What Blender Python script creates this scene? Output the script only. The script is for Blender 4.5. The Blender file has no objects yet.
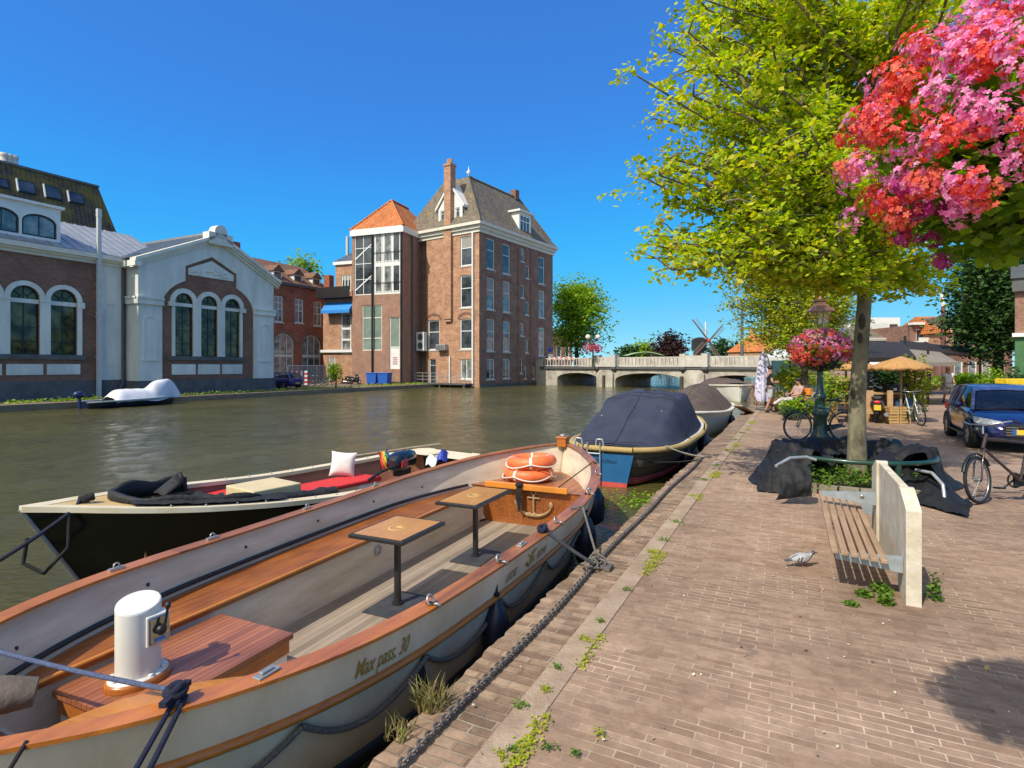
import bpy, bmesh, math, random
import numpy as np
from mathutils import Vector, Matrix, noise as mnoise
R = math.radians
rnd = random.Random(7)
sc = bpy.context.scene
COL = sc.collection
FPX, CX, HY, H = 560.0, 512.0, 366.0, 1.75
UX, UY = 0.4472, 0.8944            # direction of the quay

def W(s, p, z=0.0):                # quay coordinates (along, across) -> world
    return Vector((s*UX + p*UY, s*UY - p*UX, z))
def at(px, py, z=0.0):             # measured spot on a level z -> world
    Y = (H - z)*FPX/(py - HY)
    return Vector(((px - CX)/FPX*Y, Y, z))
def atd(px, py, Y):
    return Vector(((px - CX)/FPX*Y, Y, H - (py - HY)/FPX*Y))
def sp(v): return (v[0]*UX + v[1]*UY, v[0]*UY - v[1]*UX)

class Wall:                        # a vertical plane: origin on the ground, direction to the right seen from outside
    def __init__(s, ox, oy, dx, dy):
        l = math.hypot(dx, dy); s.o = (ox, oy); s.d = (dx/l, dy/l)
        s.M = Matrix(((s.d[0], -s.d[1], 0, ox), (s.d[1], s.d[0], 0, oy), (0, 0, 1, 0), (0, 0, 0, 1)))
        s.ang = math.atan2(dy, dx)
    def a(s, px, dep=0.0):
        t = (px - CX)/FPX; ox = s.o[0] - s.d[1]*dep; oy = s.o[1] + s.d[0]*dep
        return (t*oy - ox)/(s.d[0] - t*s.d[1])
    def z(s, px, py, dep=0.0):
        Y = s.o[1] + s.d[0]*dep + s.a(px, dep)*s.d[1]
        return H - (py - HY)/FPX*Y
    def pt(s, px, py, dep=0.0): return (s.a(px, dep), s.z(px, py, dep))
    def rect(s, x0, x1, y0, y1):   # measured rectangle -> a0,a1,z0,z1 (heights read at its middle)
        xm = (x0 + x1)/2
        return (s.a(x0), s.a(x1), s.z(xm, y1), s.z(xm, y0))

# ---------------------------------------------------------------- mesh builder
class MB:
    def __init__(s): s.v = []; s.f = []; s.mi = []; s.sm = []
    def add(s, vs, fs, M=None, mi=0, sm=False):
        b = len(s.v)
        if M is not None: vs = [M @ Vector(q) for q in vs]
        s.v.extend([tuple(q) for q in vs])
        for f in fs:
            s.f.append([i + b for i in f]); s.mi.append(mi); s.sm.append(sm)
        return s
    def box(s, x0, x1, y0, y1, z0, z1, M=None, mi=0):
        v = [(x0,y0,z0),(x1,y0,z0),(x1,y1,z0),(x0,y1,z0),(x0,y0,z1),(x1,y0,z1),(x1,y1,z1),(x0,y1,z1)]
        return s.add(v, [(0,3,2,1),(4,5,6,7),(0,1,5,4),(1,2,6,5),(2,3,7,6),(3,0,4,7)], M, mi)
    def cbox(s, c, sz, rot=0.0, M=None, mi=0, tilt=None):
        T = Matrix.Translation(c) @ Matrix.Rotation(rot, 4, 'Z')
        if tilt: T = T @ Matrix.Rotation(tilt[1], 4, tilt[0])
        if M is not None: T = M @ T
        a, b, c2 = sz[0]/2, sz[1]/2, sz[2]/2
        return s.box(-a, a, -b, b, -c2, c2, T, mi)
    def quad(s, a, b, c, d, M=None, mi=0): return s.add([a,b,c,d], [(0,1,2,3)], M, mi)
    def poly(s, pts, M=None, mi=0): return s.add(pts, [tuple(range(len(pts)))], M, mi)
    def prism(s, pts, axis, lo, hi, M=None, mi=0, sm=False):
        # extrude a 2D outline along an axis: 'y' -> pts are (x,z); 'z' -> (x,y); 'x' -> (y,z)
        n = len(pts)
        def mk(q, h):
            return (q[0], h, q[1]) if axis == 'y' else ((q[0], q[1], h) if axis == 'z' else (h, q[0], q[1]))
        area = sum(pts[i][0]*pts[(i+1)%n][1] - pts[(i+1)%n][0]*pts[i][1] for i in range(n))
        if (area < 0) != (axis == 'y'): pts = pts[::-1]
        v = [mk(q, lo) for q in pts] + [mk(q, hi) for q in pts]
        s.add(v, [tuple(range(n))[::-1], tuple(range(n, 2*n))], M, mi)
        return s.add(v, [(i, (i+1)%n, n+(i+1)%n, n+i) for i in range(n)], M, mi, sm)
    def tube(s, pts, r, n=8, closed=False, M=None, mi=0, caps=True, sm=True, flat=1.0):
        P = [Vector(q) for q in pts]; m = len(P)
        rr = r if hasattr(r, '__len__') else [r]*m
        vs = []; up = None
        for i, q in enumerate(P):
            if closed: t = P[(i+1)%m] - P[i-1]
            else: t = P[min(i+1, m-1)] - P[max(i-1, 0)]
            if t.length < 1e-9: t = Vector((0,0,1))
            t.normalize()
            if up is None:
                up = Vector((0,0,1)) if abs(t.z) < .9 else Vector((1,0,0))
            a = up - t*up.dot(t)
            if a.length < 1e-6: a = t.orthogonal()
            a.normalize(); up = a; b = t.cross(a)
            for k in range(n):
                w = 2*math.pi*k/n
                vs.append(q + (b*math.cos(w) + a*math.sin(w)*flat)*rr[i])
        fs = []
        for i in range(m if closed else m-1):
            j = (i+1) % m
            for k in range(n):
                l = (k+1) % n
                fs.append((i*n+k, i*n+l, j*n+l, j*n+k))
        s.add(vs, fs, M, mi, sm)
        if caps and not closed:
            s.add(vs[:n], [tuple(range(n))[::-1]], M, mi); s.add(vs[-n:], [tuple(range(n))], M, mi)
        return s
    def lathe(s, prof, n=16, M=None, mi=0, sm=True, arc=None):
        vs = []; m = len(prof)
        for r, z in prof:
            for k in range(n):
                w = 2*math.pi*k/n
                vs.append((r*math.cos(w), r*math.sin(w), z))
        fs = [(i*n+k, i*n+(k+1)%n, (i+1)*n+(k+1)%n, (i+1)*n+k) for i in range(m-1) for k in range(n)]
        return s.add(vs, fs, M, mi, sm)
    def grid(s, rows, M=None, mi=0, sm=True, closed=False):
        # rows: list of equal-length point lists -> sheet
        n = len(rows[0]); vs = [q for r in rows for q in r]; fs = []
        for i in range(len(rows)-1):
            for k in range(n if closed else n-1):
                l = (k+1) % n
                fs.append((i*n+k, i*n+l, (i+1)*n+l, (i+1)*n+k))
        return s.add(vs, fs, M, mi, sm)
    def ell(s, c, r, n=12, m=8, M=None, mi=0, rot=0.0):
        T = Matrix.Translation(c) @ Matrix.Rotation(rot, 4, 'Z')
        if M is not None: T = M @ T
        rows = []
        for i in range(m+1):
            ph = -math.pi/2 + math.pi*i/m; q = max(math.cos(ph), 1e-3)
            rows.append([(r[0]*q*math.cos(2*math.pi*k/n), r[1]*q*math.sin(2*math.pi*k/n), r[2]*math.sin(ph)) for k in range(n)])
        return s.grid(rows, T, mi, True, True)
    def torus(s, R0, r, n=32, m=10, M=None, mi=0):
        pts = [(R0*math.cos(2*math.pi*k/n), R0*math.sin(2*math.pi*k/n), 0) for k in range(n)]
        return s.tube(pts, r, m, True, M, mi)
    def build(s, name, mats, parent=None, bevel=0, seg=2, solid=0, sub=0):
        V = s.v
        if parent is not None:
            I = parent.matrix_world_inv
            V = [tuple(I @ Vector(q)) for q in V]
        me = bpy.data.meshes.new(name)
        me.from_pydata(V, [], s.f)
        if not isinstance(mats, (list, tuple)): mats = [mats]
        for m in mats: me.materials.append(m)
        me.polygons.foreach_set('material_index', s.mi)
        me.polygons.foreach_set('use_smooth', s.sm)
        # metre-scale box-projected UVs
        uv = me.uv_layers.new(name='UVMap').data
        co = np.array(V); buf = np.zeros(len(me.loops)*2)
        for pl in me.polygons:
            n = pl.normal
            if abs(n.z) > .985: t = (1,0,0); b = (0,1,0)
            else:
                l = math.hypot(n.x, n.y); t = (-n.y/l, n.x/l, 0)
                b = (n.y*t[2]-n.z*t[1], n.z*t[0]-n.x*t[2], n.x*t[1]-n.y*t[0])
            for li in pl.loop_indices:
                q = V[me.loops[li].vertex_index]
                buf[2*li] = q[0]*t[0]+q[1]*t[1]; buf[2*li+1] = q[0]*b[0]+q[1]*b[1]+q[2]*b[2]
        uv.foreach_set('uv', buf)
        o = bpy.data.objects.new(name, me); COL.objects.link(o)
        if parent is not None: o.parent = parent; o.matrix_world_inv = parent.matrix_world_inv
        else: o.matrix_world_inv = Matrix.Identity(4)
        if solid:
            d = o.modifiers.new('solid', 'SOLIDIFY'); d.thickness = solid; d.offset = 0
        if sub:
            d = o.modifiers.new('sub', 'SUBSURF'); d.levels = sub; d.render_levels = sub
        if bevel:
            d = o.modifiers.new('bevel', 'BEVEL'); d.width = bevel; d.segments = seg; d.limit_method = 'ANGLE'; d.angle_limit = R(40)
        return o

class _Inv(dict): pass
_inv = {}
def _get(self): return _inv.get(self.name, Matrix.Identity(4))
def _set(self, m): _inv[self.name] = m
bpy.types.Object.matrix_world_inv = property(_get, _set)

def tag(o, label, cat, group=None, kind=None):
    if label: o['label'] = label
    if cat: o['category'] = cat
    if group: o['group'] = group
    if kind: o['kind'] = kind
    return o
def thing(name, label, cat, loc=(0,0,0), rz=0.0, group=None):
    o = bpy.data.objects.new(name, None); COL.objects.link(o); o.empty_display_size = .2
    o.location = loc; o.rotation_euler = (0,0,rz)
    o.matrix_world_inv = (Matrix.Translation(loc) @ Matrix.Rotation(rz, 4, 'Z')).inverted()
    return tag(o, label, cat, group)
def struct(o):
    o['kind'] = 'structure'; return o
def kids(o): return [c for c in bpy.data.objects if c.parent == o]
def dup(root, loc=None, rz=None, label=None, group=None, scale=None):
    r = root.copy(); COL.objects.link(r)
    if loc is not None: r.location = loc
    if rz is not None: r.rotation_euler = (0,0,rz)
    if scale: r.scale = (scale,)*3
    if label: r['label'] = label
    if group: r['group'] = group
    for ch in kids(root):
        c = ch.copy(); COL.objects.link(c); c.parent = r
        for g in kids(ch):
            d = g.copy(); COL.objects.link(d); d.parent = c
    return r

# ---------------------------------------------------------------- materials
def _nt(name):
    m = bpy.data.materials.new(name); m.use_nodes = True
    nt = m.node_tree; b = nt.nodes['Principled BSDF']
    return m, nt, b
def _n(nt, t, **kw):
    n = nt.nodes.new(t)
    for k, v in kw.items():
        if k in n.inputs: n.inputs[k].default_value = v
        else: setattr(n, k, v)
    return n
def _c(c): return (c[0], c[1], c[2], 1)
def mat(name, col, rough=.6, var=.18, scale=6.0, bump=.0, bscale=60.0, metal=0.0, spec=.5, col2=None, detail=5.0, coat=0.0, stretch=None):
    m, nt, b = _nt(name); L = nt.links
    tc = _n(nt, 'ShaderNodeTexCoord'); src = tc.outputs['Object']
    if stretch:
        mp = _n(nt, 'ShaderNodeMapping'); mp.inputs['Scale'].default_value = stretch
        L.new(src, mp.inputs['Vector']); src = mp.outputs['Vector']
    no = _n(nt, 'ShaderNodeTexNoise', Scale=scale, Detail=detail, Roughness=.65); L.new(src, no.inputs['Vector'])
    cr = _n(nt, 'ShaderNodeValToRGB'); L.new(no.outputs['Fac'], cr.inputs['Fac'])
    c2 = col2 or tuple(min(1, c*(1+var)) for c in col); c1 = tuple(c*(1-var) for c in col) if not col2 else col
    e = cr.color_ramp.elements; e[0].position = .33; e[0].color = _c(c1); e[1].position = .67; e[1].color = _c(c2)
    L.new(cr.outputs['Color'], b.inputs['Base Color'])
    b.inputs['Roughness'].default_value = rough; b.inputs['Metallic'].default_value = metal
    b.inputs['Specular IOR Level'].default_value = spec; b.inputs['Coat Weight'].default_value = coat
    b.inputs['Coat Roughness'].default_value = .08
    if bump:
        n2 = _n(nt, 'ShaderNodeTexNoise', Scale=bscale, Detail=4.0); L.new(src, n2.inputs['Vector'])
        bp = _n(nt, 'ShaderNodeBump', Strength=bump, Distance=.02); L.new(n2.outputs['Fac'], bp.inputs['Height'])
        L.new(bp.outputs['Normal'], b.inputs['Normal'])
    return m
def brickmat(name, c1, c2, mortar, bw=.22, bh=.065, ms=.01, rough=.85, var=.25, bump=.3, stain=None, offset=.5, rot=0.0, stainscale=.5, far=1.0, bias=0.0, moss=None, patchy=None):
    m, nt, b = _nt(name); L = nt.links
    tc = _n(nt, 'ShaderNodeTexCoord'); mp = _n(nt, 'ShaderNodeMapping'); L.new(tc.outputs['UV'], mp.inputs['Vector'])
    mp.inputs['Rotation'].default_value = (0,0,rot)
    wob = _n(nt, 'ShaderNodeTexNoise', Scale=3.0, Detail=3.0); L.new(mp.outputs['Vector'], wob.inputs['Vector'])
    sub = _n(nt, 'ShaderNodeVectorMath', operation='SUBTRACT'); L.new(wob.outputs['Color'], sub.inputs[0]); sub.inputs[1].default_value = (.5,.5,.5)
    scl = _n(nt, 'ShaderNodeVectorMath', operation='SCALE'); L.new(sub.outputs[0], scl.inputs[0]); scl.inputs['Scale'].default_value = bh*.42
    ad = _n(nt, 'ShaderNodeVectorMath', operation='ADD'); L.new(mp.outputs['Vector'], ad.inputs[0]); L.new(scl.outputs[0], ad.inputs[1])
    br = _n(nt, 'ShaderNodeTexBrick', Scale=1.0); br.offset = offset
    br.inputs['Brick Width'].default_value = bw; br.inputs['Row Height'].default_value = bh
    br.inputs['Mortar Size'].default_value = ms; br.inputs['Mortar Smooth'].default_value = .3; br.inputs['Bias'].default_value = bias
    br.inputs['Color1'].default_value = _c(c1); br.inputs['Color2'].default_value = _c(c2); br.inputs['Mortar'].default_value = _c(mortar)
    L.new(ad.outputs[0], br.inputs['Vector'])
    if patchy:   # sand washed out of some joints only
        pn = _n(nt, 'ShaderNodeTexNoise', Scale=1.7, Detail=5.0, Roughness=.65); L.new(tc.outputs['UV'], pn.inputs['Vector'])
        pr = _n(nt, 'ShaderNodeValToRGB'); e = pr.color_ramp.elements; e[0].position = .42; e[0].color = _c(tuple((a+b)/2*.84 for a, b in zip(c1, c2))); e[1].position = .68; e[1].color = _c(patchy)
        L.new(pn.outputs['Fac'], pr.inputs['Fac']); L.new(pr.outputs['Color'], br.inputs['Mortar'])
    no = _n(nt, 'ShaderNodeTexNoise', Scale=stainscale, Detail=6.0, Roughness=.7); L.new(tc.outputs['UV'], no.inputs['Vector'])
    cr = _n(nt, 'ShaderNodeValToRGB'); e = cr.color_ramp.elements
    e[0].position = .3; e[0].color = _c((1-var,)*3); e[1].position = .7; e[1].color = _c((1+var*.6,)*3)
    L.new(no.outputs['Fac'], cr.inputs['Fac'])
    mx = _n(nt, 'ShaderNodeMix', data_type='RGBA', blend_type='MULTIPLY'); mx.inputs[0].default_value = 1
    L.new(br.outputs['Color'], mx.inputs[6]); L.new(cr.outputs['Color'], mx.inputs[7]); out = mx.outputs[2]
    n3 = _n(nt, 'ShaderNodeTexNoise', Scale=9.0, Detail=8.0, Roughness=.75); L.new(tc.outputs['UV'], n3.inputs['Vector'])
    c3 = _n(nt, 'ShaderNodeValToRGB'); e = c3.color_ramp.elements
    e[0].position = .3; e[0].color = (.64,.65,.66,1); e[1].position = .72; e[1].color = (1.3,1.27,1.22,1); L.new(n3.outputs['Fac'], c3.inputs['Fac'])
    m3 = _n(nt, 'ShaderNodeMix', data_type='RGBA', blend_type='MULTIPLY'); m3.inputs[0].default_value = .8
    L.new(out, m3.inputs[6]); L.new(c3.outputs['Color'], m3.inputs[7]); out = m3.outputs[2]
    if moss:
        n2 = _n(nt, 'ShaderNodeTexNoise', Scale=moss[1], Detail=7.0, Roughness=.7); L.new(tc.outputs['UV'], n2.inputs['Vector'])
        c2r = _n(nt, 'ShaderNodeValToRGB'); e = c2r.color_ramp.elements
        e[0].position = moss[2]; e[0].color = (0,0,0,1); e[1].position = moss[2]+.1; e[1].color = (1,1,1,1)
        L.new(n2.outputs['Fac'], c2r.inputs['Fac'])
        m2 = _n(nt, 'ShaderNodeMix', data_type='RGBA'); L.new(c2r.outputs['Color'], m2.inputs[0]); L.new(out, m2.inputs[6])
        m2.inputs[7].default_value = _c(moss[0]); out = m2.outputs[2]
    L.new(out, b.inputs['Base Color'])
    b.inputs['Roughness'].default_value = rough; b.inputs['Specular IOR Level'].default_value = .25
    if bump:
        ih = _n(nt, 'ShaderNodeMath', operation='MULTIPLY_ADD'); L.new(br.outputs['Fac'], ih.inputs[0]); ih.inputs[1].default_value = -1.0
        L.new(n3.outputs['Fac'], ih.inputs[2])
        bp = _n(nt, 'ShaderNodeBump', Strength=bump, Distance=.01); L.new(ih.outputs[0], bp.inputs['Height']); L.new(bp.outputs['Normal'], b.inputs['Normal'])
    return m
def tilemat(name, c1, c2, moss=None, mossat=.55, bw=.22, bh=.3, bump=.8, mscale=.6):
    # roof tiles: rows down the slope with a rounded lip; optional patches of lichen
    m, nt, b = _nt(name); L = nt.links
    tc = _n(nt, 'ShaderNodeTexCoord'); br = _n(nt, 'ShaderNodeTexBrick', Scale=1.0); br.offset = 0.0
    br.inputs['Brick Width'].default_value = bw; br.inputs['Row Height'].default_value = bh
    br.inputs['Mortar Size'].default_value = .018; br.inputs['Mortar Smooth'].default_value = .6
    br.inputs['Color1'].default_value = _c(c1); br.inputs['Color2'].default_value = _c(c2); br.inputs['Mortar'].default_value = _c(tuple(c*.35 for c in c1))
    L.new(tc.outputs['UV'], br.inputs['Vector']); out = br.outputs['Color']
    no = _n(nt, 'ShaderNodeTexNoise', Scale=mscale, Detail=8.0, Roughness=.7); L.new(tc.outputs['UV'], no.inputs['Vector'])
    if moss:
        cr = _n(nt, 'ShaderNodeValToRGB'); e = cr.color_ramp.elements; e[0].position = mossat; e[0].color = (0,0,0,1); e[1].position = mossat+.13; e[1].color = (.85,.85,.85,1)
        L.new(no.outputs['Fac'], cr.inputs['Fac'])
        mx = _n(nt, 'ShaderNodeMix', data_type='RGBA'); L.new(cr.outputs['Color'], mx.inputs[0]); L.new(out, mx.inputs[6]); mx.inputs[7].default_value = _c(moss); out = mx.outputs[2]
    else:
        cr = _n(nt, 'ShaderNodeValToRGB'); e = cr.color_ramp.elements; e[0].position = .3; e[0].color = (.7,.7,.7,1); e[1].position = .7; e[1].color = (1.15,1.15,1.15,1)
        L.new(no.outputs['Fac'], cr.inputs['Fac'])
        mx = _n(nt, 'ShaderNodeMix', data_type='RGBA', blend_type='MULTIPLY'); mx.inputs[0].default_value = 1; L.new(out, mx.inputs[6]); L.new(cr.outputs['Color'], mx.inputs[7]); out = mx.outputs[2]
    L.new(out, b.inputs['Base Color']); b.inputs['Roughness'].default_value = .8; b.inputs['Specular IOR Level'].default_value = .3
    wv = _n(nt, 'ShaderNodeTexWave', Scale=1.0); wv.wave_profile = 'SIN'; wv.inputs['Scale'].default_value = .314/bw
    L.new(tc.outputs['UV'], wv.inputs['Vector'])
    ih = _n(nt, 'ShaderNodeMath', operation='SUBTRACT'); L.new(wv.outputs['Fac'], ih.inputs[0]); L.new(br.outputs['Fac'], ih.inputs[1])
    bp = _n(nt, 'ShaderNodeBump', Strength=bump, Distance=.04); L.new(ih.outputs[0], bp.inputs['Height']); L.new(bp.outputs['Normal'], b.inputs['Normal'])
    return m
def woodmat(name, c1, c2, rough=.35, plank=0.0, seam=(.02,.012,.008), coat=.0, grain=(2,40,40), seamw=.06, axis='Y'):
    # grain runs along local X; optional seams every `plank` metres across Y
    m, nt, b = _nt(name); L = nt.links
    tc = _n(nt, 'ShaderNodeTexCoord'); mp = _n(nt, 'ShaderNodeMapping'); mp.inputs['Scale'].default_value = grain; L.new(tc.outputs['Object'], mp.inputs['Vector'])
    no = _n(nt, 'ShaderNodeTexNoise', Scale=1.0, Detail=6.0, Roughness=.7, Distortion=.6); L.new(mp.outputs['Vector'], no.inputs['Vector'])
    n2 = _n(nt, 'ShaderNodeTexNoise', Scale=2.2, Detail=5.0, Roughness=.6); L.new(tc.outputs['Object'], n2.inputs['Vector'])
    av = _n(nt, 'ShaderNodeMix', data_type='FLOAT'); av.inputs[0].default_value = .45; L.new(no.outputs['Fac'], av.inputs[2]); L.new(n2.outputs['Fac'], av.inputs[3])
    cr = _n(nt, 'ShaderNodeValToRGB'); e = cr.color_ramp.elements; e[0].position = .34; e[0].color = _c(c1); e[1].position = .66; e[1].color = _c(c2)
    L.new(av.outputs[0], cr.inputs['Fac']); out = cr.outputs['Color']
    if plank:
        sx = _n(nt, 'ShaderNodeSeparateXYZ'); L.new(tc.outputs['Object'], sx.inputs[0])
        md = _n(nt, 'ShaderNodeMath', operation='DIVIDE'); L.new(sx.outputs[axis], md.inputs[0]); md.inputs[1].default_value = plank
        fr = _n(nt, 'ShaderNodeMath', operation='FRACT'); L.new(md.outputs[0], fr.inputs[0])
        fl = _n(nt, 'ShaderNodeMath', operation='FLOOR'); L.new(md.outputs[0], fl.inputs[0])
        wn = _n(nt, 'ShaderNodeTexWhiteNoise', noise_dimensions='1D'); L.new(fl.outputs[0], wn.inputs['W'])
        mr = _n(nt, 'ShaderNodeMapRange'); mr.inputs['To Min'].default_value = .75; mr.inputs['To Max'].default_value = 1.2; L.new(wn.outputs['Value'], mr.inputs['Value'])
        mxp = _n(nt, 'ShaderNodeMix', data_type='RGBA', blend_type='MULTIPLY'); mxp.inputs[0].default_value = 1; L.new(out, mxp.inputs[6]); L.new(mr.outputs[0], mxp.inputs[7]); out = mxp.outputs[2]
        lt = _n(nt, 'ShaderNodeMath', operation='LESS_THAN'); L.new(fr.outputs[0], lt.inputs[0]); lt.inputs[1].default_value = seamw
        mx = _n(nt, 'ShaderNodeMix', data_type='RGBA'); L.new(lt.outputs[0], mx.inputs[0]); L.new(out, mx.inputs[6]); mx.inputs[7].default_value = _c(seam); out = mx.outputs[2]
    L.new(out, b.inputs['Base Color']); b.inputs['Roughness'].default_value = rough; b.inputs['Coat Weight'].default_value = coat; b.inputs['Coat Roughness'].default_value = .15
    bp = _n(nt, 'ShaderNodeBump', Strength=.12, Distance=.01); L.new(no.outputs['Fac'], bp.inputs['Height']); L.new(bp.outputs['Normal'], b.inputs['Normal'])
    return m
def leafmat(name, cols, trans=.35, rough=.55, pos=None):
    m, nt, b = _nt(name); L = nt.links
    ge = _n(nt, 'ShaderNodeNewGeometry'); cr = _n(nt, 'ShaderNodeValToRGB'); L.new(ge.outputs['Random Per Island'], cr.inputs['Fac'])
    e = cr.color_ramp.elements; e[0].color = _c(cols[0]); e[-1].color = _c(cols[-1])
    for i, c in enumerate(cols[1:-1]):
        k = e.new(pos[i] if pos else (i+1)/(len(cols)-1)); k.color = _c(c)
    tr = _n(nt, 'ShaderNodeBsdfTranslucent'); mx = _n(nt, 'ShaderNodeMixShader'); mx.inputs[0].default_value = trans
    hs = _n(nt, 'ShaderNodeHueSaturation', Value=1.35, Saturation=1.1); L.new(cr.outputs['Color'], hs.inputs['Color']); L.new(hs.outputs['Color'], tr.inputs['Color'])
    L.new(cr.outputs['Color'], b.inputs['Base Color']); b.inputs['Roughness'].default_value = rough; b.inputs['Specular IOR Level'].default_value = .3
    out = nt.nodes['Material Output']; L.new(b.outputs[0], mx.inputs[1]); L.new(tr.outputs[0], mx.inputs[2]); L.new(mx.outputs[0], out.inputs['Surface'])
    return m
def glassmat(name, col=(.02,.025,.03), rough=.04, spec=.9, col2=None, scale=.8):
    return mat(name, col, rough=rough, spec=spec, col2=col2 or tuple(c*3+.02 for c in col), scale=scale, detail=2.0)

# ---------------------------------------------------------------- leaves
def leaf_mesh(name, C, size, material, parent, nrm_up=.5, aspect=.62, seed=1, fold=True, jitter=.35, drop=None):
    # C: (n,3) leaf centres (world); every leaf is a small pointed blade
    g = np.random.default_rng(seed); n = len(C)
    th = g.uniform(0, 2*np.pi, n); d = np.stack([np.cos(th), np.sin(th), g.normal(0, .45, n)], 1)
    if drop is not None: d[:,2] -= drop
    d /= np.linalg.norm(d, axis=1)[:,None]
    up = g.normal(0, 1, (n,3))*(1-nrm_up) + np.array([0,0,1.])*nrm_up*1.6
    w = np.cross(d, up); w /= np.maximum(np.linalg.norm(w, axis=1), 1e-6)[:,None]
    nn = np.cross(w, d)
    sz = size*(1 + g.uniform(-jitter, jitter, n))[:,None]
    a = C - d*sz*.5; t = C + d*sz*.55
    l = C + w*sz*aspect*.5 + nn*sz*.12; r = C - w*sz*aspect*.5 + nn*sz*.12
    if fold: V = np.concatenate([a[:,None], r[:,None], t[:,None], l[:,None]], 1).reshape(-1,3)
    else: V = np.concatenate([a[:,None], r[:,None], t[:,None], l[:,None]], 1).reshape(-1,3)
    return raw_mesh(name, V, 4, material, parent)
def raw_mesh(name, V, k, material, parent=None):
    n = len(V)//k
    if parent is not None:
        I = np.array(parent.matrix_world_inv); V = V @ I[:3,:3].T + I[:3,3]
    me = bpy.data.meshes.new(name); me.vertices.add(len(V)); me.vertices.foreach_set('co', V.astype(np.float32).ravel())
    me.loops.add(n*k); me.loops.foreach_set('vertex_index', np.arange(n*k, dtype=np.int32))
    me.polygons.add(n); me.polygons.foreach_set('loop_start', np.arange(0, n*k, k, dtype=np.int32)); me.polygons.foreach_set('loop_total', np.full(n, k, dtype=np.int32))
    me.update(); me.validate(); me.materials.append(material)
    o = bpy.data.objects.new(name, me); COL.objects.link(o)
    if parent is not None: o.parent = parent; o.matrix_world_inv = parent.matrix_world_inv
    return o
# ================================================================ camera, light, sky
cam = bpy.data.cameras.new('camera'); co = bpy.data.objects.new('camera', cam); COL.objects.link(co)
co.location = (0,0,H); co.rotation_euler = (R(90),0,0)
cam.sensor_width = 36; cam.lens = FPX/1024*36; cam.shift_y = (HY-384)/1024; cam.clip_end = 5000; cam.clip_start = .05
sc.camera = co
SUND = Vector((.67, .74, -1.13)).normalized()
sl = bpy.data.lights.new('sun', 'SUN'); sl.energy = 5.0; sl.angle = R(.53); sl.color = (1.0, .93, .82)
so = bpy.data.objects.new('sun', sl); COL.objects.link(so); so.rotation_euler = SUND.to_track_quat('-Z', 'Y').to_euler(); so.location = (-20,-20,40)
w = bpy.data.worlds.new('World'); sc.world = w; w.use_nodes = True
nt = w.node_tree; bg = nt.nodes['Background']
sky = nt.nodes.new('ShaderNodeTexSky'); sky.sky_type = 'NISHITA'; sky.sun_disc = False
sky.sun_elevation = math.asin(-SUND.z); sky.sun_rotation = math.atan2(-SUND.x, -SUND.y) % (2*math.pi)
sky.air_density = 1.5; sky.dust_density = 0; sky.ozone_density = 6.0; sky.altitude = 8000
BGS = .135
def crv(node, ch, pts):
    c = node.mapping.curves[ch]
    c.points[0].location = pts[0]; c.points[1].location = pts[-1]
    for q in pts[1:-1]: c.points.new(*q)
L = nt.links
ml = _n(nt, 'ShaderNodeVectorMath', operation='SCALE'); ml.inputs['Scale'].default_value = BGS; L.new(sky.outputs[0], ml.inputs[0])
rc = nt.nodes.new('ShaderNodeRGBCurve'); L.new(ml.outputs[0], rc.inputs['Color'])
crv(rc, 0, [(0,.03),(.07,.050),(.10,.046),(.15,.06),(.31,.19),(.6,.36),(1,.5)])
crv(rc, 1, [(0,.13),(.14,.25),(.21,.37),(.305,.49),(.61,.66),(1,.85)])
crv(rc, 2, [(0,.35),(.33,.78),(.47,.93),(.67,.99),(1,1)])
rc.mapping.extend = 'HORIZONTAL'; rc.mapping.update()
md_ = _n(nt, 'ShaderNodeVectorMath', operation='SCALE'); md_.inputs['Scale'].default_value = 1/BGS; L.new(rc.outputs['Color'], md_.inputs[0])
# the sky whitens and brightens round the sun, behind the camera
wg = nt.nodes.new('ShaderNodeTexCoord'); dt = _n(nt, 'ShaderNodeVectorMath', operation='DOT_PRODUCT'); L.new(wg.outputs['Generated'], dt.inputs[0]); dt.inputs[1].default_value = tuple(-SUND)
mr = _n(nt, 'ShaderNodeMapRange', interpolation_type='SMOOTHSTEP'); mr.inputs['From Min'].default_value = .40; mr.inputs['From Max'].default_value = .97; L.new(dt.outputs['Value'], mr.inputs['Value'])
wh = _n(nt, 'ShaderNodeMix', data_type='RGBA'); L.new(mr.outputs[0], wh.inputs[0]); L.new(md_.outputs[0], wh.inputs[6]); wh.inputs[7].default_value = (1.15/.135, 1.08/.135, .92/.135, 1)
L.new(wh.outputs[2], bg.inputs['Color']); bg.inputs['Strength'].default_value = BGS
vs = sc.view_settings; vs.view_transform = 'Standard'; vs.look = 'None'; vs.exposure = 0.0; vs.gamma = 1; vs.use_curve_mapping = False
sc.cycles.use_denoising = True
sc.cycles.max_bounces = 6; sc.cycles.transparent_max_bounces = 8
sc.cycles.caustics_reflective = False; sc.cycles.caustics_refractive = False

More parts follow.
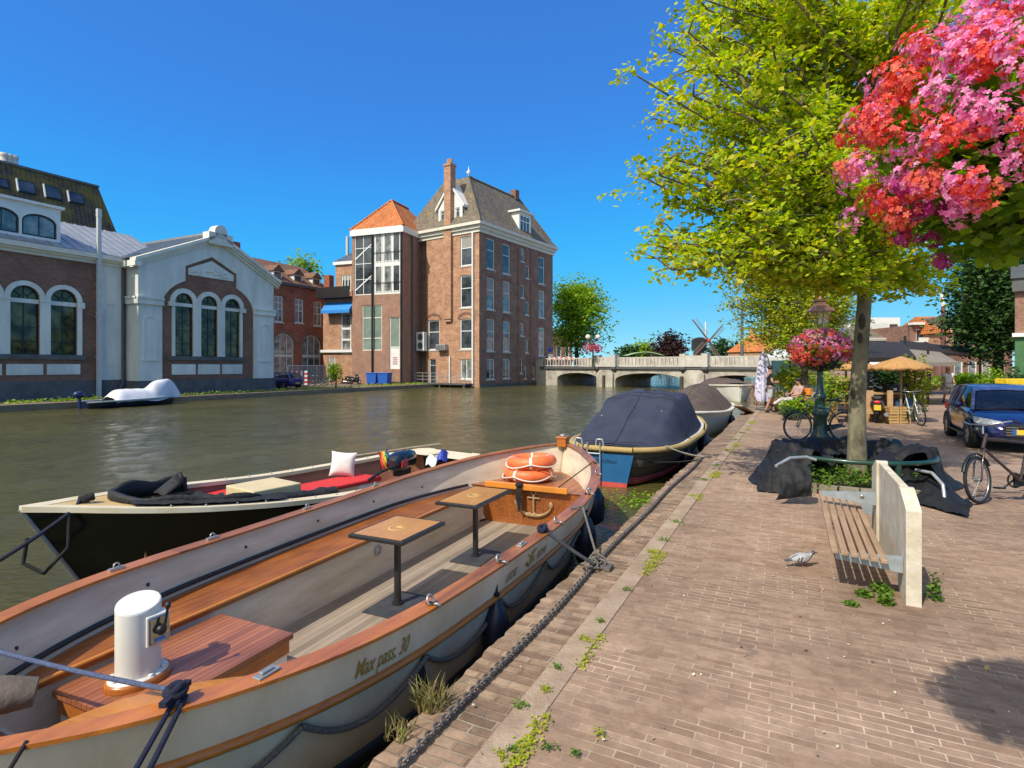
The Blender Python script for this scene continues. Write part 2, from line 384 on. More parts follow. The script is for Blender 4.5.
# ================================================================ ground, quay, water
M_pave = brickmat('brick_paving', (.268,.176,.122), (.355,.247,.175), (.38,.29,.205), bw=.205, bh=.058, ms=.004, var=.42, bump=.3, rot=R(26.57), stainscale=.4, patchy=(.64,.52,.39), moss=((.17,.125,.095), .9, .60))
M_edge = brickmat('worn_edge_bricks', (.20,.13,.088), (.38,.265,.18), (.33,.26,.18), bw=.2, bh=.07, ms=.007, var=.45, bump=.9, rot=R(26.57), stainscale=2.0, patchy=(.46,.40,.30), moss=((.36,.32,.24), 3.0, .63))
M_kerb = mat('kerb_stone', (.25,.175,.12), rough=.9, var=.3, scale=3.0, bump=.4, bscale=40, col2=(.40,.31,.22))
M_qwall = brickmat('quay_wall_brick', (.10,.07,.05), (.16,.11,.08), (.16,.14,.11), var=.5, bump=.5)
M_soil = mat('far_ground', (.13,.12,.08), var=.3, scale=.2, rough=.95)

def W2(s, p): q = W(s, p); return (q.x, q.y)
PE, PK, PP = -1.68, -1.27, -1.11
b = MB(); b.poly([W(-60,PP), W(-60,900), W(1800,900), W(1800,PP)][::-1]) 
struct(b.build('quay_pavement', M_pave))
b = MB()
seg = 1.0
for k in range(-6, 46):
    g = .004
    q = [W2(k*seg+g, PK), W2(k*seg+g, PP-.002), W2((k+1)*seg-g, PP-.002), W2((k+1)*seg-g, PK)]
    b.prism(q, 'z', -.5, .008 + rnd.uniform(-.003,.004))
struct(b.build('kerb', M_kerb, bevel=.008))
# the brick edge strip, its outer rim a little ragged
b = MB(); top = []; low = []; N = 900
for i in range(N+1):
    s = -6 + i*52/N
    k = math.floor(s/.07); r2 = random.Random(k)
    p = PE + r2.uniform(-.012,.016) + .012*math.sin(s*1.3) + .02*mnoise.noise((s*2,0,0))
    top.append((s, p))
for i in range(N):
    (s0,p0),(s1,p1) = top[i], top[i+1]
    z0 = -.012
    b.quad(W(s0,p0,z0), W(s1,p1,z0), W(s1,PK-.002,z0), W(s0,PK-.002,z0))
    b.quad(W(s0,p0,z0), W(s0,p0,-.13), W(s1,p1,-.13), W(s1,p1,z0))
# underside of the overhang and closing end
b.quad(W(-6,PE-.03,-.13), W(-6,PK-.002,-.13), W(46,PK-.002,-.13), W(46,PE-.03,-.13))
struct(b.build('quay_edge', M_edge))
b = MB(); b.box(-60,1800,0,.4,-2.5,-.131, Matrix(((UX,UY,0,(PE+.02)*UY),(UY,-UX,0,-(PE+.02)*UX),(0,0,1,0),(0,0,0,1))))
struct(b.build('quay_wall', M_qwall))
# left bank
PB = -34.6; ZB = -.22
M_bank = brickmat('bank_brick', (.14,.10,.075), (.22,.16,.12), (.22,.19,.15), var=.35, rot=R(26.57), moss=((.10,.13,.045), 1.2, .55))
b = MB(); b.poly([W(-80,PB+.0,ZB), W(400,PB,ZB), W(400,-900,ZB), W(-80,-900,ZB)][::-1]); struct(b.build('far_bank_ground', M_bank))
b = MB(); b.box(-80,400,-.3,.3,-2.5,ZB+.05, Matrix(((UX,-UY,0,PB*UY),(UY,UX,0,-PB*UX),(0,0,1,0),(0,0,0,1))))
M_bankk = mat('bank_kerb_stone', (.16,.12,.08), var=.35, scale=2, rough=.9, col2=(.26,.20,.13), bump=.3)
struct(b.build('bank_wall', M_bankk))
b = MB(); b.poly([W(260,-40,.0), W(260,8,.0), W(2500,1200,.0), W(2500,-1200,.0)]); struct(b.build('distant_ground', M_soil))

# water: shallow wind ripples over murky green-brown
m, nt, bs = _nt('canal_water'); L = nt.links
tc = _n(nt,'ShaderNodeTexCoord'); mp = _n(nt,'ShaderNodeMapping'); mp.inputs['Rotation'].default_value = (0,0,R(20)); mp.inputs['Scale'].default_value = (1,1.9,1)
L.new(tc.outputs['Object'], mp.inputs['Vector'])
n1 = _n(nt,'ShaderNodeTexNoise', Scale=5.5, Detail=5.0, Roughness=.62, Distortion=.4); L.new(mp.outputs[0], n1.inputs['Vector'])
n2 = _n(nt,'ShaderNodeTexNoise', Scale=.55, Detail=2.0); L.new(mp.outputs[0], n2.inputs['Vector'])
ma = _n(nt,'ShaderNodeMath', operation='MULTIPLY_ADD'); L.new(n2.outputs['Fac'], ma.inputs[0]); ma.inputs[1].default_value = 1.4; L.new(n1.outputs['Fac'], ma.inputs[2])
bp = _n(nt,'ShaderNodeBump', Strength=.8, Distance=.06); L.new(ma.outputs[0], bp.inputs['Height']); L.new(bp.outputs['Normal'], bs.inputs['Normal'])
n3 = _n(nt,'ShaderNodeTexNoise', Scale=.25, Detail=4.0); L.new(tc.outputs['Object'], n3.inputs['Vector'])
cr = _n(nt,'ShaderNodeValToRGB'); e = cr.color_ramp.elements; e[0].position=.3; e[0].color=(.058,.055,.015,1); e[1].position=.7; e[1].color=(.098,.088,.028,1)
L.new(n3.outputs['Fac'], cr.inputs['Fac']); L.new(cr.outputs['Color'], bs.inputs['Base Color'])
bs.inputs['Roughness'].default_value = .06; bs.inputs['IOR'].default_value = 1.33; bs.inputs['Specular IOR Level'].default_value = .4
M_water = m
# real wavelets on the stretch in view, flat sheets beyond it
g = np.random.default_rng(12); S0,S1,P0,P1 = -4.,64.,PB+.1,PE+.1; ns,npp = 560,275
ss,pp = np.meshgrid(np.linspace(S0,S1,ns), np.linspace(P0,P1,npp), indexing='ij'); zz = np.zeros_like(ss)
for k in range(34):
    wl = g.uniform(.42,1.9); th = g.normal(.9,.75); kx,ky = 2*np.pi/wl*np.cos(th), 2*np.pi/wl*np.sin(th)
    env = .55+.45*np.sin(ss*g.uniform(.1,.5)+pp*g.uniform(-.5,.5)+g.uniform(0,6))
    zz += .0021*wl**.85*np.sin(kx*ss+ky*pp+g.uniform(0,6.3)+.8*np.sin(.7*ss+.9*pp+k))*env
ed = np.minimum(np.minimum((ss-S0)/2,(S1-ss)/2),np.minimum((pp-P0)/.6,(P1-pp)/.6)); zz *= np.clip(ed,0,1)
V = np.stack([ss*UX+pp*UY, ss*UY-pp*UX, -.5+zz], -1).reshape(-1,3)
i,j = np.meshgrid(np.arange(ns-1), np.arange(npp-1), indexing='ij'); a = (i*npp+j).ravel()
F = np.stack([a, a+npp, a+npp+1, a+1], 1)[:, ::-1]
me = bpy.data.meshes.new('canal_water'); me.vertices.add(len(V)); me.vertices.foreach_set('co', V.astype(np.float32).ravel())
me.loops.add(len(F)*4); me.loops.foreach_set('vertex_index', F.astype(np.int32).ravel()); me.polygons.add(len(F)); me.polygons.foreach_set('loop_start', np.arange(0,len(F)*4,4,dtype=np.int32)); me.polygons.foreach_set('loop_total', np.full(len(F),4,dtype=np.int32))
me.polygons.foreach_set('use_smooth', np.ones(len(F),dtype=bool)); me.update(); me.materials.append(M_water)
wo = bpy.data.objects.new('canal_water', me); COL.objects.link(wo); struct(wo)
b = MB(); b.poly([W(-80,P0,-.5), W(-80,P1,-.5), W(S0,P1,-.5), W(S0,P0,-.5)]); b.poly([W(S1,P0,-.5), W(S1,P1,-.5), W(900,P1,-.5), W(900,P0,-.5)]); struct(b.build('far_canal_water', M_water))
# ================================================================ walls and windows
from mathutils.geometry import delaunay_2d_cdt
def rect_pts(a0, a1, z0, z1): return [(a0,z0),(a1,z0),(a1,z1),(a0,z1)]
def arch_pts(a0, a1, z0, zs, rise=None, n=14):
    w = (a1-a0)/2; c = (a0+a1)/2; rise = w if rise is None else rise
    return [(a0,z0),(a1,z0)] + [(c + w*math.cos(math.pi*i/n), zs + rise*math.sin(math.pi*i/n)) for i in range(n+1)]
def ccw(p):
    return p if sum(p[i][0]*p[(i+1)%len(p)][1]-p[(i+1)%len(p)][0]*p[i][1] for i in range(len(p))) > 0 else p[::-1]
def wall_poly(mb, outer, holes, M, y=0.0, depth=.16, rim=0.0, mi=0, back=False):
    outer = ccw(outer); loops = [outer] + [ccw(h) for h in holes]
    flat = [q for l in loops for q in l]
    E = []; k = 0
    for l in loops:
        E += [(k+i, k+(i+1)%len(l)) for i in range(len(l))]; k += len(l)
    vo, eo, fo = delaunay_2d_cdt([Vector(q[:2]) for q in flat], E, [], 0, 1e-5)[:3]
    def inside(pt, poly):
        r = False; n = len(poly)
        for i in range(n):
            (x0,y0),(x1,y1) = poly[i][:2], poly[(i+1)%n][:2]
            if (y0 > pt[1]) != (y1 > pt[1]) and pt[0] < (x1-x0)*(pt[1]-y0)/(y1-y0)+x0: r = not r
        return r
    F = []
    for t in fo:
        a,b,c = (vo[i] for i in t); g = ((a[0]+b[0]+c[0])/3, (a[1]+b[1]+c[1])/3)
        if not inside(g, loops[0]) or any(inside(g, h) for h in loops[1:]): continue
        s = (b[0]-a[0])*(c[1]-a[1])-(b[1]-a[1])*(c[0]-a[0])
        F.append(tuple(t) if s > 0 else tuple(t)[::-1])
    mb.add([(q[0], y, q[1]) for q in vo], F, M, mi)
    for h in holes:
        h = ccw(h); n = len(h)
        V = [(q[0],y,q[1]) for q in h] + [(q[0],y+depth,q[1]) for q in h]
        mb.add(V, [(i,(i+1)%n,n+(i+1)%n,n+i) for i in range(n)], M, mi)
    if rim:
        n = len(outer); V = [(q[0],y,q[1]) for q in outer] + [(q[0],y+rim,q[1]) for q in outer]
        mb.add(V, [(i,n+i,n+(i+1)%n,(i+1)%n) for i in range(n)], M, mi)
    return mb
brnd = random.Random(3)
def window(root, Wl, a0, a1, z0, z1, frame, glass, fw=.07, xs=(), zs=(), arch=None, y=.10, sill=None, th=.06, bw=.04, full_sill=.06, name='window', surround=None):
    """arch = (spring height, rise) or None"""
    M = Wl.M
    def pts(f):
        if arch: return arch_pts(a0+f, a1-f, z0+f, arch[0], arch[1]-f)
        return rect_pts(a0+f, a1-f, z0+f, z1-f)
    mb = MB(); o, i = pts(0), pts(fw); n = len(o)
    mb.add([(q[0],y,q[1]) for q in o]+[(q[0],y,q[1]) for q in i], [(k,(k+1)%n,n+(k+1)%n,n+k) for k in range(n)], M)
    mb.add([(q[0],y,q[1]) for q in i]+[(q[0],y+th,q[1]) for q in i], [(k,(k+1)%n,n+(k+1)%n,n+k) for k in range(n)], M)
    def top(x):
        if not arch: return z1-fw*.5
        w = (a1-a0)/2; c = (a0+a1)/2; q = max(0, 1-((x-c)/w)**2)
        return arch[0] + arch[1]*math.sqrt(q) - fw*.5
    for x in xs:
        xx = a0+(a1-a0)*x; mb.box(xx-bw/2, xx+bw/2, y+.004, y+th-.01, z0+fw*.5, top(xx), M)
    for zz in zs:
        h, t = zz if isinstance(zz, tuple) else (zz, bw)
        mb.box(a0+fw*.5, a1-fw*.5, y+.008, y+th-.014, z0+(z1-z0)*h-t/2, z0+(z1-z0)*h+t/2, M)
    f = mb.build(name, frame, root)
    g = MB(); g.add([(q[0],y+th-.02,q[1]) for q in pts(fw*.4)], [tuple(range(n))], M); g.build('pane', glass, f)
    if frame is M_white and name=='window' and not arch and brnd.random() < .55:
        k = brnd.uniform(.25,.6); s = MB(); s.box(a0+fw,a1-fw,y+th-.026,y+th-.021,z1-fw-(z1-z0)*k,z1-fw,M); s.build('blind', M_blind, f)
    if sill:
        s = MB(); s.box(a0-.1, a1+.1, -full_sill, y, z0-.14, z0, M); s.build('sill', sill, f)
    return f
def arch_band(mb, c, zs, r0, r1, y0, y1, M, n=16, rise0=None, rise1=None, mi=0):
    rise0 = r0 if rise0 is None else rise0; rise1 = r1 if rise1 is None else rise1
    for i in range(n):
        a, b = math.pi*i/n, math.pi*(i+1)/n
        mb.prism([(c+r0*math.cos(a), zs+rise0*math.sin(a)), (c+r1*math.cos(a), zs+rise1*math.sin(a)), (c+r1*math.cos(b), zs+rise1*math.sin(b)), (c+r0*math.cos(b), zs+rise0*math.sin(b))], 'y', y0, y1, M, mi)

M_stone = mat('white_stucco', (.52,.54,.49), var=.07, scale=.9, rough=.8, bump=.05, col2=(.78,.77,.70), detail=9, stretch=(1,1,.3))
M_white = mat('white_paint', (.74,.74,.70), var=.05, scale=2, rough=.5)
M_cream = mat('cream_paint', (.66,.62,.52), var=.08, scale=2, rough=.6)
M_blind = mat('window_blind', (.30,.29,.26), var=.15, rough=.7)
M_dark = mat('black_green_paint', (.010,.022,.022), var=.3, rough=.4)
M_black = mat('black_paint', (.012,.012,.013), var=.2, rough=.45)
M_bplum = brickmat('plum_brick', (.20,.085,.06), (.28,.135,.09), (.25,.18,.14), var=.3, stainscale=.7)
M_plinth = mat('grey_plinth', (.10,.105,.105), var=.25, scale=1.5, rough=.85, bump=.2)
M_zinc = mat('zinc_roof', (.33,.35,.37), var=.12, scale=1.2, rough=.42, metal=.35)
M_zincd = mat('dark_zinc', (.10,.12,.14), var=.2, scale=1.2, rough=.4, metal=.3)
M_mossroof = tilemat('mossy_slate', (.060,.050,.042), (.11,.085,.065), moss=(.17,.14,.035), mossat=.44, bw=.3, bh=.2, mscale=.5)
M_tile_d = tilemat('grey_roof_tiles', (.15,.125,.095), (.24,.20,.15), moss=(.34,.26,.07), mossat=.56, bw=.25, bh=.32, mscale=.35)
M_tile_o = tilemat('orange_roof_tiles', (.50,.15,.045), (.62,.23,.075), bw=.3, bh=.38, mscale=.5)
M_tile_b = tilemat('brown_roof_tiles', (.20,.105,.065), (.28,.15,.09), bw=.25, bh=.32, mscale=.8)
M_bred = brickmat('red_brick', (.27,.070,.040), (.40,.125,.070), (.34,.2,.14), var=.35, stainscale=.9, bh=.1, bw=.3)
M_bsun = brickmat('sunlit_salmon_brick', (.38,.185,.11), (.54,.30,.185), (.50,.36,.25), var=.35, stainscale=1.1, bh=.1, bw=.3)  # warehouse end wall brick, sunlight painted into the tone; shared with other houses
M_bshade = brickmat('shaded_brown_brick', (.23,.12,.085), (.32,.175,.125), (.30,.22,.18), var=.38, stainscale=1.0, bh=.1, bw=.3)  # same warehouse brick with shade painted in for the canal wall; reused elsewhere
M_bor = brickmat('pink_brown_brick', (.30,.155,.11), (.39,.215,.155), (.38,.26,.19), var=.25, stainscale=.9)
M_glass = glassmat('window_glass')
M_glassw = glassmat('curtained_glass', (.07,.08,.085), col2=(.30,.31,.30), scale=1.4)
M_glassg = glassmat('frosted_green_glass', (.16,.22,.18), col2=(.26,.32,.27), rough=.2, scale=.6)
M_glassm = glassmat('painted_reflection_glass', (.012,.012,.008), col2=(.16,.15,.06), scale=1.6, spec=.35)  # tan and green reflections of the opposite bank painted in as blotches
M_lead = mat('lead_grey', (.09,.095,.10), var=.2, rough=.6)
M_sill = mat('pale_sill_stone', (.52,.49,.43), var=.12, rough=.8)
M_pipe = mat('pale_pipe', (.48,.50,.50), var=.1, rough=.5)
M_alu = mat('galvanised_steel', (.40,.42,.43), var=.15, rough=.45, metal=.5, scale=12)

# ---------------------------------------------------------------- A: the brick hall on the left bank
PA = -38.7; o = W(9.4, PA); WA = Wall(o.x, o.y, UX, UY); LA = 11.95; zb = -.3
rt = thing('brick_hall', 'plum brick hall with white arched windows and zinc roof at left edge', 'building', (o.x,o.y,ZB), WA.ang)
zc0, zc1 = WA.z(0,250), WA.z(0,239)
zpl = WA.z(60,380.8)
w1 = (WA.a(9.4), WA.a(39.6)); w2 = (WA.a(50.2), WA.a(76.7)); sp1 = (w2[0]+w2[1]-w1[0]-w1[1])/2
hw = (w1[1]-w1[0]+w2[1]-w2[0])/4; cs = [(w1[0]+w1[1])/2 + k*sp1 for k in (-2,-1,0,1)]
zw0 = WA.z(24,354.3); zsp = WA.z(24,297.5)
cs = [c for c in cs if c-hw > .3]
holes = [arch_pts(c-hw, c+hw, zw0, zsp) for c in cs]
aw = WA.a(97)
mb = MB(); wall_poly(mb, rect_pts(0,aw,zpl,zc0), holes, WA.M, 0, .22)
mb.box(aw,aw+.02,.0,.3,zpl,zc0,WA.M); mb.box(0,LA,.6,11.5,zb,zc0,WA.M); mb.box(0,.05,0.002,.6,zb,zc0,WA.M)
mb.build('wall', M_bplum, rt)
mb = MB(); mb.box(0,LA,-.07,.6,zb,zpl,WA.M)
for c in (cs[-2]+.2, cs[-2]+1.0): mb.box(c-.3,c+.3,-.085,-.06,zb+.35,zb+.95,WA.M)
mb.build('plinth', M_plinth, rt)
for c in cs:
    f = window(rt, WA, c-hw, c+hw, zw0, zsp+hw, M_dark, M_glassm, fw=.07, xs=(.5,), zs=(.19,.40), arch=(zsp,hw), y=.14, bw=.045)
    q = MB(); zt = zsp-.05
    q.box(c-hw,c+hw,.06,.2,zt-.24,zt,WA.M); q.build('transom', M_stone, f)
    q = MB(); arch_band(q, c, zsp, hw*.28, hw*.34, .135, .18, WA.M, 10)
    for a in (40,90,140):
        q.tube([(c+hw*.3*math.cos(R(a)),.15,zsp+hw*.3*math.sin(R(a))),(c+hw*.95*math.cos(R(a)),.15,zsp+hw*.95*math.sin(R(a)))], .025, 6, M=WA.M)
    q.build('tracery', M_dark, f)
mb = MB()
gap = sp1-2*hw
for c in cs: arch_band(mb, c, zsp, hw+.002, hw+gap*.52, -.09, 0, WA.M, 18)
for i, c in enumerate(cs): mb.box(c-hw-gap+.004 if i else c-hw-gap*.5, c-hw, -.088, .1, zw0, zsp, WA.M)
c = cs[-1]; mb.box(c+hw,c+hw+.25,-.088,.1,zw0,zsp-.3,WA.M); mb.box(c+hw-.0,c+hw+gap*.72,-.14,0,zsp-.36,zsp-.02,WA.M)
for c0 in cs[1:]: mb.box(c0-hw-gap-.02,c0-hw+.02,-.12,-.0885,zsp-.18,zsp-.04,WA.M)
mb.build('arch_surround', M_stone, rt)
mb = MB(); mb.box(0,cs[-1]+hw+.45,-.14,.1,zw0-.28,zw0-.002,WA.M); mb.build('sill_course', M_plinth, rt)
zp0, zp1 = WA.z(24,375), WA.z(24,364)
for c in cs:
    mb = MB(); mb.box(c-hw-.16,c+hw+.16,-.05,.0,zp0,zp1,WA.M); mb.box(c-hw-.08,c-.04,-.062,-.05,zp0+.08,zp1-.08,WA.M); mb.box(c+.04,c+hw+.08,-.062,-.05,zp0+.08,zp1-.08,WA.M)
    mb.build('apron_panel', M_stone, rt)
ax0, ax1 = aw+.25, WA.a(121)
mb = MB(); mb.box(aw+.02,ax1,-.04,.3,zpl,zc0,WA.M)
mb.box(ax0+.2,ax1-.25,-.075,-.04,zpl+(zc0-zpl)*.12,zpl+(zc0-zpl)*.62,WA.M); mb.box(ax0+.2,ax1-.25,-.075,-.04,zpl+(zc0-zpl)*.66,zpl+(zc0-zpl)*.92,WA.M)
mb.build('stucco_bay', M_stone, rt)
mb = MB(); mb.box(ax1,LA,0.01,.3,zpl,zc0,WA.M); mb.build('brick_strip', M_bplum, rt)
mb = MB()
for k,(y,za,zz) in enumerate(((-.12,0,.3),(-.26,.3,.52),(-.42,.52,1))): mb.box(-.2,LA,y,.5,zc0+(zc1-zc0)*za,zc0+(zc1-zc0)*zz-.001,WA.M)
mb.build('cornice', M_cream, rt)
# zinc roof: front and back slope
dep = 5.2; zr = WA.z(62,222,dep)
mb = MB(); th = .06
sl = lambda y: zc1+.02+(zr-zc1)*(y+.35)/(dep+.35)
mb.quad((-.2,-.42,zc1+.02),(LA+3.2,-.42,zc1+.02),(LA+3.2,dep,zr),(-.2,dep,zr),WA.M)
mb.quad((-.2,dep,zr),(LA+3.2,dep,zr),(LA+3.2,12,zc1),(-.2,12,zc1),WA.M)
mb.poly([(LA+3.2,-.42,zc1),(LA+3.2,12,zc1),(LA+3.2,dep,zr)],WA.M)
k = 0
while .3+k*.62 < LA+3:
    a = .3+k*.62; mb.prism([(-.40,zc1+.022),(dep,zr+.002),(dep,zr+.06),(-.40,zc1+.075)],'x',a-.02,a+.02,WA.M); k += 1
mb.build('roof', M_zinc, rt)
# dormer with two segmental windows
yd = .35; d0, d1 = -.2, WA.a(60.5,yd); dz0, dz1 = WA.z(60,243,yd), WA.z(60,210,yd)
dw = [(WA.a(21.9,yd),WA.a(57,yd)), (WA.a(-16,yd),WA.a(19.3,yd)), (WA.a(-58,yd), WA.a(-20,yd))]
dw = [q for q in dw if q[0] > .1]
dzb, dzt = WA.z(40,237,yd), WA.z(40,217,yd)
mb = MB(); Md = WA.M @ Matrix.Translation((0,yd,0))
Wd = Wall(WA.o[0]-WA.d[1]*yd, WA.o[1]+WA.d[0]*yd, UX, UY)
hs_ = [arch_pts(q[0],q[1],dzb,dzt-.35,.5) for q in dw]
wall_poly(mb, rect_pts(d0,d1,dz0,dz1), hs_, Wd.M, 0, .15); mb.box(d0,d1,.2,3.6,dz0-.4,dz1-.01,Wd.M); mb.box(d1-.12,d1,.001,.2,dz0,dz1,Wd.M)
mb.box(d0,d1+.15,-.18,3.8,dz1,dz1+.16,Wd.M)
dm = mb.build('dormer', M_white, rt)
for q in dw:
    window(rt, Wd, q[0],q[1],dzb,dzt+.15,M_dark,M_glassw,fw=.1,xs=(.5,),arch=(dzt-.35,.5),y=.08,name='dormer_window')
# tall pale flue in front of the wall
mb = MB(); af = WA.a(98.9,-.35); zf = WA.z(99,209,-.35)
mb.box(af-.10,af+.10,-.45,-.25,ZB,zf,WA.M); mb.box(af-.115,af+.115,-.465,-.235,ZB+5.2,ZB+5.3,WA.M); mb.box(af-.115,af+.115,-.465,-.235,zf-.5,zf,WA.M)
for zz in (ZB+2.5,ZB+5,ZB+7): mb.box(af-.04,af+.04,-.21,.0,zz,zz+.06,WA.M)
q = thing('flue_pipe', 'tall pale square flue rising past the hall roof', 'pipe', WA.M @ Vector((af,-.35,ZB)), WA.ang)
mb.build('shaft', M_pipe, q)
# dark downpipe in the corner
mb = MB(); a = WA.a(122.5,-.1); mb.tube([(a,-.12,zc0-.2),(a,-.12,zpl-.3),(a-.25,-.2,zpl-.7),(a-.35,-.25,zb+.3)],.07,8,M=WA.M); mb.build('downpipe', M_lead, rt)

# ---------------------------------------------------------------- B: mossy mansard behind
PBk = -52.0; o = W(8, PBk); WB = Wall(o.x, o.y, UX, UY)
rt = thing('mansard_house', 'tall house behind the hall with mossy slate roof and skylights', 'building', (o.x,o.y,ZB), WB.ang)
a1r = WB.a(98); zrg = WB.z(60,177.4); a1e = WB.a(121); ze = 9.0
mb = MB(); yf = -2.2
mb.quad((-6,yf,ze),(a1e,yf,ze),(a1r,0,zrg),(-6,0,zrg),WB.M)
mb.quad((a1e,yf,ze),(a1e+.6,8,ze),(a1r,6,zrg),(a1r,0,zrg),WB.M); mb.quad((-6,0,zrg),(a1r,0,zrg),(a1r,6,zrg),(-6,6,zrg),WB.M)
mb.quad((a1e+.6,8,ze),(-6,8,ze),(-6,6,zrg),(a1r,6,zrg),WB.M)
mb.build('roof', M_mossroof, rt)
mb = MB(); mb.box(-6,a1e-.1,yf+.15,7.8,ZB,ze-.02,WB.M); mb.build('wall', M_bplum, rt)
mb = MB(); mb.box(-6,a1r+.05,-.12,.12,zrg-.05,zrg+.12,WB.M); mb.build('ridge', M_lead, rt)
def onroof(px, py):
    # intersect the sight line with the front slope
    d0 = Vector(((px-CX)/FPX,1,-(py-HY)/FPX)); p0 = Vector((0,0,H))
    A = WB.M @ Vector((0,yf,ze)); B_ = WB.M @ Vector((1,yf,ze)); C_ = WB.M @ Vector((0,0,zrg)); n = (B_-A).cross(C_-A)
    return p0 + d0*((A-p0).dot(n)/d0.dot(n))
for (x0,x1,yt,yb) in ((-11,7,176,187.5),(16.5,34,179.5,193.5),(43.5,59.5,185,199.5),(67.5,82.5,191.5,204)):
    tl, tr, bl, br_ = onroof(x0,yt), onroof(x1,yt+3.5), onroof(x0+1,yb-2), onroof(x1+1,yb+1)
    u = (tr-tl).normalized(); v = (bl-tl).normalized(); n = u.cross(-v).normalized()
    if n.dot(Vector((0,-1,0))) < 0: n = -n
    ww = ((tr-tl).length+(br_-bl).length)/2; hh = (bl-tl).length
    u = Vector((WB.d[0],WB.d[1],0)); v = (WB.M @ Vector((0,yf,ze))-WB.M @ Vector((0,0,zrg))).normalized(); n = -(u.cross(v)).normalized()
    if n.z < 0: n = -n
    T = Matrix(((u.x,v.x,n.x,tl.x),(u.y,v.y,n.y,tl.y),(u.z,v.z,n.z,tl.z),(0,0,0,1)))
    mb = MB(); mb.box(0,ww,0,hh,.0,.12,T); f = mb.build('skylight', M_dark, rt)
    mb = MB(); mb.box(.08,ww-.08,.1,hh-.1,.121,.14,T); mb.build('pane', M_glass, f)
    mb = MB(); mb.box(-.09,-.01,-.02,hh,.0,.19,T); mb.build('flashing', M_white, f)
mb = MB()
for k in range(3):
    a = WB.a(9+k*5); mb.lathe([(.28,zrg),(.28,zrg+.5),(.22,zrg+.55),(.30,zrg+.7),(.30,zrg+.95),(.05,zrg+1.0)],10,WB.M @ Matrix.Translation((a,.8,0)))
mb.build('chimney_pots', M_sill, rt)

# ---------------------------------------------------------------- C: white gabled wing
o = Vector((-23.9,35.8,0)); WC = Wall(o.x,o.y,UX,UY); LC = WC.a(273.6)
rt = thing('gabled_wing', 'white stucco gabled wing with triple arched window in brick field', 'building', (o.x,o.y,ZB), WC.ang)
zpl = WC.z(200,379.6); zeave = WC.z(138,266); zap = WC.z(217.3,242.5); aap = WC.a(217.3)
zeR = WC.z(274,284.5); zeave = (zeave+zeR)/2
fl, fr = WC.a(162.3), WC.a(254); fzs = WC.z(200,309); fzt = WC.z(208,279); fc = (fl+fr)/2
pl, pr = WC.a(185.5), WC.a(237); pzb = WC.z(185.5,275.5); pzt = WC.z(185.5,266); pza = WC.z(212.5,257)
pc = (pl+pr)/2
def field(g=0.0):
    w = (fr-fl)/2; pts = [(fl-g,zpl),(fr+g,zpl)]
    rise = fzt-fzs
    A = [(fc+(w+g)*math.cos(math.pi*i/28), fzs+(rise+g)*math.sin(math.pi*i/28)) for i in range(29)]
    out = []; done = False
    for q in A:
        if pl < q[0] < pr:
            if not done:
                out += [(pr,fzs+(rise+g)*math.sqrt(max(0,1-((pr-fc)/(w+g))**2))),(pr,pzt),(pc,pza),(pl,pzt),(pl,fzs+(rise+g)*math.sqrt(max(0,1-((pl-fc)/(w+g))**2)))]; done = True
        else: out.append(q)
    return pts+out
mb = MB(); outer = [(0,zpl),(LC,zpl),(LC,zeave),(aap,zap),(0,zeave)]
wall_poly(mb, outer, [field()], WC.M, 0, .12)
mb.box(0,.4,.0015,11,zpl,zeave,WC.M); mb.box(LC-.4,LC,.0015,11,zpl,zeave,WC.M); mb.box(.4,LC-.4,10.6,11,zpl,zeave,WC.M)
mb.build('wall', M_stone, rt)
wins = [(175.6,193.9),(201.6,218),(225.5,240.8)]; wn = [(WC.a(x0),WC.a(x1)) for x0,x1 in wins]
hw = sum(q[1]-q[0] for q in wn)/6; sp1 = (wn[2][0]+wn[2][1]-wn[0][0]-wn[0][1])/4; cm = (wn[1][0]+wn[1][1])/2
cs = [cm-sp1,cm,cm+sp1]; zw0 = WC.z(209,356.6); zsp = WC.z(209,305); 
hls = [arch_pts(c-hw,c+hw,zw0,zsp) for c in cs]
mb = MB(); wall_poly(mb, field(.03), hls, WC.M, .115, .2); mb.build('brick_field', M_bplum, rt)
mb = MB(); mb.prism([(pl+.25,pzb+.1),(pr-.25,pzb+.1),(pr-.25,pzt-.1),(pc,pza-.3),(pl+.25,pzt-.1)],'y',.05,.114,WC.M)
for k in range(16):
    a = rnd.uniform(pl+.5,pr-.5); zz = pzb+.15+rnd.uniform(.05,.75)*(pzt-pzb-.1)*(1.4-abs(a-pc)/(pr-pl)*1.2)
    mb.ell((a,.05,zz),(.22,.05,.10),8,6,WC.M)
mb.build('relief_panel', M_stone, rt)
for c in cs:
    f = window(rt, WC, c-hw, c+hw, zw0, zsp+hw, M_dark, M_glassm, fw=.07, xs=(.5,), zs=(.2,.41), arch=(zsp,hw), y=.22, bw=.045)
    q = MB(); q.box(c-hw,c+hw,.14,.28,zsp-.28,zsp-.05,WC.M); q.build('transom', M_stone, f)
    q = MB(); arch_band(q, c, zsp, hw*.28, hw*.34, .21, .26, WC.M, 10)
    for a in (40,90,140): q.tube([(c+hw*.3*math.cos(R(a)),.23,zsp+hw*.3*math.sin(R(a))),(c+hw*.95*math.cos(R(a)),.23,zsp+hw*.95*math.sin(R(a)))], .025, 6, M=WC.M)
    q.build('tracery', M_dark, f)
gap = sp1-2*hw; mb = MB()
for c in cs: arch_band(mb, c, zsp, hw+.002, hw+gap*.55, .02, .115, WC.M, 18)
for i,c in enumerate(cs):
    if i: mb.box(c-hw-gap+.004,c-hw,.022,.2,zw0,zsp,WC.M)
